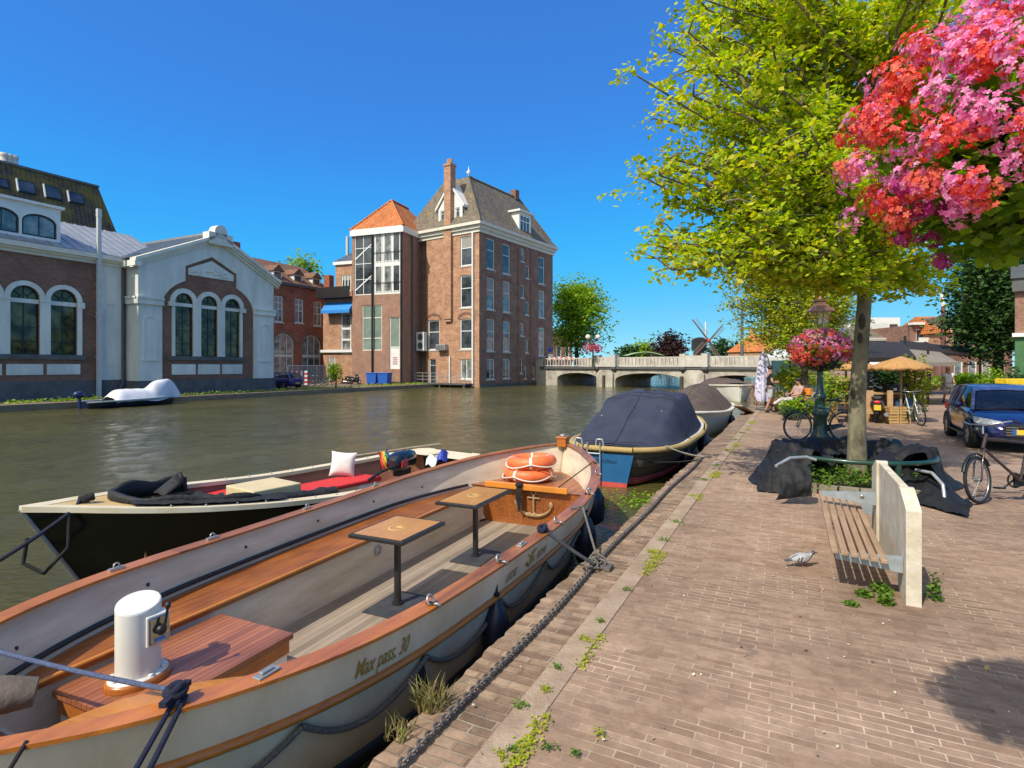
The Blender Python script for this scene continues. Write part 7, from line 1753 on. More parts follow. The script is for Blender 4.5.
mb.build('lantern_glass',gm,la); mb=MB(); mb.lathe([(0,zb_),(.03,zb_+.05),(.045,zb_+.2),(.0,zb_+.28)],10,T); mb.build('bulb',M_boatwhite,la)
# flowers: little five petalled florets gathered in clusters
def petals(centres, cols, size, seed, spread, per, parent, name, outward=None):
    """one mesh per colour; each floret is five small blades"""
    g=np.random.default_rng(seed)
    for ci,(m_,sel) in enumerate(cols):
        V=[]
        for c,k in centres:
            if k!=ci: continue
            c=np.array(c)
            for i in range(per):
                d=g.normal(0,1,3); d/=np.linalg.norm(d); f=c+d*spread*g.uniform(.5,1.05)
                nrm=d+g.normal(0,.25,3)
                if outward is not None: nrm=nrm+(f-outward)/np.linalg.norm(f-outward)*.6
                nrm/=np.linalg.norm(nrm); t=np.cross(nrm,[.3,.2,.9]); t/=np.linalg.norm(t); b=np.cross(nrm,t); ph=g.uniform(0,6.28); s=size*g.uniform(.75,1.2)
                for q in range(5):
                    a=ph+q*1.2566; u=t*math.cos(a)+b*math.sin(a); w=np.cross(nrm,u)
                    V+=[f,f+u*s*.6-w*s*.34+nrm*s*.12,f+u*s*1.05+nrm*s*.05,f+u*s*.6+w*s*.34+nrm*s*.12]
        if V: raw_mesh(name,np.array(V),4,m_,parent)
M_fred=leafmat('red_petals',[(.62,.03,.03),(.76,.08,.06),(.84,.20,.14)],trans=.35); M_fpink=leafmat('pink_geranium_petals',[(.66,.10,.34),(.78,.24,.50),(.85,.45,.66)],trans=.35); M_fcoral=leafmat('coral_petals',[(.75,.12,.07),(.82,.22,.12),(.70,.08,.12)],trans=.35); M_fmag=leafmat('magenta_petals',[(.40,.03,.20),(.50,.06,.26)],trans=.2)
M_gleaf=leafmat('geranium_leaves',[(.10,.22,.015),(.18,.34,.025),(.30,.46,.04)],trans=.5)
fc_=Vector((lx.x,lx.y-.05,2.17)); g=np.random.default_rng(9); cen=[]
for i in range(330):
    d=g.normal(0,1,3); d/=np.linalg.norm(d)
    if d[2]<-.75: continue
    r_=np.array([.70,.62,.46])*(.86+.16*g.random()); c=np.array(fc_)+d*r_*np.array([1,1,1])+np.array([0,0,-.04])
    k=0 if (d[0]<-.1 and d[2]<.25) and g.random()<.8 else (1 if g.random()<.72 else 2)
    cen.append((c,k))
petals(cen,[(M_fcoral,0),(M_fpink,1),(M_fred,2)],.034,21,.085,13,lp_,'flower_ball',outward=np.array(fc_))
P=np.array(fc_)+g.normal(0,1,(1600,3))*np.array([.36,.34,.24]); leaf_mesh('flower_leaves',P,.09,M_gleaf,lp_,seed=4)
mb=MB(); mb.lathe([(.10,1.62),(.42,1.70),(.50,1.95),(.46,2.0)],20,T); mb.build('flower_bowl',M_black,lp_)
# hanging basket close to the camera, on its own post outside the frame
hc=Vector((1.345,1.42,2.31)); hb=thing('hanging_basket','big hanging basket of red and pink geraniums at the top right','flower basket',(hc.x,hc.y,hc.z-.3))
g=np.random.default_rng(17); cen=[]
for i in range(520):
    d=g.normal(0,1,3); d/=np.linalg.norm(d)
    if -.75*d[0]+.66*d[2]<.12 and g.random()<.80: continue
    if d[2]<-.6 or d[1]>.5: continue
    r_=np.array([.43,.40,.36])*(.86+.22*g.random())
    c=np.array(hc)+d*r_*np.array([1,1,1]); q=mnoise.noise((d[0]*4.2,d[1]*4.2,d[2]*4.2+3))+.45*g.normal()
    k=1 if q>.07 else (0 if g.random()<.65 else 2)
    cen.append((c,k))
petals(cen,[(M_fred,0),(M_fpink,1),(M_fcoral,2)],.0092,5,.042,34,hb,'blossom',outward=np.array(hc))
cen=[]
for (px,py,Y) in ((905,238,1.2),(912,215,1.15),(900,185,1.1),(915,190,1.12),(930,240,1.2),(938,262,1.22),(925,212,1.1),(945,210,1.15),(958,190,1.05)):
    v=atd(px,py,Y*1.24); cen.append((v,0 if py>150 else 1))
petals(cen,[(M_fmag,0),(M_fred,1)],.0135,6,.028,16,hb,'trailing_blossom')
n=5200; d=g.normal(0,1,(n,3)); d/=np.linalg.norm(d,axis=1)[:,None]; P=np.array(hc)+d*np.array([.37,.36,.31])*(g.random((n,1))**.4); leaf_mesh('basket_leaves',P,.033,M_gleaf,hb,aspect=1.0,nrm_up=.4,seed=6)
mb=MB()
for k in range(46):
    d=g.normal(0,1,3); d/=np.linalg.norm(d); d[2]=-abs(d[2])*.8; a=Vector(hc)+Vector(d)*.12; b=Vector(hc)+Vector(d*np.array([.42,.42,.34])); mb.tube([a,a.lerp(b,.5)+Vector((0,0,.03)),b],.0025,5)
mb.build('stems',M_gleaf,hb)
n=1300; d=g.normal(0,1,(n,3)); d/=np.linalg.norm(d,axis=1)[:,None]; d[:,2]=-np.abs(d[:,2]); P=np.array(hc)+d*np.array([.36,.34,.30])*(.5+.5*g.random((n,1))); leaf_mesh('trailing_leaves',P,.030,M_gleaf,hb,aspect=1.0,seed=7)
mb=MB(); mb.lathe([(.05,-.22),(.17,-.15),(.22,.0),(.225,.06)],20,Matrix.Translation(hc)); mb.build('bowl',M_black,hb)
pp=thing('basket_post','dark iron post carrying the near flower basket at the right edge','post',(1.70,1.58,0))
mb=MB(); mb.lathe([(.09,0),(.09,.3),(.06,.35),(.045,2.45),(.03,2.7)],14,Matrix.Translation((1.70,1.58,0))); mb.build('shaft',M_iron,pp); mb=MB(); mb.tube([(1.70,1.58,2.68),(1.55,1.5,2.74),(hc.x,hc.y,2.68),(hc.x,hc.y,2.3)],.012,8); mb.build('arm',M_iron,pp)

# ---------------------------------------------------------------- bicycles
M_tyre=mat('tyre_rubber',(.012,.012,.012),var=.2,rough=.8); M_chrome=mat('bicycle_alloy',(.45,.46,.47),rough=.3,metal=.9,var=.1)
def bicycle(label,base,rz,frame=(.02,.03,.04),steer=0.0,basket=None,bag=None,lean=R(4),step=False,group='bicycles parked on the quay',wheelr=.345):
    fm=mat('bicycle_frame_paint',frame,var=.15,rough=.35,coat=.4); b=thing('bicycle',label,'bicycle',base,rz,group); b.rotation_euler=(0,0,rz)
    T=Matrix.Translation(base) @ Matrix.Rotation(rz,4,'Z') @ Matrix.Rotation(lean,4,'X')
    r_=wheelr; wb=1.08
    Hs=T @ Matrix.Translation((wb-.12,0,r_+.12)) @ Matrix.Rotation(steer,4,'Z') @ Matrix.Translation((-(wb-.12),0,-(r_+.12)))
    for x,TT in ((0,T),(wb,Hs)):
        Wm=TT @ Matrix.Translation((x,0,r_)) @ Matrix.Rotation(R(90),4,'X')
        mb=MB(); mb.torus(r_-.02,.021,36,8,Wm); wh=mb.build('wheel',M_tyre,b)
        mb=MB(); mb.torus(r_-.045,.011,36,6,Wm); mb.lathe([(.02,-.04),(.028,0),(.02,.04)],10,Wm)
        for k in range(20):
            a=2*math.pi*k/20; mb.tube([(.02*math.cos(a+.5),.02*math.sin(a+.5),(-1)**k*.025),((r_-.05)*math.cos(a),(r_-.05)*math.sin(a),0)],.0022,4,M=Wm,caps=False)
        mb.build('rim',M_chrome,wh)
        mb=MB(); pts=[(x+(r_+.03)*math.cos(a),0,r_+(r_+.03)*math.sin(a)) for a in np.linspace(R(15) if x==0 else R(20),R(200) if x==0 else R(150),14)]; mb.tube(pts,.022,6,M=TT,flat=.5); mb.build('mudguard',M_black,b)
    bb=(.47,0,.28); st=(.30,0,.86); hd=(wb-.22,0,.88); hl=(wb-.16,0,.70)
    mb=MB()
    mb.tube([bb,(.36,0,.66),(.31,0,.82)],.016,8,M=T); mb.tube([(hl[0]+.0,0,hl[2]),bb],.018,8,M=T)
    if step: mb.tube([(hd[0],0,.80),(.70,0,.50),(.42,0,.45)],.016,8,M=T)
    else: mb.tube([(hd[0],0,.82),(.34,0,.76)],.015,8,M=T)
    for y in (-.05,.05): mb.tube([bb,(0,y,r_)],.009,6,M=T); mb.tube([(.33,y*.3,.74),(0,y,r_)],.008,6,M=T)
    mb.tube([hl,hd],.02,8,M=T); mb.build('frame',fm,b)
    mb=MB()
    for y in (-.045,.045): mb.tube([(hl[0],y*.6,hl[2]-.02),(wb-.05,y,.5),(wb,y,r_)],.011,6,M=Hs)
    mb.build('fork',fm,b)
    mb=MB(); mb.tube([hd,(hd[0]-.02,0,1.0)],.012,8,M=Hs); mb.tube([(hd[0]-.22,-.30,1.02),(hd[0]-.10,-.26,1.04),(hd[0]+.04,-.12,1.0),(hd[0]+.02,0,1.0),(hd[0]+.04,.12,1.0),(hd[0]-.10,.26,1.04),(hd[0]-.22,.30,1.02)],.011,8,M=Hs); ha=mb.build('handlebar',M_chrome,b)
    for y in (-1,1): mb=MB(); mb.tube([(hd[0]-.24,.302*y,1.018),(hd[0]-.12,.27*y,1.037)],.017,8,M=Hs); mb.build('grip',M_black,ha)
    mb=MB(); mb.tube([(.31,0,.8),(.285,0,.93)],.013,8,M=T); mb.build('seat_post',M_chrome,b)
    mb=MB(); rows=[]
    for x,w_ in ((-.14,.02),(-.12,.08),(-.04,.09),(.06,.04),(.13,.022),(.15,.006)): rows.append([(.27+x,w_*math.cos(a),.955+.028*math.sin(a)-.02*abs(x)) for a in [2*math.pi*k/10 for k in range(10)]])
    mb.grid(rows,T,0,True,True); mb.poly([rows[0][k] for k in range(10)],T); mb.build('saddle',M_black,b)
    mb=MB(); mb.prism([(.50,.20),(.50,.36),(.36,.36),(.0,r_+.05),(-.03,r_-.03),(.36,.21)],'y',-.075,-.05,T); mb.build('chain_case',M_black,b)
    mb=MB(); mb.torus(.09,.012,20,6,T @ Matrix.Translation((.47,-.08,.28)) @ Matrix.Rotation(R(90),4,'X')); mb.tube([(.47,-.1,.28),(.60,-.11,.18)],.011,6,M=T); mb.tube([(.47,.09,.28),(.34,.10,.38)],.011,6,M=T); mb.cbox((.61,-.16,.175),(.09,.10,.022),M=T); mb.cbox((.33,.15,.385),(.09,.10,.022),M=T); mb.build('crank',M_iron,b)
    mb=MB(); mb.tube([(.16,-.07,.72),(-.34,-.07,.72)],.008,6,M=T); mb.tube([(.16,.07,.72),(-.34,.07,.72)],.008,6,M=T); mb.tube([(-.34,-.07,.72),(-.34,.07,.72)],.008,6,M=T)
    for k in range(4): mb.tube([(-.28+.12*k,-.07,.72),(-.28+.12*k,.07,.72)],.006,6,M=T)
    for y in (-.075,.075): mb.tube([(-.2,y,.72),(0,y,r_)],.007,6,M=T)
    mb.build('rear_rack',M_black,b)
    mb=MB(); mb.ell((hd[0]+.12,0,.93),(.05,.045,.045),10,8,Hs); mb.build('headlamp',M_black,b)
    if bag:
        mb=MB(); mb.box(-.32,.14,.08,.22,.42,.74,T); mb.box(-.32,.14,-.22,-.08,.42,.74,T); mb.build('pannier_bag',bag,b,bevel=.03)
    if basket:
        mb=MB(); mb.box(hd[0]+.02,hd[0]+.36,-.2,.2,.78,1.02,Hs); mb.build('front_crate',basket,b,bevel=.015)
    return b
# leaning at the lamp post: front wheel towards the canal
a=at(798,441,0); d=Vector((at(842,444,0)-a)); bicycle('grey blue bicycle leaning against the flower lamp post',a+Vector((1.08,.06,0)),math.pi+.02,frame=(.03,.045,.07),lean=R(-3))
# dark bicycle at the right edge
bicycle('dark brown bicycle with turned front wheel at the right edge',Vector((6.98,7.15,0)),math.pi+.02,frame=(.035,.018,.014),steer=R(24),lean=R(6),wheelr=.30)
a=at(922,426,0); bicycle('white step through bicycle with blue bag by the flower stall',a+Vector((.22,1.05,0)),R(-103),frame=(.55,.62,.60),lean=R(6),step=True,bag=mat('blue_bag',(.03,.09,.20),rough=.7))
bicycle('small light blue bicycle parked beyond the folded umbrella',atd(776,389,32)+Vector((0,0,0)) if False else Vector(((772-CX)/FPX*30,30,0)),R(15),frame=(.25,.45,.60))
bicycle('teal bicycle parked behind the seated woman',Vector(((786-CX)/FPX*31,31,0)),R(20),frame=(.05,.25,.30))

# ---------------------------------------------------------------- motor scooters
def scooter(label,base,rz,body=(.012,.012,.014),group='motor scooters',seatc=(.012,.012,.012)):
    bm_=mat('scooter_paint',body,var=.1,rough=.2,coat=.6); s=thing('motor_scooter',label,'scooter',base,rz,group)
    T=Matrix.Translation(base) @ Matrix.Rotation(rz,4,'Z')
    for x in (0,1.25):
        Wm=T @ Matrix.Translation((x,0,.22)) @ Matrix.Rotation(R(90),4,'X'); mb=MB(); mb.torus(.165,.058,28,10,Wm); w_=mb.build('wheel',M_tyre,s); mb=MB(); mb.lathe([(0,-.03),(.11,-.03),(.12,0),(.11,.03),(0,.03)],16,Wm); mb.build('rim',M_chrome,w_)
    def loft(name,secs,m,mat_parent=s,nn=14):
        rows=[[(x,hy*math.copysign(abs(math.cos(a))**.7,math.cos(a)),zc+hz*math.copysign(abs(math.sin(a))**.7,math.sin(a))) for a in [2*math.pi*k/nn for k in range(nn)]] for x,hy,zc,hz in secs]
        mb=MB(); mb.grid(rows[::-1],T,0,True,True); mb.poly(rows[0][::1],T); mb.poly(rows[-1][::-1],T); return mb.build(name,m,mat_parent)
    loft('rear_body',[(-.38,.05,.68,.05),(-.30,.15,.62,.12),(-.05,.20,.55,.19),(.25,.19,.50,.18),(.42,.12,.42,.12)],bm_)
    loft('seat',[(-.36,.08,.79,.03),(-.25,.14,.80,.05),(.05,.15,.78,.055),(.35,.12,.76,.05),(.42,.06,.74,.03)],mat('scooter_seat',seatc,rough=.6))
    loft('floorboard',[(.35,.14,.26,.05),(.6,.17,.25,.04),(.9,.15,.28,.05)],M_black)
    loft('front_shield',[(.84,.20,.50,.24),(.95,.23,.58,.36),(1.05,.18,.62,.30),(1.12,.05,.66,.12)],bm_)
    loft('front_mudguard',[(1.0,.03,.40,.03),(1.1,.08,.43,.04),(1.3,.09,.45,.05),(1.45,.04,.40,.03)],bm_)
    mb=MB(); mb.tube([(1.05,0,.25),(.92,0,.95)],.035,8,M=T); mb.tube([(.82,-.33,1.0),(.90,-.15,1.02),(.92,0,1.0),(.90,.15,1.02),(.82,.33,1.0)],.016,8,M=T); mb.ell((.94,0,1.0),(.09,.16,.08),12,8,T); hb_=mb.build('handlebar',M_black,s)
    for y in (-.33,.33): mb=MB(); mb.tube([(.88,y*.6,1.03),(.86,y*.9,1.2)],.008,6,M=T); mb.ell((.86,y*.95,1.23),(.015,.06,.04),10,6,T); mb.build('mirror',M_black,hb_)
    mb=MB(); mb.ell((-.37,0,.66),(.03,.10,.05),10,6,T); mb.build('tail_light',M_redp,s)
    mb=MB(); mb.box(-.45,-.435,-.09,.09,.42,.58,T); mb.build('number_plate',mat('plate_yellow',(.65,.45,.03),var=.05),s)
    mb=MB(); mb.tube([(-.45,-.22,.30),(.1,-.22,.26)],[.06,.045],10,M=T); mb.build('exhaust',M_chrome,s)
    mb=MB(); mb.ell((1.03,0,.86),(.05,.09,.07),10,8,T); mb.build('headlight',M_boatwhite,s)
    return s
a=at(879,424,0); scooter('black motor scooter seen from behind beside the lime trunk',a+Vector((.12,.30,0)),R(60),body=(.03,.03,.034),seatc=(.05,.048,.046))

# ---------------------------------------------------------------- cars
def car(label,base,rz,paint,L_=3.95,Wd=1.72,Ht=1.43,plate=None,cat='car',name='parked_car',group=None,dark=.0):
    """x forward, base = ground under the middle of the car"""
    pm=mat('car_paint',paint,var=.03,rough=.22,coat=.9,metal=.25); c=thing(name,label,cat,base,rz,group)
    T=Matrix.Translation(base) @ Matrix.Rotation(rz,4,'Z'); h=L_/2; hw=Wd/2
    # body: cross sections (x, half width, low z, shoulder z, roll)
    secs=[(-h,.62,.42,.86),(-h+.06,.74,.30,.93),(-h+.25,.81,.24,.97),(-h+.8,.855,.20,.96),(-.6,.86,.19,.94),(.3,.86,.19,.92),(.75,.86,.19,.90),(h-.9,.855,.20,.86),(h-.45,.82,.20,.77),(h-.18,.74,.22,.68),(h-.04,.60,.26,.60),(h,.50,.34,.54)]
    rows=[]
    for x,w_,zl,zs in secs:
        zm=(zl+zs)/2; row=[(-w_*.86,zl),(-w_*.98,zl+.10),(-w_,zm),(-w_*.985,zs-.13),(-w_*.93,zs-.03),(-w_*.75,zs+.01),(0,zs+.035),(w_*.75,zs+.01),(w_*.93,zs-.03),(w_*.985,zs-.13),(w_,zm),(w_*.98,zl+.10),(w_*.86,zl)]
        rows.append([Vector((x,y,z)) for y,z in row])
    mb=MB(); mb.grid(rows,T,0,True,True); mb.poly(rows[0],T); mb.poly(rows[-1][::-1],T); body=mb.build('body',pm,c,sub=1)
    # cabin
    cab=[(-h+.12,.66,.93,.98),(-h+.42,.70,.94,1.30),(-h+.75,.715,.94,Ht-.02),(-.5,.72,.93,Ht),(.1,.71,.92,Ht-.03),(.40,.69,.91,Ht-.13),(1.02,.70,.885,.90)]
    rowsg=[]; roof=[]
    for x,w_,z0,z1 in cab:
        wt=w_-(z1-z0)*.26; rowsg.append([Vector((x,-w_-.06,z0-.03)),Vector((x,-wt,z1-.03)),Vector((x,-wt*.8,z1)),Vector((x,0,z1+.02)),Vector((x,wt*.8,z1)),Vector((x,wt,z1-.03)),Vector((x,w_+.06,z0-.03))])
    gm_=glassmat('car_glass',(.006,.007,.008),col2=(.012,.014,.016),spec=.5)
    mb=MB(); mb.grid(rowsg,T); mb.build('glasshouse',gm_,c)
    mb=MB(); top=[[v+Vector((0,0,.012)) for v in r[1:6]] for r in rowsg[1:6]]; mb.grid(top,T)
    for sgn,i in ((-1,1),(1,5)):
        # pillars
        for k0,k1 in ((0,1),(2,2),(5,6),(3,3)):
            if k0==k1:
                a_=rowsg[k0][i]; b_=rowsg[k0][0 if sgn<0 else 6]; mb.tube([a_+Vector((0,sgn*.008,0)),b_+Vector((0,sgn*.008,0))],.035,6,M=T)
        for (ka,kb) in ((5,6),(1,0)):
            a_=rowsg[ka][i]; b_=rowsg[kb][i] if False else rowsg[kb][1 if sgn<0 else 5]; mb.tube([a_+Vector((0,sgn*.012,.005)),b_+Vector((0,sgn*.04,.0))],.04,6,M=T)
    mb.build('roof',mat('car_roof_sky_tone',tuple(min(1,q*1.2+.09) for q in paint),rough=.25,coat=.8,metal=.3,var=.03),c)  # roof colour lightened to paint in the reflected sky
    for x in (-h+.72,h-.78):
        for sgn in (-1,1):
            Wm=T @ Matrix.Translation((x,sgn*(hw-.10),.31)) @ Matrix.Rotation(R(90)*-sgn,4,'X')
            mb=MB(); mb.lathe([(.19,.11),(.29,.115),(.312,.09),(.312,-.09),(.2,-.1)],28,Wm); w_=mb.build('wheel',M_tyre,c)
            mb=MB(); mb.lathe([(0,.085),(.06,.10),(.07,.085)],14,Wm); mb.lathe([(.18,.085),(.205,.118),(.2,.10)],24,Wm)
            for k in range(5):
                a_=2*math.pi*k/5; u=Vector((math.cos(a_),math.sin(a_),0)); v=Vector((-u.y,u.x,0)); mb.quad(u*.05-v*.03+Vector((0,0,.10)),u*.05+v*.03+Vector((0,0,.10)),u*.19+v*.045+Vector((0,0,.105)),u*.19-v*.045+Vector((0,0,.105)),Wm)
            mb.lathe([(.0,.05),(.19,.05)],20,Wm); mb.build('rim',M_chrome,w_)
            mb=MB(); arc=[(x+.365*math.cos(a_),sgn*(hw-.012),.31+.365*math.sin(a_)) for a_ in np.linspace(R(-5),R(185),16)]; mb.tube(arc,.03,6,M=T); mb.build('wheel_arch',M_black,c)
    hl_=mat('headlight_lens',(.45,.47,.50),rough=.1,spec=.8,var=.3,scale=14)
    for sgn in (-1,1):
        mb=MB(); mb.add([(h-.13,sgn*.36,.56),(h-.16,sgn*.37,.66),(h-.36,sgn*.72,.73),(h-.50,sgn*.80,.735),(h-.40,sgn*.80,.62),(h-.20,sgn*.66,.56)],[(0,1,2,3,4,5) if sgn<0 else (5,4,3,2,1,0)],T @ Matrix.Translation((.055,sgn*.02,.015))); mb.build('headlight',hl_,c,solid=.02)
        mb=MB(); mb.add([(-h+.02,sgn*.45,.70),(-h+.02,sgn*.45,.85),(-h+.16,sgn*.80,.88),(-h+.20,sgn*.80,.72)],[(0,1,2,3) if sgn>0 else (3,2,1,0)],T @ Matrix.Translation((-.04,0,0))); mb.build('tail_light',M_redp,c,solid=.02)
        mb=MB(); mb.ell((.62,sgn*(hw+.08),.97),(.07,.10,.07),12,8,T); mb.build('mirror',pm,c)
        mb=MB(); mb.box(-.05,.12,sgn*(hw+.0)-.008,sgn*(hw+.0)+.008,.80,.825,T); mb.build('door_handle',pm,c)
        mb=MB(); mb.tube([(-.85,sgn*(hw+.004),.28),(.95,sgn*(hw+.004),.28)],.03,6,M=T); mb.build('sill',M_black,c)
    mb=MB(); mb.prism([(-.36,.36),(.36,.36),(.42,.58),(.30,.64),(-.30,.64),(-.42,.58)],'x',h-.03,h+.012,T); gr=mb.build('grille',M_black,c)
    mb=MB(); [mb.torus(.05,.009,16,6,T @ Matrix.Translation((h+.015,y,.60)) @ Matrix.Rotation(R(90),4,'Y')) for y in ()]; 
    for k in range(4): mb.box(h+.012,h+.018,-.36,.36,.40+.055*k,.412+.055*k,T)
    mb.build('grille_bars',M_chrome,gr)
    mb=MB(); mb.prism([(-.70,.25),(.70,.25),(.62,.34),(-.62,.34)],'x',h-.18,h-.01,T); mb.build('lower_intake',M_black,c)
    for xx in ((h+.018,1),(-h-.03,-1)):
        mb=MB(); mb.box(min(xx[0],xx[0]+.012*xx[1]),max(xx[0],xx[0]+.012*xx[1]),-.26,.26,.42,.53,T); p_=mb.build('number_plate',mat('plate_yellow2',(.70,.48,.03),var=.04),c)
        mb=MB(); x_=xx[0]+.0125*xx[1]; mb.box(min(x_,x_+.003*xx[1]),max(x_,x_+.003*xx[1]),.20 if xx[1]<0 else -.26,.26 if xx[1]<0 else -.20,.42,.53,T); mb.build('plate_band',M_blue,p_)
    mb=MB(); mb.box(-.06,.06,-.05,.05,.9,.902,T)
    for sgn in (-1,1): mb.tube([(.98,sgn*.1,.93),(.75,sgn*.55,1.06)],.008,5,M=T)
    mb.build('wipers',M_black,c)
    return c
fw_,rw_=at(971,448.3),at(949,436); dd=(fw_-rw_); dd.z=0; dd.normalize(); 
fw_=Vector((9.85,12.0,0)); nrm_=Vector((-dd.y,dd.x,0)) # left of heading
angC=math.atan2(dd.y,dd.x); h_=3.95/2
ctr=fw_ - dd*(h_-.78) + nrm_*(1.72/2-.10)
cr_=car('dark blue hatchback with yellow plate parked facing the camera',(ctr.x,ctr.y,0),angC,(.008,.014,.10)); cr_.scale=(.96,.96,.92)
# white delivery van behind the stall
Yv=27.0; xv=(928-CX)/FPX*Yv
def van(label,base,rz):
    c=thing('delivery_van',label,'van',base,rz); T=Matrix.Translation(base) @ Matrix.Rotation(rz,4,'Z')
    prof_=[(-2.3,.35),(2.25,.35),(2.35,.55),(2.3,.95),(1.95,1.12),(1.35,1.85),(1.1,1.95),(-2.25,1.97),(-2.35,1.8)]
    mb=MB(); mb.prism(prof_,'y',-.92,.92,T); mb.build('body',M_boatwhite,c,bevel=.07,seg=3)
    mb=MB(); mb.add([(1.98,-.78,1.16),(1.98,.78,1.16),(1.42,.70,1.80),(1.42,-.70,1.80)],[(0,1,2,3)],T @ Matrix.Translation((.03,0,.02))); mb.build('windscreen',M_glass,c)
    for s_ in (-1,1): mb=MB(); mb.prism([(.75,1.15),(1.75,1.15),(1.28,1.75),(.75,1.75)],'y',s_*.925-.004,s_*.925+.004,T); mb.build('side_window',M_glass,c)
    for x in (-1.5,1.55):
        for s_ in (-1,1): mb=MB(); mb.lathe([(0,.1),(.2,.1),(.34,.09),(.34,-.09)],20,T @ Matrix.Translation((x,s_*.84,.34)) @ Matrix.Rotation(R(90)*-s_,4,'X')); mb.build('wheel',M_tyre,c)
    for s_ in (-1,1): mb=MB(); mb.ell((2.27,s_*.7,.85),(.08,.16,.12),10,8,T); mb.build('headlight',hlm,c); mb=MB(); mb.ell((1.6,s_*1.05,1.2),(.06,.10,.14),10,8,T); mb.build('mirror',M_black,c)
    mb=MB(); mb.box(2.2,2.38,-.85,.85,.36,.62,T); mb.build('bumper',M_black,c,bevel=.03)
    return c
hlm=mat('lamp_lens',(.5,.52,.54),rough=.15)
van('white delivery van standing behind the flower stall',(xv-.3,Yv+3.2,0),R(-112))

# ---------------------------------------------------------------- people
M_skin=mat('skin',(.42,.22,.15),var=.06,rough=.6,scale=9)
def skinned(name,joints,edges,m,parent,root=0,sub=2):
    me=bpy.data.meshes.new(name); I=parent.matrix_world_inv if parent else Matrix.Identity(4)
    me.from_pydata([tuple(I @ Vector(j[:3])) for j in joints],edges,[]); me.materials.append(m)
    o=bpy.data.objects.new(name,me); COL.objects.link(o); o.modifiers.new('skin','SKIN'); 
    if not me.skin_vertices: pass
    for i,j in enumerate(joints):
        r_=j[3]; me.skin_vertices[0].data[i].radius=(r_ if not hasattr(r_,'__len__') else r_[0], r_ if not hasattr(r_,'__len__') else r_[1])
    me.skin_vertices[0].data[root].use_root=True
    d=o.modifiers.new('sub','SUBSURF'); d.levels=sub; d.render_levels=sub
    for p_ in me.polygons: p_.use_smooth=True
    o.modifiers['skin'].use_smooth_shade=True
    if parent: o.parent=parent; o.matrix_world_inv=parent.matrix_world_inv
    return o
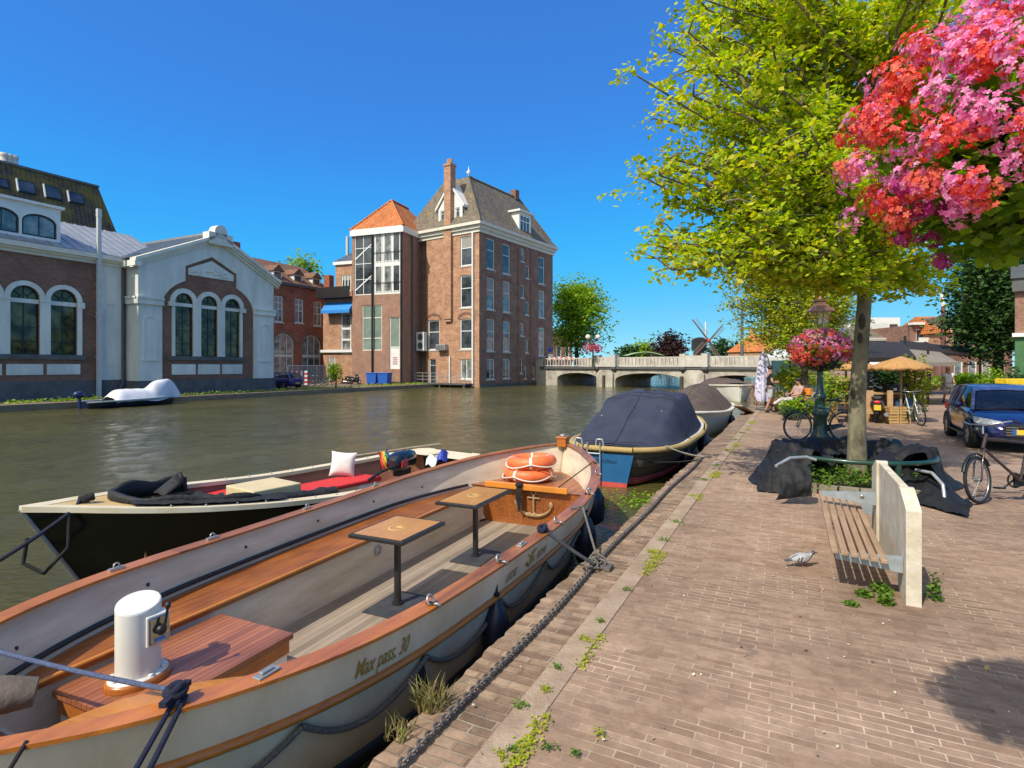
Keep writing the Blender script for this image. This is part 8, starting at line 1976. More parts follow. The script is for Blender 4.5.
def person(label,base,rz,J,shirt,trousers,hair,short_sl=True,shorts=False,skirt=None,longhair=False):
    """J: joint positions in a frame where the person looks along -y"""
    p=thing('person',label,'person',base,rz); T=Matrix.Translation(base) @ Matrix.Rotation(rz,4,'Z')
    g=lambda k:T @ Vector(J[k])
    names=['pelvis','waist','chest','neck','head0','head1','shL','elL','wrL','haL','shR','elR','wrR','haR','hiL','knL','anL','toL','hiR','knR','anR','toR']
    rad=dict(pelvis=(.14,.11),waist=(.125,.10),chest=(.15,.11),neck=.052,head0=(.075,.085),head1=(.082,.095),shL=.062,elL=.042,wrL=.030,haL=.038,shR=.062,elR=.042,wrR=.030,haR=.038,hiL=.085,knL=.058,anL=.040,toL=.038,hiR=.085,knR=.058,anR=.040,toR=.038)
    jo=[(*g(k),rad[k]) for k in names]; ix={k:i for i,k in enumerate(names)}
    E=[('pelvis','waist'),('waist','chest'),('chest','neck'),('neck','head0'),('head0','head1'),('chest','shL'),('shL','elL'),('elL','wrL'),('wrL','haL'),('chest','shR'),('shR','elR'),('elR','wrR'),('wrR','haR'),('pelvis','hiL'),('hiL','knL'),('knL','anL'),('anL','toL'),('pelvis','hiR'),('hiR','knR'),('knR','anR'),('anR','toR')]
    skinned('body',jo,[(ix[a],ix[b]) for a,b in E],M_skin,p)
    def cl(name,ch,m,k=1.16,add=.012):
        ks=[]; 
        for a,b in ch:
            for q in (a,b):
                if q[0] not in [z[0] for z in ks]: ks.append(q)
        def pos(q):
            if len(q)==1: return g(q[0])
            return g(q[1]).lerp(g(q[2]),q[3])
        jo=[]
        for q in ks:
            r_=rad[q[0]] if len(q)==1 else rad[q[1]]
            r_=tuple(v*k+add for v in r_) if hasattr(r_,'__len__') else r_*k+add
            jo.append((*pos(q),r_))
        ii={q[0]:i for i,q in enumerate(ks)}
        skinned(name,jo,[(ii[a[0]],ii[b[0]]) for a,b in ch],m,p)
    S=lambda k:(k,)
    ch=[(S('pelvis'),S('waist')),(S('waist'),S('chest'))]
    for s_ in 'LR':
        ch+= [(S('chest'),S('sh'+s_)),(S('sh'+s_),('sl'+s_,'sh'+s_,'el'+s_,.55))]
    cl('shirt',ch,shirt)
    ch=[]
    for s_ in 'LR':
        ch+=[(S('pelvis'),S('hi'+s_)),(S('hi'+s_),S('kn'+s_))] if shorts else [(S('pelvis'),S('hi'+s_)),(S('hi'+s_),S('kn'+s_)),(S('kn'+s_),S('an'+s_))]
    cl('shorts' if shorts else 'trousers',ch,trousers,k=1.18 if not shorts else 1.28)
    for s_ in 'LR': mb=MB(); a,b=g('an'+s_),g('to'+s_); mb.tube([a+Vector((0,0,-.02)),a.lerp(b,.5)+Vector((0,0,-.02)),b],[.055,.058,.045],10); mb.build('shoe',M_black,p)
    c=g('head1'); f=(T.to_3x3() @ Vector((0,-1,0)))
    mb=MB(); mb.ell(c+Vector((0,0,.025))-f*.018,(.092,.105,.10),14,10); 
    if longhair: mb.ell(c-f*.055+Vector((0,0,-.13)),(.085,.06,.17),12,8)
    mb.build('hair',hair,p)
    mb=MB(); hc_=c+f*.09; mb.ell(hc_+Vector((0,0,-.03)),(.014,.014,.02),8,6); mb.build('nose',M_skin,p)
    r3=T.to_3x3() @ Vector((1,0,0))
    for s_ in (-1,1): mb=MB(); mb.ell(c+f*.082+r3*.032*s_+Vector((0,0,.0)),(.011,.009,.008),8,6); mb.build('eye',M_black,p)
    mb=MB(); mb.ell(c+f*.082+Vector((0,0,-.068)),(.024,.01,.007),8,6); mb.build('mouth',mat('lips',(.30,.09,.08)),p)
    return p
def stand(h=1.76,arm=(-.1,-.05),stride=.12):
    k=h/1.76
    J=dict(pelvis=(0,0,.95),waist=(0,.01,1.10),chest=(0,.0,1.36),neck=(0,-.01,1.50),head0=(0,-.02,1.58),head1=(0,-.025,1.66),shL=(.19,0,1.42),elL=(.24,.02,1.14),wrL=(.20,-.16,1.0),haL=(.18,-.23,1.0),shR=(-.19,0,1.42),elR=(-.25,.04,1.14),wrR=(-.20,-.14,.98),haR=(-.17,-.21,.98),hiL=(.10,0,.88),knL=(.11,-.04-stride*.5,.49),anL=(.11,-.02-stride,.08),toL=(.12,-.15-stride,.04),hiR=(-.10,0,.88),knR=(-.11,.02,.49),anR=(-.11,.10+stride*.6,.09),toR=(-.12,-.03+stride*.6,.04))
    return {a:tuple(v*k for v in b) for a,b in J.items()}
M_tee=mat('black_tee',(.012,.012,.015),rough=.85,var=.2); M_short=mat('pale_patterned_shorts',(.42,.43,.47),var=.35,scale=18,rough=.85); M_hair=mat('dark_hair',(.015,.010,.008),var=.3,rough=.6)
a=at(770,412.5,0); J=stand(1.76); J.update(wrL=(.06,-.26,1.16),haL=(.0,-.29,1.18),elL=(.25,-.05,1.14),wrR=(-.02,-.28,1.12),elR=(-.26,-.04,1.13),haR=(.03,-.30,1.14))
person('man in black t-shirt and pale shorts standing by the folded umbrella',a,R(75),J,M_tee,M_short,M_hair,shorts=True)
a=Vector(((948-CX)/FPX*26.5,26.5,0)); person('blond woman in white top and skirt walking on the square',a,R(-15),stand(1.68,stride=.18),mat('white_top',(.62,.58,.55),rough=.85),mat('pale_check_skirt',(.50,.46,.44),var=.3,scale=20,rough=.9),mat('blond_hair',(.36,.20,.08)),shorts=True,longhair=True)
# seated woman in an orange cushioned chair
a=Vector(((795-CX)/FPX*20.3,20.3,0)); J=stand(1.66)
J.update(pelvis=(0,0,.52),waist=(0,.10,.66),chest=(0,.18,.92),neck=(0,.17,1.06),head0=(0,.14,1.14),head1=(0,.125,1.22),shL=(.18,.18,.98),elL=(.23,.02,.74),wrL=(.16,-.18,.70),haL=(.12,-.25,.72),shR=(-.18,.18,.98),elR=(-.24,.03,.74),wrR=(-.16,-.2,.72),haR=(-.12,-.26,.74),hiL=(.10,-.02,.50),knL=(.13,-.46,.52),anL=(.12,-.78,.30),toL=(.12,-.90,.26),hiR=(-.10,-.02,.50),knR=(-.13,-.46,.54),anR=(-.12,-.80,.36),toR=(-.12,-.92,.34))
person('dark haired woman in patterned top lounging on the orange chair',a,R(-78),J,mat('patterned_top',(.40,.26,.24),var=.4,scale=16),mat('pale_trousers',(.45,.42,.40),var=.3,scale=14),M_hair,longhair=True)
ch=thing('lounge_chair','low lounge chair with orange cushion under the seated woman','chair',a,R(-78)); T=Matrix.Translation(a) @ Matrix.Rotation(R(-78),4,'Z')
mb=MB(); mb.box(-.30,.30,-.25,.32,.28,.40,T); mb.build('seat_cushion',mat('orange_cushion',(.65,.22,.02),rough=.8),ch,bevel=.03); mb=MB(); mb.prism([(.24,.35),(.36,.35),(.50,.95),(.40,.95)],'x',-.3,.3,T); mb.build('backrest',mat('orange_cushion2',(.65,.22,.02),rough=.8),ch,bevel=.03)
for x in (-.27,.27):
    for y in (-.2,.28): mb=MB(); mb.tube([(x,y,0),(x,y,.3)],.02,6,M=T); mb.build('leg',M_black,ch)
# planter barrel, small table, folded umbrella, wooden posts, leafy tubs
a=at(772,411,0)+Vector((.25,.5,0)); r=thing('wicker_planter','wicker tub planted with yellow flowers beside the standing man','planter',a); mb=MB(); mb.lathe([(0,0),(.24,0),(.30,.25),(.31,.52),(.27,.52),(.26,.40),(0,.40)],16,Matrix.Translation(a)); mb.build('tub',mat('wicker',(.28,.18,.09),var=.35,scale=30,rough=.9,bump=.8,bscale=60),r)
g=np.random.default_rng(40); leaf_mesh('plant',np.array(a)+np.array([0,0,.62])+g.normal(0,1,(420,3))*np.array([.20,.20,.12]),.09,M_leaf2,r,seed=40)
a=Vector(((764-CX)/FPX*22.2,22.2,0)); r=thing('folded_umbrella','tall folded white and lilac umbrella behind the standing man','umbrella',a); mb=MB(); T=Matrix.Translation(a); rows=[]
for z,rr_ in ((.35,.22),(.6,.30),(1.1,.27),(1.7,.21),(2.15,.12),(2.35,.03)): rows.append([(rr_*(1+.28*math.cos(6*t))*math.cos(t),rr_*(1+.28*math.cos(6*t))*math.sin(t),z) for t in [2*math.pi*k/36 for k in range(36)]])
mb.grid(rows,T,0,True,True); mb.build('canopy',mat('lilac_canvas',(.60,.58,.74),var=.12,scale=3,rough=.85),r); mb=MB(); mb.tube([(0,0,0),(0,0,2.45)],.025,8,M=T); mb.build('pole',M_white,r); mb=MB(); mb.lathe([(0,0),(.3,0),(.3,.08),(0,.1)],16,T); mb.build('foot',M_lead,r)
for px in (753,758):
    a=Vector(((px-CX)/FPX*25,25,0)); mb=MB(); mb.cbox(a+Vector((0,0,.40)),(.12,.12,.84)); tag(mb.build('mooring_post',M_slat),('left' if px==753 else 'right')+' wooden mooring post of the pair at the canal edge by the white boat','post','wooden posts at the canal edge')
mb=MB(); A=Vector(((752-CX)/FPX*25,25,.8)); mb.cbox(A+Vector((.17,0,.02)),(.5,.1,.08)); tag(mb.build('post_rail',mat('orange_wood',(.50,.20,.05))),'orange wooden rail across the two mooring posts','rail')
rope('mooring_rope','sloping rope from the white bridge boat to the quay near the man',[W(38.5,-2.3,.4),W(30,-1.5,.1)],.02,M_rope_g,group='mooring ropes',sag=.1)
# A-frame sign by the man leaning over the kerb
a=at(760,415,0); r=thing('gangplank','sloping wooden plank at the canal edge by the standing man','plank',a); mb=MB(); mb.cbox(a+Vector((-.35,.5,.16)),(1.5,.34,.04),R(50),tilt=('Y',R(14))); mb.build('board',M_slat,r)
def bush(name,label,c,r_,n,size,m,cat='bush',seed=1,group=None,pot=None):
    t=thing(name,label,cat,(c[0],c[1],0),0,group); g=np.random.default_rng(seed); d=g.normal(0,1,(n,3)); d/=np.linalg.norm(d,axis=1)[:,None]
    P=np.array(c)+d*np.array(r_)*(g.random((n,1))**.35)*(1+.25*np.sin(d[:,:1]*5+seed)); P[:,2]=np.maximum(P[:,2],.03); leaf_mesh('leaves',P,size,m,t,seed=seed)
    mb=MB()
    for k in range(6):
        a=2*math.pi*k/6; mb.tube([(c[0],c[1],.0),(c[0]+.3*r_[0]*math.cos(a),c[1]+.3*r_[1]*math.sin(a),c[2]),(c[0]+.7*r_[0]*math.cos(a),c[1]+.7*r_[1]*math.sin(a),c[2]+r_[2]*.5)],.02,5)
    mb.build('stems',M_barkd,t)
    if pot: mb=MB(); mb.lathe([(0,0),(pot*.8,0),(pot,pot*1.4),(pot*.9,pot*1.4)],14,Matrix.Translation((c[0],c[1],0))); mb.build('pot',M_iron,t)
    return t
def gx(px,Y): return (px-CX)/FPX*Y
bush('shrub','dark green shrub in front of the seated woman',(gx(800,18.6),18.6,.42),(.62,.4,.32),1000,.11,M_leaf3,seed=51)
bush('shrub','low dark green plant left of the lamp post foot',(gx(790,18.2),18.2,.22),(.35,.3,.2),500,.09,M_leaf4,seed=52)
bush('shrub','yellow flowering bush behind the seated woman',(gx(796,27),27,1.15),(1.35,.8,.62),1400,.16,M_leaf2,seed=53)
bush('shrub','green bush just right of the lamp post column',(gx(834,17.5),17.5,1.0),(.42,.4,.55),900,.11,M_leaf3,seed=54)
bush('shrub','leafy climber on the wooden stall post by the blue bag bicycle',(gx(915,17.6),17.6,1.15),(.42,.35,.95),1500,.10,M_leaf2,seed=55)
bush('shrub','dark potted plants hanging inside the flower stall',(gx(888,18.6),18.6,1.35),(.75,.4,.35),1100,.12,M_leaf4,seed=56)
bush('hedge','clipped green hedge along the far side of the square',(gx(965,40),40,.6),(2.6,.9,.6),2000,.25,M_leaf3,cat='hedge',seed=57)
bush('shrub','grey green bush left of the yellow planter',(gx(992,24),24,.75),(.8,.7,.75),1600,.13,M_leaf3,seed=58)
bush('shrub','small bush behind the yellow planter at the right edge',(gx(1018,25),25,.8),(1.0,.7,.75),1500,.14,M_leaf4,seed=59)
a=Vector((gx(1014,19),19,0)); r=thing('yellow_planter','bright yellow planter box on legs at the right edge','planter',a); mb=MB(); mb.box(-.45,.6,-.25,.25,1.02,1.32,Matrix.Translation(a)); mb.build('box',mat('yellow_paint',(.70,.50,.02),rough=.5),r,bevel=.02); mb=MB(); [mb.box(x-.04,x+.04,-.2,.2,0,1.02,Matrix.Translation(a)) for x in (-.38,.53)]; mb.build('legs',M_slat,r)
# ---------------------------------------------------------------- flower stall
M_plank=woodmat('yellow_crate_wood',(.40,.24,.08),(.56,.37,.15),rough=.8,grain=(3,20,20)); M_straw=mat('straw_thatch',(.40,.20,.065),var=.35,scale=7,rough=.95,bump=1,bscale=30,stretch=(3,3,.6),col2=(.56,.32,.12)); M_card=mat('tan_board',(.55,.33,.17),var=.12,rough=.8)
def parasol(label,px,Y,zt,zb,rad,m,name='straw_parasol',n=12,thick=.10,group='straw parasols over the stall',px2=None):
    x=gx(px,Y); r=thing(name,label,'parasol',(x,Y,0),0,group); T=Matrix.Translation((x,Y,0)); mb=MB()
    rows=[]; nn=n*4; g=np.random.default_rng(int(px))
    for f,z in ((.02,zt),(.35,zt-.30*(zt-zb)),(.7,zt-.66*(zt-zb)),(1.0,zb),(1.0,zb-thick),(.9,zb-thick+.02)):
        rows.append([(rad*f*(1+.03*g.normal())*math.cos(2*math.pi*k/nn),rad*f*math.sin(2*math.pi*k/nn),z+.02*g.normal()*(f>.5)) for k in range(nn)])
    mb.grid(rows[::-1],T,0,True,True); mb.build('canopy',m,r); mb=MB(); mb.tube([(0,0,0),(0,0,zt)],.035,8,M=T); mb.build('pole',M_slat,r)
    return r
parasol('straw parasol over the wooden flower stall right of the scooter',901,17.2,2.05,1.72,.80,M_straw)
parasol('straw parasol half hidden behind the lime trunk',846,18.5,2.02,1.72,.92,M_straw)
def canopy(name,label,pts,m,poles,thick=.03):
    c=sum((Vector(p) for p in pts),Vector())/len(pts); r=thing(name,label,'awning',(c.x,c.y,0)); mb=MB(); n=len(pts); top=[Vector(p) for p in pts]; cc=c+Vector((0,0,.12))
    mb.add(top+[p-Vector((0,0,.16)) for p in top]+[cc],[(i,(i+1)%n,2*n) for i in range(n)]+[(i,n+i,n+(i+1)%n,(i+1)%n) for i in range(n)]); mb.build('canvas',m,r)
    mb=MB(); [mb.tube([(x,y,0),(x,y,z)],.05,6) for x,y,z in poles]; mb.build('poles',M_iron,r); return r
M_dkc=mat('dark_brown_canvas',(.018,.014,.013),var=.2,rough=.9); M_grc=mat('grey_beige_canvas',(.21,.185,.15),var=.1,rough=.9)
canopy('dark_awning','big dark brown awning behind the lime trunk',[atd(850,358,20),atd(916,357,20),atd(903,342,28),atd(850,341,28)],M_dkc,[(gx(868,20.2),20.2,2.0),(gx(905,27),27,3.2)])
canopy('dark_awning','long dark roof edge of the terrace towards the dark tree',[atd(900,350,33),atd(985,355,33),atd(985,350,37),atd(900,340,37)],M_dkc,[(gx(980,33.5),33.5,2.5),(gx(930,34),34,2.6)])
canopy('grey_parasol','large grey beige square parasol right of the dark awning',[atd(898,363,24),atd(958,362,24),atd(940,352,29),atd(908,349,28)],M_grc,[(gx(928,26),26,2.5)])
canopy('white_parasol','white parasol left of the flower ball by the canal',[atd(762,357,26),atd(800,357,26),atd(805,350,30),atd(775,349,30)],M_white,[(gx(790,28),28,2.3)])
# teal hoarding beyond the folded umbrella
mb=MB(); mb.box(gx(772,38),gx(815,38),37.9,38.1,0,zY(357,38)); tag(mb.build('hoarding',mat('teal_board',(.03,.09,.10),var=.2)),'dark teal board wall behind the bicycles and yellow bush','hoarding')
# crates, shelf and boards of the stall
def crate(label,x0,x1,Y,z0,z1,d=.35,m=None,group='wooden crates of the flower stall'):
    r=thing('wooden_crate',label,'crate',((x0+x1)/2,Y+d/2,z0),0,group)
    for i in range(3):
        a=z0+(z1-z0)*i/3; mb=MB(); mb.box(x0,x1,Y,Y+.02,a+.012,a+(z1-z0)/3-.012); mb.box(x0,x1,Y+d-.02,Y+d,a+.012,a+(z1-z0)/3-.012); mb.box(x0,x0+.02,Y+.021,Y+d-.021,a+.012,a+(z1-z0)/3-.012); mb.box(x1-.02,x1,Y+.021,Y+d-.021,a+.012,a+(z1-z0)/3-.012); mb.build('board_row',m or M_plank,r)
    mb=MB(); mb.box(x0+.02,x1-.02,Y+.02,Y+d-.02,z0+.005,z0+.02); mb.build('bottom',m or M_plank,r)
    mb=MB(); [mb.box(x,x+.04,Y-.012,Y-.0005,z0,z1) for x in (x0+.01,x1-.05)]; mb.build('cleat',m or M_plank,r); return r
Ys=17.0
crate('lower left wooden crate under the straw parasol',gx(889.5,Ys),gx(899,Ys),Ys,0,.26); crate('lower right wooden crate under the straw parasol',gx(899.8,Ys),gx(911,Ys),Ys,0,.26)
crate('upper left wooden crate under the straw parasol',gx(890,Ys),gx(899,Ys),Ys,.27,.52); crate('upper right wooden crate under the straw parasol',gx(900,Ys),gx(910,Ys),Ys,.27,.52)
r=thing('stall_counter','wooden flower stall counter with a shelf of dark goods','stall',(gx(900,17.6),17.6,0)); mb=MB(); mb.box(gx(866,17.6),gx(917,17.6),17.5,18.1,.86,.92); mb.build('counter_top',M_plank,r); mb=MB(); mb.box(gx(866,17.6),gx(917,17.6),18.05,18.1,.05,.85); mb.build('back_panel',M_card,r)
for px in (866.5,890,916.5): mb=MB(); mb.box(gx(px,17.55)-.03,gx(px,17.55)+.03,17.5,17.56,0,.86); mb.build('leg',M_plank,r)
for px in (868,915): mb=MB(); mb.box(gx(px,18)-.04,gx(px,18)+.04,18.11,18.2,0,1.75); mb.build('upright',M_plank,r)
for i,(px,lab) in enumerate(((894,'left'),(904,'right'))):
    x=gx(px,17.6); r=thing('goods_box','dark storage box with pale tag on the stall counter, '+lab+' one','box',(x,17.7,.92),0,'dark boxes on the stall counter'); mb=MB(); mb.box(x-.16,x+.16,17.55,17.9,.921,1.15); mb.build('box',M_black,r,bevel=.02); mb=MB(); mb.box(x-.05,x+.05,17.54,17.549,.98,1.06); mb.build('tag',M_white,r)
for (x0,x1,lab) in ((866.5,872.5,'left'),(887,892,'right')):
    mb=MB(); mb.box(gx(x0,17.2),gx(x1,17.2),17.15,17.2,.28,1.0); tag(mb.build('tan_board',M_card),'tan upright board at the '+lab+' side of the black scooter','board','tan boards by the scooter')
r=thing('plant_shelf','open wooden shelf with dark red pots left of the lime trunk','shelf',(gx(841,17.5),17.5,0)); 
for px in (833,850): mb=MB(); mb.box(gx(px,17.5)-.03,gx(px,17.5)+.03,17.3,17.7,0,1.35); mb.build('side_post',M_plank,r)
for z in (.25,.62,.98,1.32): mb=MB(); mb.box(gx(833,17.5),gx(850,17.5),17.3,17.7,z-.03,z); mb.build('board',M_plank,r)
for i,px in enumerate((838,845)):
    c=Vector((gx(px,17.5),17.5,.985)); r=thing('flower_pot','dark red flower pot on the plant shelf, '+('left' if i==0 else 'right')+' one','pot',c,0,'pots on the plant shelf'); mb=MB(); mb.lathe([(0,0),(.07,0),(.10,.2),(.09,.2),(.085,.17),(0,.17)],12,Matrix.Translation(c)); mb.build('pot',mat('dark_red_glaze',(.16,.02,.015),rough=.4),r)
# ---------------------------------------------------------------- pigeon
pc_=at(803,566.5,0); pg=thing('pigeon','pale grey pigeon walking on the brick paving left of the bench','pigeon',pc_); T=Matrix.Translation(pc_) @ Matrix.Rotation(R(4),4,'Z') @ Matrix.Scale(.72,4)
mb=MB(); n=14; rows=[]
for x,r_,z in ((-.155,.006,.088),(-.13,.018,.092),(-.09,.032,.098),(-.04,.050,.105),(.01,.056,.107),(.05,.050,.108),(.08,.038,.120),(.10,.028,.140),(.115,.025,.158),(.13,.024,.168),(.145,.018,.170),(.155,.006,.168)): rows.append([(x,r_*math.cos(2*math.pi*k/n)*.92,z+r_*math.sin(2*math.pi*k/n)) for k in range(n)])
mb.grid(rows,T,0,True,True); bo=mb.build('body',[mat('pigeon_grey',(.30,.31,.35),var=.15,rough=.7,scale=20),mat('pigeon_dark',(.05,.06,.07),rough=.45,var=.3,scale=20)],pg)
for p_ in bo.data.polygons: p_.material_index=1 if p_.center.x>.066 else 0
for s_ in (-1,1):
    mb=MB(); rows=[]
    for x,h_,z in ((-.15,.010,.095),(-.11,.022,.10),(-.05,.036,.107),(.0,.040,.112),(.04,.03,.115),(.06,.008,.115)): rows.append([(x,s_*(.054 if abs(x+.03)<.06 else .042)*(1 if x>-.12 else .6)+s_*.004*math.sin(j),z+h_*(j/4*2-1)) for j in range(5)])
    mb.grid(rows,T); wg_=mb.build('wing',mat('pigeon_white',(.36,.37,.39),var=.12,rough=.8,scale=20),pg,solid=.008)
    mb=MB(); mb.tube([(-.06,s_*.062,.085),(-.045,s_*.064,.135)],.006,6,M=T); mb.tube([(-.095,s_*.055,.085),(-.08,s_*.058,.125)],.005,6,M=T); mb.build('wing_bar',M_black,wg_)
mb=MB(); mb.add([(-.13,-.02,.09),(-.13,.02,.09),(-.225,.03,.078),(-.225,-.03,.078)],[(0,1,2,3)],T); mb.build('tail',M_lead,pg,solid=.008)
mb=MB(); mb.tube([(.152,0,.168),(.182,0,.160)],[.008,.002],6,M=T); mb.build('beak',M_black,pg)
for s_ in (-1,1):
    mb=MB(); mb.tube([(.0+.02*s_,s_*.02,.06),(.005+.02*s_,s_*.02,.008)],.005,6,M=T)
    for a in (-.5,0,.5): mb.tube([(.005+.02*s_,s_*.02,.008),(.035+.02*s_,s_*.02+.02*a,.005)],.003,5,M=T)
    mb.build('foot',mat('pigeon_pink',(.50,.12,.10)),pg)
    mb=MB(); mb.ell((.138,s_*.021,.173),(.004,.003,.004),8,6,T); mb.build('eye',M_ochre,pg)
# ---------------------------------------------------------------- small plants and litter
kk=[(546,690,.03),(558,668,.02),(520,706,.03),(585,640,.03),(600,622,.025),(628,590,.03),(652,552,.04),(664,540,.05),(676,522,.05),(692,496,.05),(704,480,.06),(716,466,.07),(728,450,.08),(735,440,.08),(742,433,.08),(502,756,.03),(512,750,.02),(548,748,.03),(600,735,.03),(576,755,.02)]
for i,(px,py,r_) in enumerate(kk):
    tuft('weed_tuft','small green weed tuft growing in the joints along the kerb',at(px,py,.008),r_*1.2,int(26+600*r_),.012+.12*r_,M_weed if i%3 else M_leaf2,'weeds along the kerb',seed=100+i,size=.014+.1*r_)
tuft('dry_grass_tuft','dry straw coloured grass growing out of the quay edge by the boat',W(2.42,-1.67,-.02),.09,120,.13,M_dry,seed=7,blade=True)
tuft('dry_grass_tuft','small dry grass blades at the quay edge below the gold lettering',W(2.15,-1.68,-.02),.07,40,.10,M_dry,seed=8,blade=True)
for i,(px,py,r_,h_) in enumerate(((886,604,.05,.09),(880,592,.07,.07),(864,596,.05,.04),(935,600,.045,.18),(852,605,.04,.012))):
    tuft('weed_tuft',('green weeds at the near foot of the bench seat','green weeds under the middle of the bench','green weeds under the far side of the bench seat','tall green weed behind the concrete bench end','flat green moss patch in front of the bench')[i],at(px,py,0),r_,int(150+900*r_),h_,M_weed,seed=130+i,size=.03)
g=np.random.default_rng(76); Q=[]
while len(Q)<2600:
    s=g.uniform(1.2,20); q=mnoise.noise((s*1.1,3,1))+.5*mnoise.noise((s*3.7,1,8))
    if q>.08+.3*g.random(): Q.append(tuple(W(s,-1.10+g.normal(0,.012+.035*max(0,q)*(1+s*.12)),.012)))
o=leaf_mesh('kerb_moss',np.array(Q),.02,M_leaf2,None,nrm_up=.8,seed=76); tag(o,'yellow green moss and tiny weeds in the joint between kerb and paving','moss',kind='stuff')
g=np.random.default_rng(77); n=420; S=g.uniform(1.5,26,n); Pp=g.uniform(-1.0,9,n); P=np.array([tuple(W(s,p,.012)) for s,p in zip(S,Pp)]); 
o=leaf_mesh('fallen_leaves',P,.034,leafmat('fallen_yellow_leaves',[(.42,.30,.06),(.36,.28,.12),(.26,.14,.06),(.42,.36,.2)],trans=.1),None,nrm_up=.96,seed=77); tag(o,'scattered yellow fallen leaves on the brick paving','fallen leaves',kind='stuff')
g=np.random.default_rng(78); n=900; S=g.uniform(1.2,16,n); Pp=g.uniform(-1.6,7,n); P=np.array([tuple(W(s,p,.01)) for s,p in zip(S,Pp)]); o=leaf_mesh('litter_specks',P,.016,leafmat('pale_specks',[(.55,.48,.38),(.62,.58,.50),(.25,.2,.14)],trans=0),None,nrm_up=.95,seed=78,aspect=.9); tag(o,'tiny pale specks and grit scattered over the paving','grit',kind='stuff')
g=np.random.default_rng(79); n=260; P=np.stack([g.normal(0,.45,n),g.normal(0,.35,n),np.full(n,.0)],1)+np.array(W(9.3,-2.3,-.488)); o=leaf_mesh('water_weed',P,.06,M_leaf3,None,nrm_up=.97,seed=79,aspect=.8); tag(o,'floating green water weed between the boats and the quay','water weed',kind='stuff')
# ---------------------------------------------------------------- the far bank
def lbk(px,p): # spot on the far bank
    t=(px-CX)/FPX; s=p*(UY+t*UX)/(t*UY-UX); return W(s,p,ZB)
M_bin=mat('blue_bin',(.015,.10,.42),var=.1,rough=.5)
for i,(px,k) in enumerate(((380.5,'left'),(391.5,'right'))):
    wA=WE.M @ Vector((WE.a(px),-1.3,ZB)); r=thing('wheelie_bin','blue wheeled waste container, '+k+' one of the pair below the orange roofed house','bin',wA,WE.ang,'blue bins'); T=Matrix.Translation(wA) @ Matrix.Rotation(WE.ang,4,'Z')
    mb=MB(); mb.prism([(-.52,.12),(.52,.12),(.62,1.15),(-.62,1.15)],'y',-.45,.45,T); mb.build('body',M_bin,r,bevel=.03); mb=MB(); mb.box(-.66,.66,-.5,.5,1.15,1.27,T); mb.build('lid',M_bin,r,bevel=.04)
    for x in (-.4,.4): mb=MB(); mb.lathe([(0,-.05),(.11,-.05),(.11,.05),(0,.05)],12,T @ Matrix.Translation((x,-.3,.11)) @ Matrix.Rotation(R(90),4,'X')); mb.build('wheel',M_black,r)
wA=WE.M @ Vector((WE.a(355),-1.2,ZB)); scooter('dark motor scooter parked beside the blue bins on the far bank',wA,WE.ang+R(8))
wA=WE.M @ Vector((WE.a(362),-1.9,ZB)); scooter('black motor scooter nearest the canal in front of the orange roofed house',wA,WE.ang+R(-12),body=(.03,.03,.035))
wA=wx.M @ Vector((wx.a(343),-1.5,0)); bush('shrub','green bush beside the scooters under the blue awning',(wA.x,wA.y,1.0),(.8,.6,1.15),900,.22,M_leaf3,seed=61)
# blue car, fence panels and barriers in front of the red brick house
v=lbk(281,-40.5); car('dark blue car half hidden by the corner of the white gabled wing',(v.x,v.y,ZB),AQ+R(90),(.015,.03,.18),group=None)
M_mesh=mat('fence_steel',(.42,.43,.43),var=.1,rough=.5,metal=.5)
fa=Vector(lbk(288,-45.0)); fb=Vector(lbk(326,-44.0)); d=(fb-fa)/4
for k in range(4):
    a,b=fa+d*k,fa+d*(k+.97); an=math.atan2(d.y,d.x); r=thing('fence_panel',('first','second','third','last')[k]+' steel mesh site fence panel from the white wing','fence',a,an,'steel site fence panels'); mb=MB()
    for z in (.1,2.0): mb.tube([a+Vector((0,0,z)),b+Vector((0,0,z))],.03,6)
    mb.tube([a,a+Vector((0,0,2.0))],.035,6); mb.tube([b,b+Vector((0,0,2.0))],.035,6); mb.build('frame',M_mesh,r)
    mb=MB()
    for i in range(1,22): q=a.lerp(b,i/22); mb.tube([q+Vector((0,0,.1)),q+Vector((0,0,2.0))],.008,4)
    for z in (.5,.9,1.3,1.7): mb.tube([a+Vector((0,0,z)),b+Vector((0,0,z))],.008,4)
    mb.build('mesh',M_mesh,r)
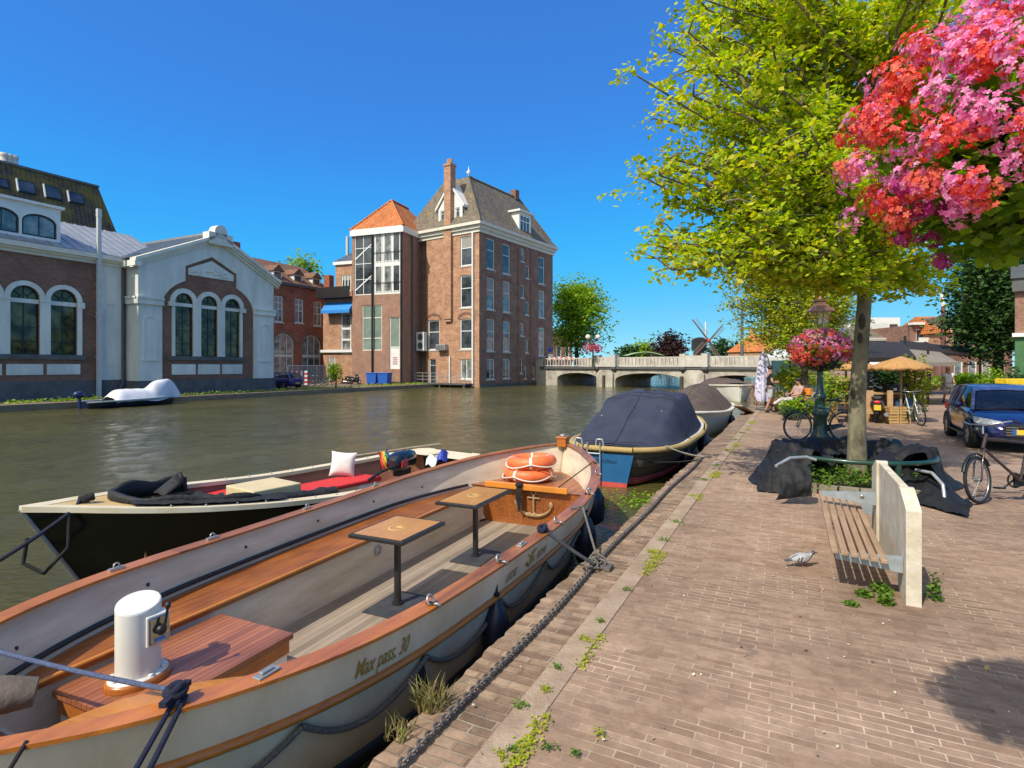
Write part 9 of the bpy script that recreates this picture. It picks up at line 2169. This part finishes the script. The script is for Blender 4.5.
for k,px in enumerate((292,299)):
    v=lbk(px,-43.2); r=thing('road_barrier',('left','right')[k]+' red and white barrier board in front of the site fence','barrier',v,AQ,'red and white barriers on the far bank'); T=Matrix.Translation(v) @ Matrix.Rotation(AQ,4,'Z')
    for i in range(3): mb=MB(); mb.box(-.45+.3*i,-.15+.3*i,-.03,.03,.9,1.5,T); mb.build('stripe',M_redp if i%2==(k%2) else M_white,r)
    mb=MB(); mb.box(-.04,.04,-.04,.04,0,.9,T); mb.box(-.3,.3,-.15,.15,0,.06,T); mb.build('foot',M_black,r)
v=lbk(306,-42.5); r=thing('beacon_post','white and red warning beacon post on the far bank','beacon',v,AQ); T=Matrix.Translation(v); mb=MB(); mb.box(-.14,.14,-.04,.04,.1,1.5,T); mb.build('board',M_white,r); mb=MB(); [mb.box(-.141,.141,-.042,.042,.3+.4*i,.5+.4*i,T) for i in range(3)]; mb.build('stripes',M_redp,r); mb=MB(); mb.box(-.25,.25,-.18,.18,0,.1,T); mb.build('foot',M_black,r)
for k,px in enumerate((313,319,326,332)):
    v=lbk(px,-41.5-.3*k); bicycle(('first','second','third','last')[k]+' bicycle of the row parked on the far bank, counted from the white wing',Vector((v.x,v.y,ZB)),AQ+R(70),frame=((.3,.03,.03),(.02,.02,.02),(.03,.08,.15),(.05,.05,.05))[k],group='bicycles on the far bank')
v=lbk(336,-36.5); mb=MB(); mb.tube([v,v+Vector((0,0,1.1))],.07,8); mb.ell(v+Vector((0,0,1.15)),(.10,.10,.1),8,6); tag(mb.build('bollard',M_iron),'short dark bollard standing on the far quay by the bush','bollard')
g=np.random.default_rng(90); n=1300; S=g.uniform(12,50,n); Pp=-35.2-np.abs(g.normal(0,.6,n)); P=np.array([tuple(W(s,p,ZB+.06)) for s,p in zip(S,Pp)])+np.stack([np.zeros(n),np.zeros(n),np.abs(g.normal(0,.08,n))],1); o=leaf_mesh('bank_grass',P,.16,M_leaf3,None,seed=90); tag(o,'strip of grass and weeds along the far canal bank','grass',kind='stuff')
